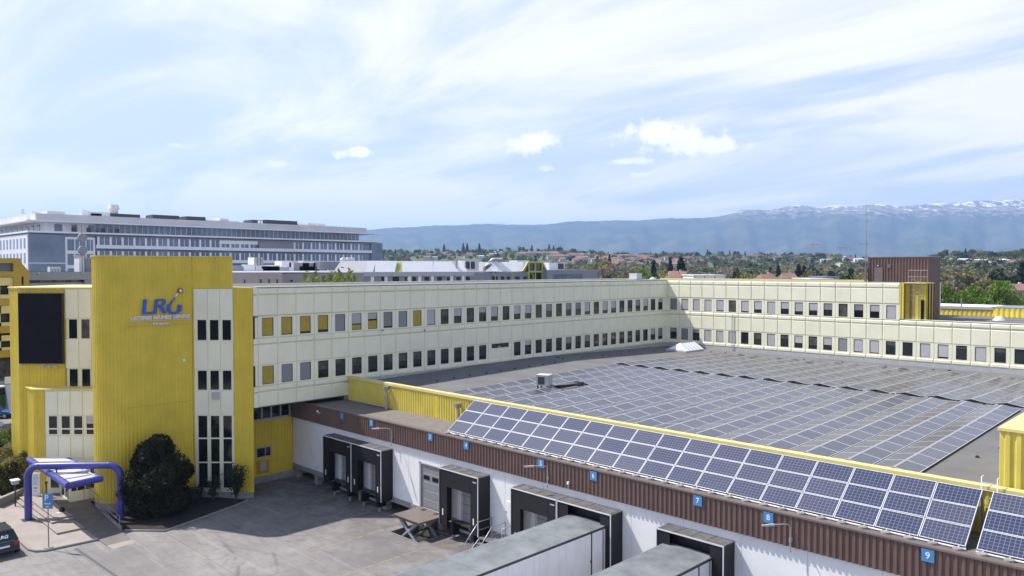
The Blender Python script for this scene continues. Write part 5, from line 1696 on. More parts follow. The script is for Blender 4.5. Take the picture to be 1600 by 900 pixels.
def roof_rows():
    per = 2.087; tilt = R(10); pw = 1.0; L = 1.69
    me = pv_mesh(L - .025, pw, .035, 'pv_cells_roof', 'pv_frame_roof', .032)
    fold = MB(); fold.add([(-pw * math.cos(tilt), 0, 0), (0, 0, pw * math.sin(tilt)), (pw * math.cos(tilt), 0, 0)], [(0, 1, 2)]); fold = fold.mesh('end_shadow', ['pv_dark'])  # black triangle painted in for the shadow under the open ridge end
    hw = pw * math.cos(tilt)
    slope_n = math.atan2(.38, 22.6); slope_f = -math.atan2(.60, 24.4)
    def nth(i): return ['first', 'second', 'third', 'fourth', 'fifth', 'sixth', 'seventh', 'eighth', 'ninth', 'tenth', 'eleventh', 'twelfth', 'thirteenth', 'fourteenth', 'fifteenth', 'sixteenth', 'seventeenth', 'eighteenth'][i]
    for i in range(18):
        xc = -12.39 + 2 * per - i * per if True else 0
        j = i - 2                      # counted from the right-hand end of the near block
        for blk, (y0, n, sl) in (('near', (37.85, 12, slope_n)), ('far', (59.35, 11, slope_f))):
            if blk == 'near' and j < 0: continue
            lab = ('%s panel ridge from the yellow box, on the near side of the cable gap' % nth(j)) if blk == 'near' else ('%s panel ridge from the right picture edge, beyond the cable gap' % nth(i))
            zc = roof_z(xc, y0) + .10
            t = thing('solar_panel_row', lab, 'solar panels', (xc, y0, zc - .1), 'low ridges of solar panels on the main roof')
            yy = y0
            for k in range(n):
                y = y0 + k * L; z = roof_z(xc, y) + .10
                if blk == 'near' and j in (13,) and k in (4, 5): skip = 'R'
                elif blk == 'near' and j in (99,): skip = 'L'
                else: skip = ''
                # long side along +y: rotate the module so that its x axis points to +y and it leans to the ridge
                if skip != 'R':
                    M = Matrix.Translation((xc + hw + .018, y, z)) @ Matrix.Rotation(sl, 4, 'X') @ Matrix.Rotation(tilt, 4, 'Y') @ Matrix.Rotation(R(90), 4, 'Z')
                    inst('solar_panel', me, t, M.to_translation(), rot=M.to_euler())
                if skip != 'L':
                    M = Matrix.Translation((xc - hw - .018, y + L - .025, z + (L * math.sin(sl)))) @ Matrix.Rotation(sl, 4, 'X') @ Matrix.Rotation(-tilt, 4, 'Y') @ Matrix.Rotation(R(-90), 4, 'Z')
                    inst('solar_panel', me, t, M.to_translation(), rot=M.to_euler())
            m = MB()
            for xx in (xc - hw, xc + hw): m.tube([(xx, y0, zc - .04), (xx, y0 + n * L, roof_z(xc, y0 + n * L) + .06)], .022, 4)
            m.tube([(xc, y0, zc + .13), (xc, y0 + n * L, roof_z(xc, y0 + n * L) + .23)], .022, 4)
            m.build('support_rail', ['pv_dark'], t)
            inst('end_shadow', fold, t, (xc, y0 + .03, zc - .04))
    # cable trays and boxes in the gap
    t = thing('cable_tray', 'line of cables and trays in the gap between the two solar panel blocks', 'cable tray', (-28, 58.75, 8.1))
    rr = random.Random(9)
    m = MB(); m.box(-44.8, -9.0, 58.62, 58.78, 8.10, 8.16); m.build('tray', ['grey_metal'], t)
    for k in range(32):
        x = -44.2 + k * per / 2 + rr.uniform(-.2, .2)
        m = MB(); a = rr.uniform(.1, .45)
        m.tube([(x - a, 58.9 + rr.uniform(-.2, .2), 8.15), (x, 58.9, 8.2 + rr.uniform(.02, .12)), (x + a, 58.75 + rr.uniform(-.3, .2), 8.15)], .03, 5); m.build('cable_loop', ['black_rubber' if k % 2 else 'light_grey'], t)


roof_rows()


def roof_items():
    # box cooling unit between the rows
    x, y = -40.05, 44.3; z = roof_z(x, y)
    t = thing('cooling_unit', 'pale grey box cooling unit with a black grille among the roof panels', 'air conditioner', (x, y, z))
    rz = R(20)
    m = MB(); m.box(-.5, .5, -.45, .45, .35, 1.15); inst('casing', m.mesh('casing', ['light_grey']), t, (x, y, z), rz)
    m = MB(); m.box(-.36, .2, -.468, -.451, .45, 1.02); inst('grille', m.mesh('grille', ['dark_steel']), t, (x, y, z), rz)
    m = MB(); m.box(-.52, .52, -.47, .47, 1.151, 1.18); inst('lid', m.mesh('lid', ['white_metal']), t, (x, y, z), rz)
    for sx in (-.4, .4):
        for sy in (-.35, .35):
            m = MB(); m.box(sx - .05, sx + .05, sy - .05, sy + .05, 0, .35); inst('foot', m.mesh('foot', ['dark_steel']), t, (x, y, z), rz)
    for k, (a, b) in enumerate(((.5, .1), (.6, -.15))):
        m = MB(); m.tube([(x + .3, y + a, z + .3), (x + .9, y + 1.6 + b, z + .32), (x + 1.0, y + 3.4, z + .3)], .045, 6); m.build('pipe', ['galvanised'], t)
    m = MB(); m.box(x + .6, x + 1.3, y + 2.9, y + 3.2, z + .05, z + .4); m.build('pipe_box', ['dark_steel'], t)
    # skylight
    z = 7.62
    x0, x1, y0, y1 = -50.2, -47.5, 76.6, 80.4
    t = thing('skylight', 'white ridge skylight on the roof in the corner of the two cream wings', 'skylight', (-49, 78.5, z))
    xm = (x0 + x1) / 2
    m = MB(); m.box(x0, x1, y0, y1, z - .1, z + .18); m.build('curb', ['light_grey'], t)
    m = MB()
    m.add([(x0, y0, z + .18), (x1, y0, z + .18), (xm, y0 + .9, z + 1.0), (x0, y1, z + .18), (x1, y1, z + .18), (xm, y1, z + 1.0)], [(0, 1, 2), (3, 5, 4), (0, 2, 5, 3), (1, 4, 5, 2)])
    m.build('glazing', ['white_clean'], t)
    m = MB()
    for k in range(5):
        yy = y0 + .9 + (y1 - y0 - .9) * k / 4
        m.tube([(x1, yy, z + .2), (xm, yy, z + 1.02), (x0, yy, z + .2)], .03, 4)
    m.tube([(xm, y0 + .9, z + 1.02), (xm, y1, z + 1.02)], .04, 5); m.tube([(x0, y0, z + .2), (xm, y0 + .9, z + 1.02), (x1, y0, z + .2)], .03, 5); m.build('glazing_bar', ['grey_metal'], t)
    m = MB(); m.add([(x0 + .15, y0 + .02, z + .2), (x1 - .15, y0 + .02, z + .2), (xm, y0 + .84, z + .93)], [(0, 1, 2)]); m.build('end_glass', ['glass_teal'], t)
    # roof drains
    d = MB(); d.tube([(0, 0, 0), (0, 0, .04)], .11, 10); d.tube([(0, 0, .04), (0, 0, .10)], .07, 8); dm = d.mesh('roof_drain', ['dark_steel'])
    pts = [(-49.7, y) for y in (41.6, 43.5, 45.3, 47.3, 49.1, 50.9, 52.8, 54.8, 56.5)] + [(-50.9, 59.0), (-52.2, 59.8), (-50.7, 61.9), (-50.6, 65.2), (-50.5, 68.4), (-51.7, 71.5), (-50.6, 74.8)]
    pts += [(-46.0, 79.5), (-44.6, 80.2), (-42.2, 79.4), (-38.5, 80.1), (-35.1, 79.6), (-31.4, 80.4), (-27.0, 79.9), (-22.9, 80.5), (-18.8, 79.6)]
    pts += [(-10.3, 43.4), (-9.9, 46.2), (-9.6, 51.6)]
    for (x, y) in pts:
        if y < 58: lb = 'small black drain in the shaded roof strip along the long wing' if x < -40 else 'small black drain on the bare roof strip beside the yellow box'
        else: lb = 'small black drain on the roof strip in front of the sunlit wing' if x > -48 else 'small black drain in the far shaded part of the roof strip'
        o = inst('roof_drain', dm, None, (x, y, roof_z(x, y)))
        tag(o, lb, 'roof drain', {'small black drain in the shaded roof strip along the long wing': 'drains in the near shaded strip', 'small black drain on the bare roof strip beside the yellow box': 'drains beside the yellow box',
                                  'small black drain on the roof strip in front of the sunlit wing': 'drains before the sunlit wing'}.get(lb, 'drains in the far shaded strip'))
    o = MB(); o.tube([(0, 0, 0), (0, 0, .1)], .3, 12); o.tube([(0, 0, .1), (0, 0, .25)], .14, 10)
    x, y = -21.2, 79.3
    tag(inst('roof_vent', o.mesh('roof_vent', ['dark_steel']), None, (x, y, roof_z(x, y))), 'squat dark roof vent standing alone before the right end of the sunlit wing', 'vent')
    # vent pipes on the dock roof
    for (x, y, lb, h) in ((-48.55, YP - .35, 'beige vent pipe with grey cowl against the shaded end of the yellow parapet', 1.45), (-40.2, YP - .35, 'beige vent pipe with grey cowl against the sunlit parapet beside the solar array', 1.15)):
        t = thing('vent_pipe', lb, 'vent pipe', (x, y, FT), 'vent pipes on the dock roof')
        m = MB(); m.tube([(x, y, FT - .02), (x, y, FT + h)], .11, 12); m.build('pipe', ['pipe_beige'], t)
        m = MB(); m.tube([(x, y, FT + h), (x, y, FT + h + .08), (x, y, FT + h + .3)], .22, 14); m.build('cowl', ['grey_metal'], t)
        m = MB()
        if x < -45: m.tube([(x, y, FT + .12), (x - 3.9, y, FT + .10)], .07, 8)
        else: m.tube([(x, y, FT + .35), (x + .75, y, FT + .2)], .08, 8)
        m.build('branch_pipe', ['pipe_beige'], t)
    # things on the long wing roof
    x, y = -58.5, 79.5
    q = at_x(993, 437, -58.5); x, y = q[0], q[1]
    t = thing('roof_cabinet', 'small pale box cabinet on the roof edge near the corner of the cream wings', 'cabinet', (x, y, 15.66))
    m = MB(); m.box(x - .6, x + .6, y - .55, y + .55, 15.66, 16.62); m.build('casing', ['white_metal'], t)
    m = MB(); m.box(x - .7, x + .7, y - 1.0, y + .9, 15.66, 15.95); m.build('base', ['light_grey'], t)
    q = at_x(1020, 437, -57.5); x, y = q[0], q[1]
    m = MB(); m.tube([(0, 0, 0), (0, 0, .25)], .45, 14); m.tube([(0, 0, .25), (0, 0, .38), (0, 0, .45)], .40, 14, 0, .1)
    tag(inst('dome_light', m.mesh('dome_light', ['white_metal']), None, (x, y, 15.66)), 'little white rooflight dome right of the pale cabinet', 'rooflight')


roof_items()


def yellow_box():
    t = thing('roof_plant_box', 'pale yellow ribbed roof enclosure with an open top at the right edge', 'roof enclosure', (-4, 42, 7.8))
    x0, x1, y0, y1, z1 = -8.1, 2.0, 37.7, 47.0, 10.38
    corr_wall('front_wall', [(x0, y0), (x1, y0)], 7.5, z1, .40, .07, 'yellow_bright', t)
    corr_wall('side_wall', [(x0, y1), (x0, y0)], 7.5, z1, .40, .03, 'yellow_bright', t)
    m = MB(); m.box(x0 + .02, x1, y0 + .02, y0 + .1, 7.5, z1 - .02); m.box(x0 + .02, x0 + .1, y0 + .1, y1, 7.5, z1 - .02); m.build('wall_core', ['yellow_paint'], t)
    m = MB(); m.box(x0 - .08, x1, y0 - .12, y0 + .45, z1, z1 + .12); m.box(x0 - .08, x0 + .75, y0 + .45, y1, z1, z1 + .12); m.build('cap', ['yellow_cap'], t)
    m = MB(); m.box(x0 + .1, x1, y0 + .1, y1, 9.7, 9.75); m.build('inner_floor', ['roof_membrane'], t)


yellow_box()


# ================================================================== BUILDINGS BEHIND
def yx(px, X): return at_x(px, 420, X)[1]


def far_office():
    X = -200.0
    Y0, Y1 = 47.9, 141.0
    t = thing('office_block', 'long blue-grey glass and concrete office block far behind the yellow tower', 'building', (X, 95, 0))
    m = MB(); m.box(X - 95, X - .5, Y0 + .5, Y1, 0, 25.4); m.build('wall', ['office_blue'], t)
    m = MB(); m.box(X - 90, X - 2.2, Y0 + 4, Y1 - 3, 25.4, 28.3); m.build('top_storey_wall', ['office_white'], t)
    m = MB(); m.box(X - 92, X - .3, Y0 + 1.7, Y1 - 1.5, 28.28, 29.82); m.build('roof_parapet', ['office_concrete'], t)
    m = MB(); m.box(X - 95, X + .6, Y0 - .3, Y1 + 3.5, 27.95, 28.27); m.build('roof_slab', ['office_white'], t)
    m = MB(); m.box(X - 95, X + .5, Y0 - .1, Y1 + 4.5, 25.42, 25.82); m.build('balcony_slab', ['office_white'], t)
    m = MB(); m.box(X - 95, X + .1, Y1, Y1 + 4.2, 0, 25.2); m.build('end_wall', ['office_blue'], t)
    m = MB(); m.box(X - .45, X + .05, Y0 + .2, yx(103, X), 0, 25.0); m.build('blank_facade', ['office_blue'], t)
    m = MB(); m.box(X - .4, X + .07, Y0 + .2, yx(103, X), 18.4, 18.6); m.build('facade_joint', ['office_white'], t)
    # stair section between the blank blue wall and the window bands
    ya, yb = yx(103, X), yx(148, X)
    m = MB(); m.box(X - .45, X + .1, ya, yb, 0, 24.4); m.build('stair_facade', ['office_white'], t)
    win = MB(); win.box(0, .05, -1.55, 1.55, 0, 2.6, 1); win.box(.05, .12, -.1, .1, 0, 2.6, 0); win.box(.05, .12, .9, 1.0, 0, 2.6, 0); winm = win.mesh('window', ['office_white', 'glass_blue'])
    for k in range(4):
        for yy in (ya + 1.9, yb - 1.9): inst('window', winm, t, (X + .1, yy, 21.5 - k * 3.4))
    m = MB(); m.box(X, X + .18, ya - .1, ya + .1, 10, 24.5); m.box(X, X + .18, yb - .1, yb + .1, 10, 24.5); m.box(X, X + .18, ya, yb, 24.4, 24.6); m.build('facade_frame', ['office_white'], t)
    # banded windows
    y0 = yb + .8; pitch = 2.73; n = int((Y1 - y0) / pitch)
    wm = MB(); wm.box(0, .05, .28, pitch - .28, 0, 1.9, 1); wm.box(.05, .14, pitch / 2 - .06, pitch / 2 + .06, 0, 1.9, 0); wm.box(.0, .22, -.22, .28, 0, 1.9, 0); wm = wm.mesh('window', ['office_white', 'glass_blue'])
    ws = MB(); ws.box(0, .05, .28, pitch - .28, 0, .95, 1); ws.box(.05, .14, pitch / 2 - .06, pitch / 2 + .06, 0, .95, 0); ws.box(.0, .22, -.22, .28, 0, .95, 0); ws.box(0, .1, -.22, pitch - .22, .96, 1.9, 0); ws = ws.mesh('window', ['office_white', 'glass_blue'])
    for lev in range(4):
        zb = 22.92 - 3.35 * lev
        m = MB(); m.box(X - .2, X + .35, y0 - .5, Y1, zb - .85, zb - .02); m.build('spandrel_band', ['office_white'], t)
        for k in range(n):
            special = lev == 0 and (11 <= k <= 18)
            if special and k >= 15:
                continue
            inst('window', ws if special else wm, t, (X, y0 + k * pitch, zb))
        if lev == 0:
            m = MB(); m.box(X, X + .12, y0 + 15 * pitch, y0 + 19 * pitch - .3, zb, zb + 1.9); m.build('blank_panel', ['grey_render'], t)
    m = MB(); m.box(X - .2, X + .36, y0 - .5, Y1, 24.85, 25.0); m.build('facade_frame', ['grey_metal'], t)
    # glazed top storey
    g = MB(); g.box(0, .05, .05, 1.32, 0, 2.1, 1); g.box(0, .12, -.05, .05, 0, 2.1, 0); g = g.mesh('glazing', ['office_white', 'glass_blue'])
    for k in range(int((Y1 - 3 - y0) / 1.37)): inst('glazing', g, t, (X - 2.15, y0 + k * 1.37, 25.84))
    for k, w in enumerate((1.6, 1.2, 2.4, 1.4)):
        m = MB(); m.box(X - 2.15, X - 2.1, Y0 + 6 + k * 3.6, Y0 + 6 + k * 3.6 + w, 25.9, 27.6); m.build('glazing', ['glass_blue'], t)
    # side facade, facing left
    m = MB(); m.box(X - 95, X - .5, Y0 + .1, Y0 + .5, 0, 25.0); m.build('side_facade', ['office_white'], t)
    sw = MB(); sw.box(-.6, .6, -.06, 0, 0, 2.3); sw = sw.mesh('window', ['glass_blue'])
    for lev in range(3):
        for k in range(26): inst('window', sw, t, (X - 3 - k * 3.1, Y0 + .1, 21.9 - 3.4 * lev))
    for k in range(14):
        m = MB(); m.box(X - 8 - k * 5, X - 6 - k * 5, Y0 + 3.9, Y0 + 4.0, 25.9, 27.5); m.build('glazing', ['glass_blue'], t)
    # roof plant
    for (pa, pb, za, zb, mt, nm) in ((75, 103, 29.8, 31.0, 'office_concrete', 'roof_box'), (136, 173, 29.8, 31.3, 'office_concrete', 'roof_box'), (143, 160, 29.8, 30.9, 'dark_steel', 'louvre'), (175, 220, 29.7, 31.1, 'dark_steel', 'louvre'),
                                    (240, 281, 29.8, 31.3, 'dark_steel', 'louvre'), (292, 322, 29.8, 31.3, 'dark_steel', 'louvre'), (323, 374, 29.8, 30.6, 'office_concrete', 'roof_box'), (344, 358, 30.5, 31.2, 'office_concrete', 'roof_box'),
                                    (394, 410, 29.8, 31.2, 'dark_steel', 'louvre'), (415, 465, 29.8, 31.4, 'dark_steel', 'louvre'), (466, 480, 29.8, 30.7, 'office_white', 'roof_box'), (482, 509, 29.8, 31.0, 'office_concrete', 'roof_box'), (510, 541, 29.8, 30.5, 'office_white', 'roof_box')):
        a, b = yx(pa, X - 8), yx(pb, X - 8)
        m = MB(); m.box(X - 13, X - 8, a, b, za, zb); m.build(nm, [mt], t)
    for px, r, zt, zc in ((179, 1.0, 32.4, 33.4),):
        y = yx(px, X - 10); m = MB(); m.tube([(X - 10, y, 29.8), (X - 10, y, zt)], r, 12); m.tube([(X - 10, y, zt), (X - 10, y, zt + .3), (X - 10, y, zc)], r * 1.4, 12, 0, r * 1.1); m.build('roof_exhaust', ['office_concrete'], t)
    for px, r, zt in ((126, .4, 31.6), (127, .3, 31.5), (129, .3, 31.5), (132, .3, 31.5), (400, .3, 31), (404, .3, 31), (34, .4, 31), (52, .8, 30.6), (491, .1, 32.4), (531, .3, 31)):
        y = yx(px, X - 9); m = MB(); m.tube([(X - 7, y, 29.8), (X - 7, y, zt)], r, 8); m.build('roof_pipe', ['office_white'], t)
    # terrace screens in front of the white part
    for k in range(4):
        m = MB(); m.box(X - .2, X - .1, Y0 + 9 + 3.2 * k, Y0 + 9 + 3.2 * k + .9, 25.82, 26.9); m.build('planter', ['dark_steel'], t)


far_office()


def bwin(t, X, pa, pb, ya, yb, matn='glass_dark', frame='light_grey'):
    a = at_x(pa, ya, X); b = at_x(pb, yb, X)
    m = MB(); m.box(X, X + .06, a[1], b[1], b[2], a[2]); w = m.build('window', [frame], t)
    m = MB(); m.box(X + .06, X + .08, a[1] + .08, b[1] - .08, b[2] + .08, a[2] - .08); m.build('pane', [matn], w)


def low_buildings():
    # --- pink rendered block with dark small windows
    X = -118.0
    a, b, c = yx(360, X), yx(441, X), yx(569, X)
    t = thing('rendered_block', 'low pinkish block with small windows just behind the roof edge right of the yellow tower', 'building', (X, (a + c) / 2, 0))
    z = at_x(450, 426, X)[2]
    m = MB(); m.box(X - 18, X, a - 6, b, 0, z); m.build('wall', ['pink_render'], t)
    m = MB(); m.box(X - 18, X - .1, b, c, 0, z - .12); m.build('grey_wall', ['taupe_render'], t)
    m = MB(); m.box(X - 18.2, X + .1, a - 6.2, c + .1, z, z + .14); m.build('roof_edge', ['roof_white'], t)
    for pa, pb in ((404.8, 409.5), (418, 422.5), (430.8, 435)): bwin(t, X, pa, pb, 435.5, 443.5)
    bwin(t, X, 380, 384, 436, 443.5); bwin(t, X, 452, 458.5, 436, 441.5, 'interior')
    # --- roof plant deck further back
    X = -150.0
    t = thing('plant_deck', 'roof deck crowded with pale ventilation boxes and ducts in front of the far office block', 'building', (X, yx(460, X), 0))
    zb = at_x(460, 424, X)[2]
    m = MB(); m.box(X - 15, X, yx(355, X), yx(572, X), 0, zb); m.build('wall', ['grey_render'], t)
    m = MB(); m.box(X - 15.2, X + .1, yx(355, X), yx(572, X) + .1, zb, zb + .15); m.build('roof_edge', ['office_white'], t)
    zz = lambda y: at_x(460, y, X)[2]
    for (pa, pb, yt, yb, mt, d) in ((381, 399, 413.5, 425, 'white_clean', 1), (363, 380, 415, 424, 'grey_render', 2), (400, 437, 414, 424, 'office_white', 3), (398, 411, 402.5, 413, 'office_concrete', 3), (440, 455, 408, 416, 'white_clean', 3), (452, 459, 410, 423, 'white_clean', 1),
                                (459, 500, 410.5, 423, 'grey_metal', 4), (473, 483, 407, 415, 'white_metal', 2), (490, 500, 409, 417, 'white_metal', 2), (468, 498, 416, 423, 'light_grey', 1), (409, 437, 416, 418.5, 'roof_white', .6), (411, 436, 419, 423, 'light_grey', .8), (428, 452, 418, 423, 'light_grey', 1)):
        m = MB(); m.box(X - 3 - d, X - 3, yx(pa, X - 3), yx(pb, X - 3), zz(yb) - .2, zz(yt)); m.build('ventilation_box', [mt], t)
    corr_wall('duct_wall', [(X - 1, yx(500, X - 1)), (X - 1, yx(556, X - 1))], zz(421), zz(408.5), 1.1, .12, 'grey_metal', t)
    m = MB(); m.box(X - 4, X - 1.05, yx(500, X - 1), yx(556, X - 1), zz(421), zz(408.4)); m.build('duct_housing', ['grey_metal'], t)
    for px in (535, 542.5, 548.5):
        y = yx(px, X - 2); m = MB(); m.tube([(X - 2, y, zz(409)), (X - 2, y, zz(405)), (X - 1.2, y, zz(404.2))], .55, 10); m.build('duct_outlet', ['white_metal'], t)
    for px in (399.5, 404, 409):
        y = yx(px, X - 2); m = MB(); m.tube([(X - 2, y, zz(414)), (X - 2, y, zz(402.5))], .35, 8); m.build('flue', ['light_grey'], t)
    # --- white sloping roof range
    X = -130.0
    t = thing('sawtooth_hall', 'long hall with steep white roof slopes and a lime-yellow framed glass gable', 'building', (X, yx(700, X), 0))
    z0, z1, z2 = at_x(700, 431, X)[2], at_x(700, 424.5, X)[2], H + 11.5 * 175 / F
    segs = [(572, 583), (585.5, 617), (629, 676), (676.5, 729), (769, 779), (780, 818)]
    ya, yb = yx(567, X), yx(850, X)
    m = MB(); m.box(X - 16, X, ya, yb, 0, z0); m.build('wall', ['grey_render'], t)
    m = MB(); m.box(X - 15.5, X - .05, ya, yx(740, X), z0, z1); m.build('upper_wall', ['office_white'], t)
    m = MB(); m.box(X - 16, X + .3, ya - .1, yx(738, X), z0 + .0, z1 - .03); m.build('fascia', ['light_grey'], t)
    k2 = .0
    for (pa, pb) in segs:
        a, b = yx(pa, X), yx(pb, X); sh = 1.9
        m = MB()
        m.add([(X, a, z1), (X, b, z1), (X - 2.4, b + sh + .5, z2), (X - 2.4, a + sh, z2), (X - 12, a + sh, z2), (X - 12, b + sh + .5, z2)], [(0, 1, 2, 3), (3, 2, 5, 4)])
        m.build('roof_slope', ['roof_white'], t)
        m = MB()
        m.add([(X, b, z1 - .01), (X - 2.4, b + sh + .5, z2 - .01), (X - 12, b + sh + .5, z2 - .01), (X - 12, b, z1 - .01)], [(0, 3, 2, 1)])
        m.add([(X, a, z1 - .01), (X - 2.4, a + sh, z2 - .01), (X - 12, a + sh, z2 - .01), (X - 12, a, z1 - .01)], [(0, 1, 2, 3)])
        m.build('slope_end', ['grey_render'], t)
    a, b = yx(617, X), yx(629, X)
    m = MB(); m.add([(X - .3, a, z1), (X - .3, b, z1), (X - 2.5, b + 2, z2 - .4), (X - 2.5, a + 2, z2 - .4)], [(0, 1, 2, 3)]); m.build('rooflight_slope', ['lime_frame'], t)
    m = MB(); m.box(X - 16, X - .2, yx(738, X), yb, z0, z1 - .2); m.build('dark_upper_wall', ['grey_render'], t)
    for k, (pa, pb) in enumerate(((594.5, 601), (612, 624), (631, 636), (643, 651), (662, 671), (682, 691), (697, 703), (712, 720), (727, 735), (768, 778), (782, 788), (791, 797), (804, 812), (817, 823))):
        bwin(t, X + .02, pa, pb, 431.5, 440, 'glass_dark', 'white_metal' if k < 9 else 'grey_metal')
    for px in (582, 603, 640, 656, 676, 706, 724):
        yy = yx(px, X); m = MB(); m.box(X, X + .1, yy - .5, yy + .3, z0 - 3, z0); m.build('pier', ['office_white'], t)
    # lime gable
    g = [(817, 424), (825, 410), (847, 410), (854, 424)]
    gp = [at_x(px, py, X + .3) for px, py in g]
    m = MB()
    for i in range(3): m.tube([gp[i], gp[i + 1]], .32, 4)
    for px in (826, 836, 847): m.tube([at_x(px, 440, X + .3), at_x(px, 411, X + .3)], .25, 4)
    m.tube([at_x(826, 424.5, X + .3), at_x(854, 424.5, X + .3)], .35, 4); m.tube([at_x(853.5, 424, X + .3), at_x(853.5, 440, X + .3)], .25, 4)
    m.build('gable_frame', ['lime_frame'], t)
    m = MB(); m.poly3([(X + .05, p[1], p[2]) for p in gp], .1, (1, 0, 0)); q0, q1 = at_x(827, 440, X), at_x(853, 425, X); m.box(X + .05, X + .15, q0[1], q1[1], q0[2], q1[2]); m.build('gable_glass', ['glass_dark'], t)
    # drain pipes in yellow
    for px in (770, 798, 829, 865, 889, 936):
        p0, p1 = at_x(px + 4, 440, X + .6), at_x(px + 4, 430, X + .6); p2 = at_x(px, 425.5, X + .1)
        m = MB(); m.tube([p0, p1, p2], .10, 5); m.build('downpipe', ['lime_frame' if px < 860 else 'glass_teal'], t)
    # rooftop machines
    for (pa, pb, yt, yb2, mt) in ((726, 748, 407.5, 423, 'white_metal'), (701, 716, 419.5, 423.5, 'light_grey'), (712, 715, 408, 420, 'light_grey')):
        q, r2 = at_x(pa, yb2, X - .9), at_x(pb, yt, X - .9)
        m = MB(); m.box(X - 3, X - .9, q[1], r2[1], q[2], r2[2]); o = m.build('roof_machine', [mt], t)
        if pa == 726:
            for (c, d) in ((728, 734), (736, 742)):
                q, r2 = at_x(c, 420, X - .85), at_x(d, 408.7, X - .85); m = MB(); m.box(X - .9, X - .85, q[1], r2[1], q[2], r2[2]); m.build('grille', ['dark_steel'], o)
    for px in (757, 764.5, 769, 775):
        q = at_x(px, 412, X - 3); m = MB(); m.tube([(X - 3, q[1], q[2] - 2.2), (X - 3, q[1], q[2] + (.3 if px > 760 else -.9)), (X - 2.4, q[1] + .4, q[2] + (.9 if px > 760 else -.3)), (X - 1.8, q[1] + 1.2, q[2] + (1.1 if px > 760 else -.1))], .38, 10); m.build('duct_elbow', ['galvanised'], t)
    q = at_x(818, 407, X - 6)
    m = MB(); m.box(X - 9, X - 6, q[1] - 2.2, q[1] + 2.2, q[2] - 1.5, q[2]); m.build('roof_machine', ['office_white'], t)
    # --- grey box with blue glass right of the gable
    X2 = -128.0
    t = thing('grey_annex', 'flat grey annex with pale blue glazing right of the lime-yellow gable', 'building', (X2, yx(895, X2), 0))
    zt = at_x(890, 422.5, X2)[2]
    m = MB(); m.box(X2 - 14, X2, yx(855, X2), yx(934, X2), 0, zt); m.build('wall', ['grey_render'], t)
    m = MB(); m.box(X2 - 14.2, X2 + .15, yx(855, X2), yx(934, X2) + .1, zt, zt + .12); m.build('roof_edge', ['light_grey'], t)
    for k in range(9):
        a, b = at_x(864 + k * 5.2, 438, X2), at_x(868.6 + k * 5.2, 428.5, X2)
        m = MB(); m.box(X2, X2 + .08, a[1], b[1], a[2], b[2]); m.build('window', ['glass_teal' if k < 4 else 'canopy_white' if 0 else 'glass_blue' if k == 9 else 'glass_teal'], t)
    q, r2 = at_x(858, 422, X2 - 2), at_x(882, 410.5, X2 - 2)
    t = thing('rooftop_cooler', 'white boxy rooftop cooler with a dark fan side on the grey annex', 'air conditioner', (X2 - 3, (q[1] + r2[1]) / 2, zt))
    m = MB(); m.box(X2 - 4.5, X2 - 2, q[1], r2[1], zt + .1, r2[2]); m.build('casing', ['white_clean'], t)
    q, r2 = at_x(872, 420.5, X2 - 1.95), at_x(881, 411.5, X2 - 1.95)
    m = MB(); m.box(X2 - 2, X2 - 1.95, q[1], r2[1], zt + .3, r2[2]); m.build('fan_grille', ['dark_steel'], t)
    # --- grey building behind the screen block
    X3 = -98.0
    t = thing('grey_hall', 'grey hall with broad windows between the yellow framed building and the tower', 'building', (X3, yx(95, X3), 0))
    zt = at_x(95, 425, X3)[2]; a, b = yx(46, X3), yx(175, X3)
    m = MB(); m.box(X3 - 15, X3 - 1.2, a, b, 0, zt); m.build('wall', ['grey_render'], t)
    m = MB(); m.box(X3 - 15, X3, a, b, zt - .9, zt); m.box(X3 - 1.2, X3 - .3, a, b, zt - 1.5, zt - 1.2); m.build('roof_edge', ['grey_metal'], t)
    m = MB(); m.box(X3 - 1.2, X3 - .05, yx(132, X3), b, 0, zt - .05); m.build('end_wall', ['grey_render'], t)
    for pa, pb, g in ((64, 79, 'glass_teal'), (88, 102, 'glass_teal'), (110, 124.5, 'canopy_white')):
        bwin(t, X3 - 1.2, pa, pb, 437, 452, 'glass_blue' if g == 'canopy_white' else g)
    for px in (62, 131):
        p0 = at_x(px - 2, 427, X3 + .1); p1 = at_x(px + 2, 436, X3 - .6); m = MB(); m.tube([p0, p1, (p1[0], p1[1], p1[2] - 4)], .1, 5); m.build('downpipe', ['pipe_beige'], t)
    # things on its roof
    for (pa, pb, lb, mt, hh) in ((78, 96, 'row of small white condenser boxes on the grey hall roof', 'white_clean', .6), (124, 132, 'white cabinet beside the round dishes on the grey hall roof', 'white_clean', 1.9), (133, 147, 'dark grey tank box on the grey hall roof against the tower', 'grey_metal', 1.6)):
        t = thing('roof_unit', lb, 'roof unit', (X3 - 5, yx((pa + pb) / 2, X3 - 5), zt))
        q, r2 = yx(pa, X3 - 5), yx(pb, X3 - 5)
        if hh < 1:
            for k in range(4):
                m = MB(); c = q + (r2 - q) * k / 4; m.box(X3 - 6, X3 - 5, c, c + (r2 - q) / 5, zt, zt + hh); m.build('condenser', [mt], t)
        else:
            m = MB(); m.box(X3 - 7, X3 - 5, q, r2, zt, zt + hh); m.build('casing', [mt], t); m = MB(); m.box(X3 - 7.1, X3 - 4.9, q - .1, r2 + .1, zt + hh, zt + hh + .1); m.build('lid', ['light_grey'], t)
    y = yx(128.5, X3 - 4)
    t = thing('dish_mast', 'thin mast with two round dish antennas on the grey hall roof', 'antenna', (X3 - 4, y, zt))
    m = MB(); m.tube([(X3 - 4, y, zt), (X3 - 4, y, zt + 5.6)], .06, 6); m.build('pole', ['pole_grey'], t)
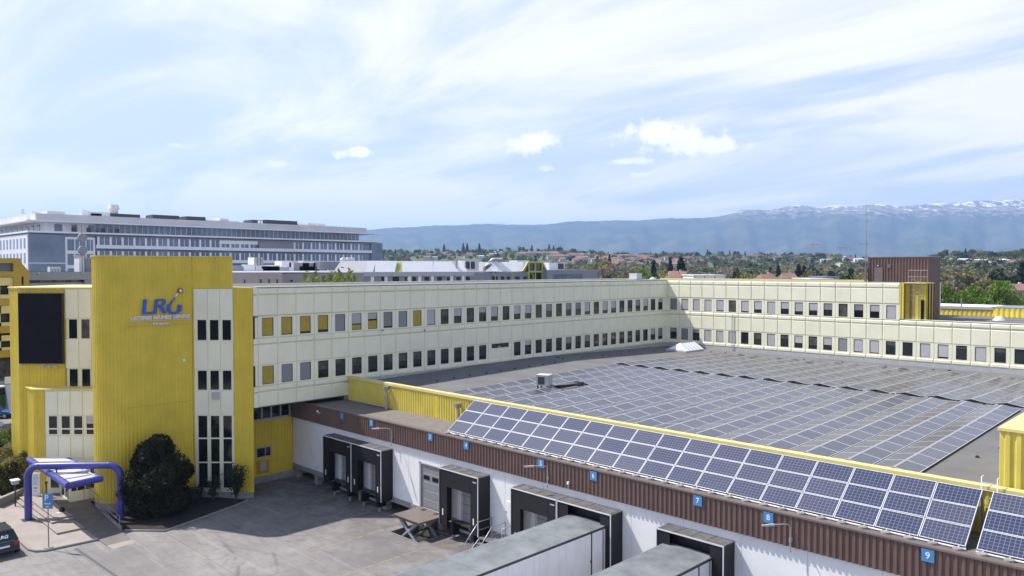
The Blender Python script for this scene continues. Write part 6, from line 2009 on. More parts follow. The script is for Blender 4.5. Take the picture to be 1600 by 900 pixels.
    for dz in (2.6, 4.1):
        m = MB(); m.tube([(X3 - 4, y, zt + dz), (X3 - 3.75, y, zt + dz), (X3 - 3.6, y, zt + dz)], .5, 14); m.build('dish', ['grey_metal'], t)
    # --- yellow framed old building on the left edge
    X4 = -92.0
    t = thing('framed_building', 'old building with heavy ochre frame and cream rounded panels at the left edge', 'building', (X4, yx(10, X4), 0))
    a, b = yx(-90, X4), yx(44, X4)
    zt = at_x(20, 403.5, X4)[2]; zc = at_x(20, 424, X4)[2]
    m = MB(); m.box(X4 - 12, X4 - .5, a, b - .2, 6.0, zc); m.box(X4 - 12, X4 - 11.8, a, yx(-40, X4), 0, 6.0); m.build('wall', ['interior'], t)
    # sloped top like a glasshouse
    c = yx(26, X4)
    m = MB(); m.add([(X4 - .3, a, zc), (X4 - .3, b, zc), (X4 - .3, c, zt - .1), (X4 - .3, a, zt - .1), (X4 - 11, a, zc), (X4 - 11, b, zc), (X4 - 11, c, zt - .1), (X4 - 11, a, zt - .1)], [(0, 1, 2, 3), (1, 5, 6, 2), (3, 2, 6, 7)]); m.build('rooflight', ['glass_teal'], t)
    m = MB()
    m.box(X4 - .3, X4 + .3, a, c, zt - .5, zt); m.box(X4 - .3, X4 + .3, a, b, zc - .55, zc)
    m.box(X4 - .3, X4 + .31, c - .35, c + .35, 6, zt - .01); m.box(X4 - .3, X4 + .31, b - .5, b, 6, zc - .01)
    m.poly3([(X4 - .3, c, zt), (X4 - .3, b, zc), (X4 - .3, b - .65, zc), (X4 - .3, c, zt - .75)], .62, (1, 0, 0))
    m.build('frame', ['ochre_paint'], t)
    lev = [at_x(20, y, X4)[2] for y in (431, 452, 475, 492, 510, 530)]
    yb_ = [at_x(5, y, X4)[2] for y in (471, 510, 516, 555)]
    for yy in (472, 515, 553):
        z = at_x(5, yy, X4)[2]; m = MB(); m.box(X4 - .3, X4 + .25, a, b, z - .35, z + .35); m.build('floor_beam', ['ochre_paint'], t)
    nn = 7
    for r, (ytop, ybot) in enumerate(((433, 468), (477, 511), (524, 548))):
        z1_, z0_ = at_x(5, ytop, X4)[2], at_x(5, ybot, X4)[2]
        for k in range(nn):
            y1 = b - .5 - k * 2.15
            if r == 0 and k == 0: y1 = b - .6
            m = MB(); h = z1_ - z0_
            m.plate(-.98, .98, -.12, .0, h * .62, h, .05); m.plate(-.98, .98, -.12, .0, 0, h * .22, .05)
            inst('rounded_panel', m.mesh('rounded_panel', ['yellow_cap']), t, (X4, y1 - 1, z0_), ROT_L)
            m = MB(); m.tube([(0, -.05, h * .2), (0, -.05, h * .64)], .22, 8); m.tube([(.98, -.05, h * .2), (.98, -.05, h * .64)], .16, 8)
            inst('window_pier', m.mesh('window_pier', ['yellow_cap']), t, (X4, y1 - 1, z0_), ROT_L)
    m = MB(); m.box(X4 - 6, X4 + 1.8, a, yx(8, X4), 5.6, 6.0); m.build('awning', ['pole_grey'], t)
    q = at_x(12, 557, X4 + 1.8); m = MB(); m.box(X4 + 1.8, X4 + 1.85, q[1] - .3, q[1] + .3, 5.7, 6.4); m.build('number_board', ['white_clean'], t)
    # green van under it
    t = thing('parked_van', 'green van with pale roof standing in the shade below the ochre framed building', 'van', (-112, 23.5, 0))
    m = MB(); m.box(-114.6, -109.4, 22.2, 24.5, .5, 2.0); m.build('body', ['van_green'], t, bevel=.1)
    m = MB(); m.box(-114.5, -109.6, 22.3, 24.4, 2.0, 2.75); m.build('window_band', ['glass_dark'], t, bevel=.08)
    m = MB(); m.box(-114.5, -109.6, 22.25, 24.45, 2.75, 2.95); m.build('roof', ['white_metal'], t, bevel=.05)
    for sx in (-113.5, -110.5):
        for sy in (22.2, 24.5):
            m = MB(); m.tube([(sx, sy - .12, .4), (sx, sy + .12, .4)], .4, 14); m.build('wheel', ['tyre'], t)


low_buildings()


def rear_right():
    """yellow parapets and pale roofs behind the right wing"""
    t = thing('rear_hall', 'yellow edged flat hall behind the lower roof at right of the brown plant room', 'building', (-12, 108, 0))
    Yb = 104.0
    a, b = at_y(1445, 498, Yb), at_y(1545, 481, Yb)
    z0, z1 = at_y(1500, 497, Yb)[2], at_y(1500, 484, Yb)[2]
    m = MB(); m.box(-36, 20, Yb + .05, Yb + 9, 0, z1 - .1); m.build('wall', [YEL], t)
    corr_wall('parapet', [(-36, Yb), (20, Yb)], z0 - 1.0, z1, .5, .05, 'yellow_bright', t)
    m = MB(); m.box(-36, 20, Yb - .1, Yb + .25, z1, z1 + .1); m.build('parapet_cap', ['brown_trim'], t)
    m = MB(); m.box(-36, 20, Yb + .3, Yb + 9, z1 - .05, z1 + .02); m.build('roof', ['roof_membrane'], t)
    q = at_y(1560, 486, Yb - 6)
    corr_wall('stair_wall', [(q[0] - .5, Yb - 6), (20, Yb - 6)], at_y(1560, 498, Yb - 6)[2], at_y(1560, 481, Yb - 6)[2], .5, .08, 'yellow_bright', t)
    m = MB(); m.box(q[0] - .5, 20, Yb - 5.9, Yb, 10, at_y(1560, 481, Yb - 6)[2] - .02); m.build('stair_housing', [YEL], t)
    m = MB(); m.box(q[0] - .7, 20, Yb - 6.1, Yb, at_y(1560, 481, Yb - 6)[2], at_y(1560, 480, Yb - 6)[2]); m.build('stair_cap', ['grey_metal'], t)
    m = MB(); m.box(at_y(1540, 497, Yb - 8)[0], 20, Yb - 8, Yb - 6.1, 10, at_y(1560, 497, Yb - 8)[2]); m.build('yellow_ledge', ['yellow_cap'], t)
    t = thing('white_roof_hall', 'long low white roof edge directly in front of the bright green trees', 'building', (-20, 140, 0))
    z = at_y(1500, 482, 140)[2]
    m = MB(); m.box(-46, 0, 140, 152, 0, z); m.build('wall', ['white_wall'], t)
    m = MB(); m.box(-46.2, .2, 139.8, 152, z, z + .25); m.build('roof', ['roof_white'], t)
    q = at_y(1502, 478, 138)
    t = thing('vent_post', 'thin pale vent post in front of the bright green trees', 'post', (q[0], 138, 8))
    m = MB(); m.tube([(q[0], 138, 6), (q[0], 138, at_y(1502, 466, 138)[2])], .1, 6); m.build('post', ['pole_grey'], t)
    q = at_y(1561, 500, 90)
    m = MB(); m.tube([(0, 0, 0), (0, 0, .2), (0, 0, .36), (0, 0, .42)], .6, 14, 0, .15)
    tag(inst('dome_light', m.mesh('dome_light', ['white_metal']), None, (q[0], 90, 12.0)), 'white rooflight dome on the lower wing roof right of the brown plant room', 'rooflight')


rear_right()

# ================================================================== VEGETATION
def crown_arrays(seed, n, shape='round', leaf=.05, clumps=16, flat=.8):
    """leaf triangles-in-pairs for a crown of unit height (0..1), radius ~.5; returns verts (n*4,3)"""
    rs = np.random.RandomState(seed)
    if shape == 'cone':
        t = rs.rand(n) ** .75; z = 1 - t
        rad = (.06 + .40 * t) * (.75 + .25 * np.sin(z * 40 + rs.rand(n)))
        a = rs.rand(n) * 6.283; r = rad * np.sqrt(.35 + .65 * rs.rand(n))
        c = np.stack([np.cos(a) * r, np.sin(a) * r, z * .97 + .02], 1)
    elif shape == 'column':
        z = rs.rand(n); rad = .27 * np.sin(np.pi * np.clip(z * .86 + .12, 0, 1)) ** .55
        a = rs.rand(n) * 6.283; r = rad * np.sqrt(.4 + .6 * rs.rand(n)) * (1 + .18 * np.sin(a * 3 + z * 9))
        c = np.stack([np.cos(a) * r, np.sin(a) * r, z], 1)
    else:
        cc = rs.randn(clumps, 3); cc /= np.linalg.norm(cc, axis=1)[:, None]
        cc *= (.16 + .24 * rs.rand(clumps))[:, None]
        cc[:, 2] = cc[:, 2] * flat * 1.15 + .5
        cr = .13 + .13 * rs.rand(clumps)
        k = rs.randint(0, clumps, n)
        d = rs.randn(n, 3); d /= np.linalg.norm(d, axis=1)[:, None]
        c = cc[k] + d * (cr[k] * (.55 + .5 * rs.rand(n)))[:, None]
        c[:, 2] = np.clip(c[:, 2], .0, 1.05)
    u = rs.randn(n, 3); u /= np.linalg.norm(u, axis=1)[:, None]
    w = np.cross(u, rs.randn(n, 3)); w /= np.linalg.norm(w, axis=1)[:, None]
    s = (leaf * (.6 + .8 * rs.rand(n)))[:, None]
    v = np.stack([c - u * s - w * s * .3, c + w * s * .75, c + u * s - w * s * .3, c - w * s * .75], 1)
    return v.reshape(-1, 3)


def quads_mesh(name, verts, mats, midx=None):
    n = len(verts) // 4
    me = bpy.data.meshes.new(name)
    me.vertices.add(len(verts)); me.vertices.foreach_set('co', verts.astype(np.float32).ravel())
    me.loops.add(n * 4); me.loops.foreach_set('vertex_index', np.arange(n * 4, dtype=np.int32))
    me.polygons.add(n); me.polygons.foreach_set('loop_start', np.arange(0, n * 4, 4, dtype=np.int32))
    me.polygons.foreach_set('loop_total', np.full(n, 4, dtype=np.int32))
    for m in mats: me.materials.append(MATS[m])
    if midx is not None: me.polygons.foreach_set('material_index', midx.astype(np.int32))
    me.update(calc_edges=True)
    return me


def trunk_mesh(seed, limbs=5):
    rr = random.Random(seed); m = MB()
    m.tube([(0, 0, 0), (.02, .01, .18), (0, .02, .42), (.01, 0, .62)], .035, 7, 0, .012)
    for k in range(limbs):
        a = k * 6.283 / limbs + rr.random(); z = .2 + .3 * rr.random(); L = .22 + .12 * rr.random()
        m.tube([(0, 0, z), (math.cos(a) * L * .5, math.sin(a) * L * .5, z + .12), (math.cos(a) * L, math.sin(a) * L, z + .22)], .014, 5, 0, .005)
    return m.mesh('trunk', ['bark'])


TR = trunk_mesh(1); TR2 = trunk_mesh(2, 7)
KIND = {
    'bright': ('leaf_bright', [crown_arrays(20 + k, 5200, 'round', .026, 26, 1.0) for k in range(3)]),
    'mid': ('leaf_mid', [crown_arrays(30 + k, 900, 'round', .05, 14) for k in range(3)]),
    'dark': ('leaf_dark', [crown_arrays(40 + k, 900, 'round', .05, 12) for k in range(2)]),
    'olive': ('leaf_olive', [crown_arrays(50 + k, 800, 'round', .048, 16) for k in range(3)]),
    'brown': ('leaf_brown', [crown_arrays(60 + k, 520, 'round', .045, 16) for k in range(3)]),
    'spring': ('leaf_spring', [crown_arrays(70 + k, 900, 'round', .046, 14) for k in range(2)]),
    'blossom': ('leaf_blossom', [crown_arrays(80 + k, 600, 'round', .05, 10) for k in range(2)]),
    'conifer': ('leaf_dark', [crown_arrays(90 + k, 1100, 'cone', .045) for k in range(2)]),
    'cypress': ('leaf_dark', [crown_arrays(95 + k, 1200, 'column', .045) for k in range(2)]),
}
CM = {k: [quads_mesh('crown', v, [m]) for v in vs] for k, (m, vs) in KIND.items()}
TEXT = {'bright': 'bright green broadleaf tree', 'mid': 'mid green rounded tree', 'dark': 'dark green rounded tree', 'olive': 'olive budding tree', 'brown': 'brownish tree still nearly bare',
        'spring': 'yellow-green spring tree', 'blossom': 'pale blossoming tree', 'conifer': 'dark pointed conifer', 'cypress': 'dark columnar evergreen'}


def tree(kind, px, D, h, w=None, label=None, group=None, z=None, var=0, rotz=None):
    x, y = at_d(px, D)
    if z is None: z = hill_z(D, px)
    t = thing('conifer_tree' if kind in ('conifer', 'cypress') else 'broadleaf_tree', label or TEXT[kind], 'tree', (0, 0, 0), group)
    me = CM[kind][var % len(CM[kind])]
    ww = w if w else h * .9
    k = .04 if kind in ('conifer', 'cypress') else .16
    c = inst('crown', me, t, (0, 0, k)); c.scale = (1, 1, 1 - k)
    inst('trunk', TR if var % 2 else TR2, t)
    t.location = (x, y, z); t.scale = (ww, ww, h); t.rotation_euler = (0, 0, rotz if rotz is not None else rnd.random() * 6.28)
    return t


def stuff_trees(name, label, cat, places, mix, faces=70, seed=1, leafs=.075):
    """one joined mesh of many distant crowns; places: (px, D, h, w)"""
    rs = np.random.RandomState(seed)
    protos = [crown_arrays(seed * 10 + k, faces, 'round', leafs, 9) for k in range(6)] + [crown_arrays(seed * 10 + 7, faces, 'cone', leafs)]
    out = []; mi = []
    mats = list(mix)
    for (px, D, h, w) in places:
        x, y = at_d(px, D); z = hill_z(D, px)
        m = mats[rs.choice(len(mats), p=[mix[k] for k in mats])]
        p = protos[6 if (m == 'leaf_dark' and rs.rand() < .5) else rs.randint(0, 6)]
        a = rs.rand() * 6.283; ca, sa = math.cos(a), math.sin(a)
        q = np.empty_like(p); q[:, 0] = (p[:, 0] * ca - p[:, 1] * sa) * w + x; q[:, 1] = (p[:, 0] * sa + p[:, 1] * ca) * w + y; q[:, 2] = p[:, 2] * h + z - .5
        out.append(q); mi.append(np.full(len(p) // 4, mats.index(m)))
    me = quads_mesh(name, np.concatenate(out), mats, np.concatenate(mi))
    return tag(inst(name, me), label, cat, None, 'stuff')


def plant_near():
    # big dark bush beside the tower
    rs = np.random.RandomState(4)
    x, y = -55.3, 21.0
    t = thing('yew_bush', 'huge dark dense evergreen bush against the foot of the yellow tower', 'bush', (0, 0, 0))
    n = 34; c = []
    for k in range(n):
        a = rs.rand() * 6.283; zz = rs.rand() ** .8
        r = (2.0 if zz < .55 else 2.0 * (1 - ((zz - .55) / .62) ** 1.6)) * (.55 + .45 * rs.rand())
        c.append((math.cos(a) * r, math.sin(a) * r * 1.05, .5 + zz * 4.3, .55 + .3 * rs.rand()))
    c += [(.9 * math.cos(q), 1.2 * math.sin(q), .9, .95) for q in (0, 1, 2, 3, 4, 5)] + [(1.0 * math.cos(q), 1.1 * math.sin(q), 2.4, .85) for q in (.5, 1.6, 2.7, 3.8, 4.9, 6)] + [(0, 0, 1.5, 1.5), (0, 0, 3, 1.35), (.3, .2, 4.2, 1.0), (-.2, -.6, 3.2, 1.1), (0, .8, 2.6, 1.2), (0, -.9, 1.5, 1.1), (.2, 1.1, 1.2, 1.1)]
    c = np.array(c); N_ = 42000
    k = rs.randint(0, len(c), N_); d = rs.randn(N_, 3); d /= np.linalg.norm(d, axis=1)[:, None]
    p = c[k, :3] + d * (c[k, 3] * (.80 + .28 * rs.rand(N_)))[:, None]; p[:, 2] = np.clip(p[:, 2], 0.02, None)
    u = d * .6 + rs.randn(N_, 3) * .6; u /= np.linalg.norm(u, axis=1)[:, None]; w = np.cross(u, rs.randn(N_, 3)); w /= np.linalg.norm(w, axis=1)[:, None]
    s = (.085 * (.6 + .8 * rs.rand(N_)))[:, None]
    v = np.stack([p - u * s, p + w * s * .45, p + u * s, p - w * s * .45], 1).reshape(-1, 3)
    inst('foliage', quads_mesh('foliage', v, ['leaf_yew']), t)
    m = MB()
    for i in range(5): m.tube([(.1 * i - .2, .1, 0), (math.cos(i) * .5, math.sin(i) * .6, 2.4), (math.cos(i) * .9, math.sin(i) * .9, 3.8)], .09, 6, 0, .03)
    m.build('stem', ['bark'], t)
    t.location = (x, y, .05)
    # open shrubs before the tower windows
    def shrub(x, y, h, r, lb, n, seed, matn='leaf_dark', size=.07):
        rs = np.random.RandomState(seed)
        t = thing('shrub', lb, 'shrub', (0, 0, 0))
        m = MB(); tips = []
        for i in range(7):
            a = i * .9; q = (math.cos(a) * r * .7, math.sin(a) * r * .7, h * (.7 + .3 * rs.rand())); tips.append(q)
            m.tube([(0, 0, 0), (q[0] * .4, q[1] * .4, h * .45), q], .03, 5, 0, .008)
        m.build('stem', ['bark'], t)
        tips = np.array(tips); k = rs.randint(0, 7, n); f = .25 + .75 * rs.rand(n) ** .6
        p = tips[k] * f[:, None] + rs.randn(n, 3) * r * .22; p[:, 2] = np.clip(p[:, 2], .1, None)
        u = rs.randn(n, 3); u /= np.linalg.norm(u, axis=1)[:, None]; w = np.cross(u, rs.randn(n, 3)); w /= np.linalg.norm(w, axis=1)[:, None]
        s = (size * (.6 + .8 * rs.rand(n)))[:, None]
        v = np.stack([p - u * s, p + w * s * .6, p + u * s, p - w * s * .6], 1).reshape(-1, 3)
        inst('foliage', quads_mesh('foliage', v, [matn]), t)
        t.location = (x, y, .05)
    shrub(-54.35, 26.2, 2.6, .75, 'upright dark shrub in front of the right end of the tower windows', 1500, 5)
    shrub(-55.3, 24.9, 1.9, .6, 'thin low shrub in front of the middle of the tower windows', 600, 6)
    shrub(-56.0, 24.1, 1.3, .5, 'lowest bare-looking shrub beside the big dark bush', 300, 7)
    # hedges at the left edge
    def hedge(x, y, lx, ly, h, lb, matn, seed, n=14000):
        rs = np.random.RandomState(seed)
        t = thing('hedge', lb, 'hedge', (0, 0, 0))
        d = rs.rand(n, 3); ax = rs.randint(0, 3, n)
        q = rs.rand(n); f = np.where(rs.rand(n) < .5, 0.02, .98) + rs.randn(n) * .05
        p = np.stack([np.where(ax == 0, f, d[:, 0]) * lx - lx / 2, np.where(ax == 1, f, d[:, 1]) * ly - ly / 2, np.where(ax == 2, .97 + .03 * rs.randn(n), d[:, 2]) * h], 1)
        p += .22 * np.stack([np.sin(p[:, 1] * 2.3 + p[:, 2] * 2), np.sin(p[:, 0] * 2.1 + p[:, 2]), np.sin(p[:, 0] * 1.7 + p[:, 1] * 2.4) * 1.4], 1)
        p[:, 2] = np.clip(p[:, 2], .02, None)
        u = rs.randn(n, 3); u /= np.linalg.norm(u, axis=1)[:, None]; w = np.cross(u, rs.randn(n, 3)); w /= np.linalg.norm(w, axis=1)[:, None]
        s = (.10 * (.6 + .8 * rs.rand(n)))[:, None]
        v = np.stack([p - u * s, p + w * s * .6, p + u * s, p - w * s * .6], 1).reshape(-1, 3)
        inst('foliage', quads_mesh('foliage', v, [matn]), t)
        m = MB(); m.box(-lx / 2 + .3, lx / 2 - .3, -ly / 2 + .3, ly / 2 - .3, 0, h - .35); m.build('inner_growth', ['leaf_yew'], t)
        t.location = (x, y, 0)
    hedge(-70.6, 14.3, 6.0, 3.0, 2.9, 'clipped hedge with pale tips at the left edge beside the yellow wall', 'leaf_olive', 8)
    hedge(-76.5, 15.6, 5, 3.0, 3.1, 'taller green hedge behind the pale tipped hedge', 'leaf_mid', 9)
    m = MB(); m.prism([(-80, 13.25), (-64.6, 13.45), (-66.6, 15.6), (-66.8, 15.4), (-65.3, 13.75), (-80, 13.6)], 0, .75); tag(m.build('garden_wall', ['concrete']), 'low concrete wall in front of the left hedge', 'wall')


plant_near()


def ordinal(c):
    c[0] += 1; n = c[0]
    w = ['', 'first', 'second', 'third', 'fourth', 'fifth', 'sixth', 'seventh', 'eighth', 'ninth', 'tenth', 'eleventh', 'twelfth', 'thirteenth', 'fourteenth', 'fifteenth', 'sixteenth', 'seventeenth', 'eighteenth', 'nineteenth', 'twentieth']
    if n <= 20: return w[n]
    return 'twenty-' + w[n - 20] if n < 30 else 'thirtieth' if n == 30 else 'thirty-' + w[n - 30]


def trees_behind():
    # row of bright green trees behind the right wing
    g = 'bright green trees behind the right wing'
    nm = ['first', 'second', 'third', 'fourth', 'fifth', 'sixth', 'seventh', 'eighth', 'ninth', 'tenth', 'eleventh', 'twelfth']
    spec = [(1455, 190, 17.2), (1472, 184, 14.6), (1487, 192, 14.0), (1502, 186, 14.8), (1517, 190, 14.0), (1530, 184, 13.6), (1546, 190, 14.3), (1562, 184, 15.6), (1577, 192, 12.6), (1592, 186, 10.6), (1606, 190, 10.0), (1440, 188, 13)]
    for k, (px, D, h) in enumerate(spec):
        hh = (H + 1) - (452 - HY) * D / F + [.2, .3, -.1, .5, 0, .1, .2, 1.3, .2, -2.2, -3.0, 0][k]
        tree('bright', px, D, hh, 8.0 + (k % 3) * .8, 'bright leafy tree, %s from the brown plant room in the row' % nm[min(k + 1, 11)] if k not in (0, 11) else 'bright leafy tree mostly hidden by the brown plant room', g, -1.0, k)
    # climbers over the pink block: thin yellow green trees
    for k, (px, h, kd) in enumerate(((470, 17.3, 'spring'), (483, 16.6, 'spring'), (510, 17.2, 'spring'), (527, 17.6, 'spring'), (541, 17.8, 'spring'), (555, 17.2, 'spring'), (499, 16.4, 'brown'), (395, 17.4, 'brown'), (408, 16.6, 'brown'), (572, 16.6, 'spring'))):
        tree(kd, px, 106, h - 1.1, 9, '%s in front of the low rendered block, %s' % ('thin yellow-green tree' if kd == 'spring' else 'thin bare tree', ['leftmost of the green ones', 'second of the green ones', 'third of the green ones', 'fourth of the green ones', 'fifth and tallest', 'sixth of the green ones', 'between the green ones', 'nearest the tower', 'second from the tower', 'by the white sloped roof'][k]), 'thin trees before the rendered block', 0, k)
    # landmark trees in the middle distance: kind, px, y top, D
    marks = [('conifer', 1021, 406, 330, 9, 'broad dark conifer left of the cypress, above the corner of the wings'), ('conifer', 1047, 403, 360, 9, 'grey-green conifer between the broad conifer and the cypress'), ('cypress', 1064, 403.5, 300, 8.5, 'tall dark cypress above the corner of the wings'),
             ('spring', 1037, 418, 260, 10, 'yellow-green willow-like tree below the dark conifers'), ('brown', 1052, 421, 240, 9, 'brown leafless tree beside the yellow-green willow'), ('bright', 1006, 424, 250, 8, 'fresh green tree left of the dark conifers'), ('spring', 1076, 430, 230, 6, 'small yellow-green tree below the tall cypress'),
             ('conifer', 952, 398, 520, 9, 'dark pointed tree on the slope above the grey annex'), ('olive', 935, 401, 430, 16, 'olive wood edge tree right of the rooftop cooler'), ('brown', 950, 405, 400, 15, 'reddish brown tree above the grey annex'), ('brown', 968, 410, 400, 15, 'brown tree before the red roofed village'), ('olive', 985, 413, 360, 13, 'olive tree before the red roofed village'),
             ('dark', 1151, 417, 360, 9, 'dark round tree left of the yellow-green bush near the white roof'), ('dark', 1141, 424, 300, 8, 'low dark tree beside the white flat roof'), ('dark', 1198, 416, 420, 9, 'dark round tree left of the brown roofed house'), ('conifer', 1216, 413.5, 450, 9, 'dark conifer above the brown roofed house'),
             ('conifer', 1248, 413, 380, 11, 'dark pine right of the brown roofed house'), ('conifer', 1256, 415, 400, 12, 'second dark pine right of the brown roofed house'), ('olive', 1262, 419, 360, 12, 'olive tree right of the two dark pines'), ('dark', 1278, 421, 330, 11, 'broad dark tree between the pines and the white warehouse roof'), ('spring', 1167, 428, 230, 8, 'yellow-green bush tree right of the white flat roof'),
             ('olive', 1182, 427, 260, 7, 'olive tree beside the red roofed house'), ('conifer', 1330, 419, 300, 11, 'dark spreading conifer left of the brown plant room'), ('spring', 1331, 430, 230, 7, 'yellow-green round bush below the spreading conifer'), ('dark', 1316, 430, 250, 6, 'small dark tree left of the spreading conifer'),
             ('olive', 1489, 412, 300, 20, 'olive-green tree just right of the brown plant room'), ('olive', 1503, 414, 310, 18, 'second olive-green tree right of the brown plant room'), ('brown', 1527, 417, 300, 20, 'greyish brown bare tree in the middle of the right-hand wood'), ('brown', 1474, 418, 290, 14, 'grey-brown bare tree touching the brown plant room'), ('mid', 1548, 414, 330, 14, 'green tree left of the dark evergreens at right'),
             ('dark', 1559, 417, 300, 13, 'first dark evergreen of the group at right'), ('dark', 1573, 419, 290, 14, 'second dark evergreen of the group at right'), ('conifer', 1598, 408, 290, 14, 'tall blackish conifer at the right picture edge'), ('olive', 1540, 428, 260, 12, 'low olive tree above the bright row')]
    for kd, px, yt, D, w, lb in marks:
        z = hill_z(D, px); tree(kd, px, D, H + (HY - yt) * D / F - z, w, lb, None, z, int(px) % 3)
    # trees standing out on the far slope
    far = []
    rr = random.Random(21)
    crest = [(601, 'mid'), (609, 'mid'), (618, 'conifer'), (627, 'mid'), (636, 'mid'), (648, 'conifer'), (656, 'conifer'), (664, 'conifer'), (674, 'dark'), (684, 'dark'), (694, 'conifer'), (706, 'dark'), (715, 'dark'), (724, 'conifer'), (730, 'conifer'), (741, 'dark'), (749, 'conifer'), (756, 'dark'),
             (769, 'dark'), (775, 'conifer'), (782, 'dark'), (795, 'dark'), (812, 'conifer'), (815, 'dark'), (831, 'conifer'), (841, 'dark'), (858, 'conifer'), (865, 'conifer'), (875, 'dark'), (893, 'mid'), (911, 'conifer'), (925, 'mid'), (940, 'mid'), (973, 'conifer'), (1010, 'mid'), (1016, 'conifer'), (1025, 'mid'), (1037, 'mid'),
             (1053, 'dark'), (1080, 'conifer'), (1088, 'dark'), (1105, 'conifer'), (1107, 'dark'), (1140, 'conifer'), (1148, 'dark'), (1164, 'conifer'), (1188, 'mid'), (1206, 'dark'), (1211, 'conifer'), (1226, 'dark'), (1236, 'dark'), (1253, 'mid'), (1262, 'mid'), (1277, 'dark'), (1284, 'dark'), (1298, 'olive'), (1314, 'conifer'), (1336, 'conifer'), (1349, 'mid'),
             (1470, 'mid'), (1478, 'dark'), (1492, 'mid'), (1500, 'mid'), (1508, 'conifer'), (1517, 'mid'), (1522, 'dark'), (1531, 'olive'), (1541, 'mid'), (1549, 'dark'), (1558, 'olive'), (1567, 'mid'), (1574, 'mid'), (1583, 'mid'), (1590, 'mid'), (1598, 'mid')]
    cnt = {}
    ytops = {694: 381, 724: 379.5, 730: 380, 749: 380, 815: 384, 831: 383, 858: 381, 865: 383.5, 875: 385, 1105: 389.5, 952: 387, 1277: 394, 1314: 396.5, 1336: 397}
    for k, (px, kd) in enumerate(crest):
        right = px > 1450
        D = (1050 if right else 1560) + rr.uniform(-60, 60)
        z = hill_z(D, px)
        h = rr.uniform(9, 13)
        if px in ytops: h = H + (HY - ytops[px]) * D / F - z
        elif right: h = rr.uniform(11, 15)
        h = max(6, min(h, 26))
        tree(kd, px, D, h, h * (.62 if kd == 'conifer' else 1.15), None, 'trees along the crest of the far slope', z, k)['label'] = '%s on the far skyline, %s of its kind from the left' % (TEXT[kd], ordinal(cnt.setdefault(kd, [0])))
    # slope and woods: joined
    rr = random.Random(5); P = []
    for k in range(1500):
        px = rr.uniform(580, 1640); 
        D = rr.uniform(900, 1640) if px < 1330 else rr.uniform(560, 1100)
        if 645 < px < 755 and 960 < D < 1270: continue
        if 830 < px < 1110 and 1000 < D < 1480 and rr.random() < .55: continue
        h = rr.uniform(7, 12); P.append((px, D, h, h * rr.uniform(1.0, 1.6)))
    stuff_trees('slope_trees', 'scattered green, pale and dark trees all over the far village slope', 'trees', P, {'leaf_mid': .38, 'leaf_dark': .24, 'leaf_olive': .16, 'leaf_blossom': .07, 'leaf_brown': .15}, 90, 3, .095)
    P = []
    for k in range(620):
        px = rr.uniform(900, 1420); D = rr.uniform(430, 860)
        h = rr.uniform(9, 14); P.append((px, D, h, h * rr.uniform(1.1, 1.7)))
    stuff_trees('bare_wood', 'brownish olive wood, barely in leaf, filling the middle distance', 'wood', P, {'leaf_brown': .40, 'leaf_olive': .30, 'leaf_mid': .20, 'leaf_dark': .10}, 240, 4, .075)
    P = []
    for k in range(230):
        px = rr.uniform(1455, 1640); D = rr.uniform(330, 620); h = rr.uniform(9, 13); P.append((px, D, h, h * rr.uniform(.9, 1.4)))
    stuff_trees('right_wood', 'mixed brown and green wood behind the bright tree row at right', 'wood', P, {'leaf_brown': .38, 'leaf_olive': .32, 'leaf_mid': .2, 'leaf_dark': .1}, 300, 6, .07)
    P = []
    for k in range(160):
        px = rr.uniform(560, 1000); D = rr.uniform(620, 900); h = rr.uniform(6, 9); P.append((px, D, h, h * rr.uniform(.9, 1.4)))
    stuff_trees('slope_foot_trees', 'loose band of trees at the foot of the far slope', 'trees', P, {'leaf_mid': .4, 'leaf_olive': .25, 'leaf_blossom': .1, 'leaf_brown': .25}, 120, 7)


trees_behind()


# ================================================================== VILLAGE
def house_mesh(L, Wd, h, rh, wallm, roofm, chim=True):
    m = MB()
    m.box(-L / 2, L / 2, -Wd / 2, Wd / 2, 0, h, 0)
    o = .4
    m.add([(-L / 2 - o, -Wd / 2 - o, h), (L / 2 + o, -Wd / 2 - o, h), (L / 2 + o, Wd / 2 + o, h), (-L / 2 - o, Wd / 2 + o, h), (-L / 2 - o, 0, h + rh), (L / 2 + o, 0, h + rh)],
          [(0, 1, 5, 4), (2, 3, 4, 5), (1, 2, 5), (3, 0, 4), (0, 3, 2, 1)], 1)
    n = max(2, int(L / 2.6))
    for k in range(n):
        x = -L / 2 + L * (k + .5) / n
        for z in ((1.0,) if h < 4 else (1.0, 3.6)):
            m.box(x - .5, x + .5, -Wd / 2 - .05, -Wd / 2, z, z + 1.3, 2)
    if chim: m.box(L * .2, L * .2 + .6, -.3, .3, h + rh * .5, h + rh + .7, 0)
    return m.mesh('village_house', [wallm, roofm, 'house_window'])


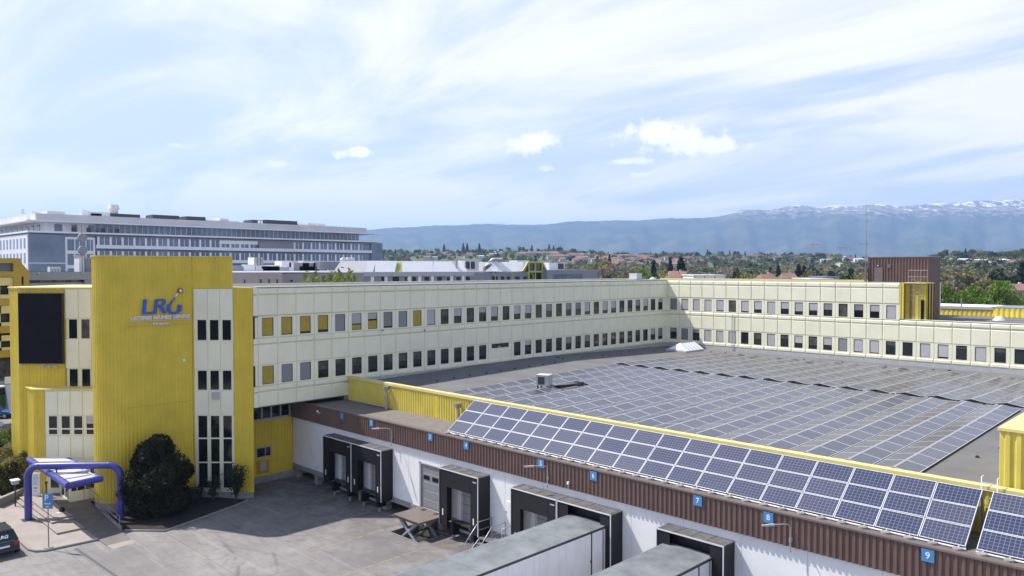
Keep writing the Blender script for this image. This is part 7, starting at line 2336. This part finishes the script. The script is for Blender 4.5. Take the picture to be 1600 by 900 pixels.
def village():
    rr = random.Random(12)
    red = [house_mesh(L, 8, h, 2.4, 'house_wall', 'tile_red') for L, h in ((11, 4.8), (16, 5.2), (9, 3.6))]
    brn = [house_mesh(L, 8, h, 2.2, 'house_wall', 'tile_brown') for L, h in ((11, 4.6), (14, 5))]
    wht = [house_mesh(L, 9, h, .6, 'house_white', 'roof_white', False) for L, h in ((13, 5.5), (18, 6))]
    def put(me, px, D, lb, grp, rz=None):
        x, y = at_d(px, D)
        o = inst('village_house', me, None, (x, y, hill_z(D, px) - .3), ROT_F + (rz if rz is not None else rr.uniform(-.5, .5)))
        tag(o, lb, 'house', grp)
    for k in range(78):   # terraces of red roofs
        if k < 40: px, D = rr.uniform(955, 1080), rr.uniform(1040, 1420)
        else: px, D = rr.uniform(862, 960), rr.uniform(1150, 1500)
        put(red[rr.randrange(3)], px, D, 'red-roofed terraced house in the dense village on the far slope', 'red-roofed houses of the far village', rr.uniform(-.15, .15))
    for k in range(11):
        put(red[1], 972 + k * 4.4, 1490, 'red-roofed house in the long top row of the far village', 'red-roofed houses of the top row', 0)
    for k in range(9): put(red[0], 812 + k * 5.2 + rr.uniform(-1, 1), 1440 + rr.uniform(-30, 30), 'red-roofed house on the crest left of the dense village', 'red-roofed houses left of the village', 0)
    for k in range(26):
        put(brn[k % 2] if k % 3 else wht[0], rr.uniform(650, 870), rr.uniform(1250, 1560), 'detached house among trees on the left part of the far slope', 'detached houses on the left of the far slope')
    for k in range(24):
        put(brn[k % 2], rr.uniform(1080, 1345), rr.uniform(1200, 1560), 'brown-roofed house among trees on the middle part of the far slope', 'brown-roofed houses of the middle slope')
    for k in range(9):
        put(wht[k % 2], rr.uniform(1290, 1350), rr.uniform(1000, 1450), 'white flat-roofed building among the trees left of the antenna', 'white flat buildings left of the antenna')
    for k in range(15):
        put(wht[k % 2] if k % 3 else brn[0], rr.uniform(1495, 1572), rr.uniform(840, 930), 'pale house in the cluster on the right-hand hill', 'pale houses on the right-hand hill')
    for k in range(4):
        put(red[k % 3], 1583 + k * 6, 860 + k * 10, 'pinkish house near the right picture edge on the hill', 'pinkish houses at the right edge')
    # nearer single houses
    def near(px, D, L, Wd, zt, rh, roofm, lb, h=5, rz=0, wall='house_wall'):
        x, y = at_d(px, D)
        t = thing('house', lb, 'house', (x, y, zt - rh - h))
        m = MB(); m.box(-L / 2, L / 2, -Wd / 2, Wd / 2, 0, h); inst('wall', m.mesh('wall', [wall]), t, (x, y, zt - rh - h), ROT_F + rz)
        m = MB(); o = .6
        m.add([(-L / 2 - o, -Wd / 2 - o, h), (L / 2 + o, -Wd / 2 - o, h), (L / 2 + o, Wd / 2 + o, h), (-L / 2 - o, Wd / 2 + o, h), (-L / 2 - o + rh * .4, 0, h + rh), (L / 2 + o - rh * .4, 0, h + rh)], [(0, 1, 5, 4), (2, 3, 4, 5), (1, 2, 5), (3, 0, 4), (0, 3, 2, 1)])
        inst('roof', m.mesh('roof', [roofm]), t, (x, y, zt - rh - h), ROT_F + rz)
        m = MB(); m.box(L * .15, L * .15 + .7, .4, 1.1, h + rh * .4, h + rh + .5); inst('chimney', m.mesh('chimney', [wall]), t, (x, y, zt - rh - h), ROT_F + rz)
        for k in range(int(L / 3)):
            m = MB(); xx = -L / 2 + 1.5 + k * 3; m.box(xx, xx + 1, -Wd / 2 - .05, -Wd / 2, h - 2, h - .7); inst('window', m.mesh('window', ['house_window']), t, (x, y, zt - rh - h), ROT_F + rz)
    def zy(py, D): return H + (HY - py) * D / F
    near(1058, 285, 7, 8, zy(423.5, 285), 2.6, 'tile_red', 'house with bright red roof between the conifers and the cypress')
    near(1198, 250, 5.2, 8, zy(428, 250), 2.6, 'tile_red', 'house with pink-red roof above the sunlit wing', rz=.2)
    near(1231, 255, 4.2, 7, zy(426.5, 255), 1.9, 'tile_brown', 'house with brown roof right of the pink-red roofed one', rz=-.1)
    near(1589, 250, 7, 8, zy(443.5, 250), 2.0, 'tile_red', 'low red-roofed house at the right edge above the bright trees')
    near(1570, 255, 6, 8, zy(443, 255), 1.4, 'tile_brown', 'low grey-brown roof left of the red-roofed house at the right edge')
    def flat(px0, px1, D, zt, lb, h=6, roof='roof_white', wall='white_wall', bays=3):
        l0, l1 = lat(px0, D), lat(px1, D); x, y, _ = LD(l0, D); w = l1 - l0
        t = thing('industrial_hall', lb, 'building', (x, y, 0))
        m = MB(); m.box(0, w, 0, 14, zt - h, zt - .2); inst('wall', m.mesh('wall', [wall]), t, (x, y, 0), ROT_F)
        m = MB(); m.box(-.3, w + .3, -.3, 14.3, zt - .2, zt); inst('roof', m.mesh('roof', [roof]), t, (x, y, 0), ROT_F)
        for k in range(bays + 1):
            m = MB(); m.box(w * k / bays - .15, w * k / bays + .15, -.1, 0, zt - h, zt - .2); inst('wall_joint', m.mesh('wall_joint', ['light_grey']), t, (x, y, 0), ROT_F)
    flat(1085, 1133, 210, zy(429.5, 210), 'white flat-roofed hall just above the left end of the sunlit wing')
    flat(1266, 1300, 230, zy(435, 230), 'pale low hall roof above the sunlit wing left of the plant room', roof='roof_white', wall='light_grey')
    flat(1290, 1312, 260, zy(432, 260), 'small grey-roofed shed behind the pale low hall', roof='grey_metal', wall='light_grey')


village()


def cranes():
    for px, yt, arm, lb in ((1269, 381, 9, 'faint pink tower crane, leftmost of three on the skyline'), (1312, 386, 11, 'faint pink tower crane in the middle above the dark fir'), (1353, 380, 8, 'faint pink tower crane nearest the antenna mast')):
        D = 2300; x, y = at_d(px, D); z0 = hill_z(D, px) - 5; zt = H + (HY - yt) * D / F
        t = thing('tower_crane', lb, 'crane', (x, y, z0), 'tower cranes on the skyline')
        m = MB(); m.box(-.7, .7, -.7, .7, 0, zt - z0); inst('tower', m.mesh('tower', ['crane_red']), t, (x, y, z0))
        m = MB(); m.box(-8, 22 if px != 1312 else 20, -.5, .5, zt - z0 - 2.6, zt - z0 - 1.4); inst('jib', m.mesh('jib', ['crane_red']), t, (x, y, z0), ROT_F + (0 if px == 1312 else math.pi if px == 1353 else 0))
        m = MB(); m.tube([(-6, 0, zt - z0 - 1.5), (0, 0, zt - z0 + 2.5), (12, 0, zt - z0 - 1.5)], .25, 4); inst('tie_bar', m.mesh('tie_bar', ['crane_red']), t, (x, y, z0), ROT_F + (0 if px == 1312 else math.pi if px == 1353 else 0))


cranes()


# ================================================================== HAZE
def haze():
    m = MB(); m.box(-16500, 3800, -3600, 17500, -6.5, 950.0)
    me = m.mesh('haze', ['concrete']); me.materials.clear()
    mt = bpy.data.materials.new('haze'); mt.use_nodes = True; t = mt.node_tree; t.nodes.clear()
    o = N(t, 'ShaderNodeOutputMaterial'); v = N(t, 'ShaderNodeVolumePrincipled')
    v.inputs['Color'].default_value = (.40, .61, 1.0, 1)
    v.inputs['Density'].default_value = HAZE_DENSITY
    v.inputs['Anisotropy'].default_value = .2
    t.links.new(v.outputs[0], o.inputs['Volume'])
    me.materials.append(mt)
    ob = inst('haze', me); ob['kind'] = 'stuff'


HAZE_DENSITY = 0.85e-4
haze()
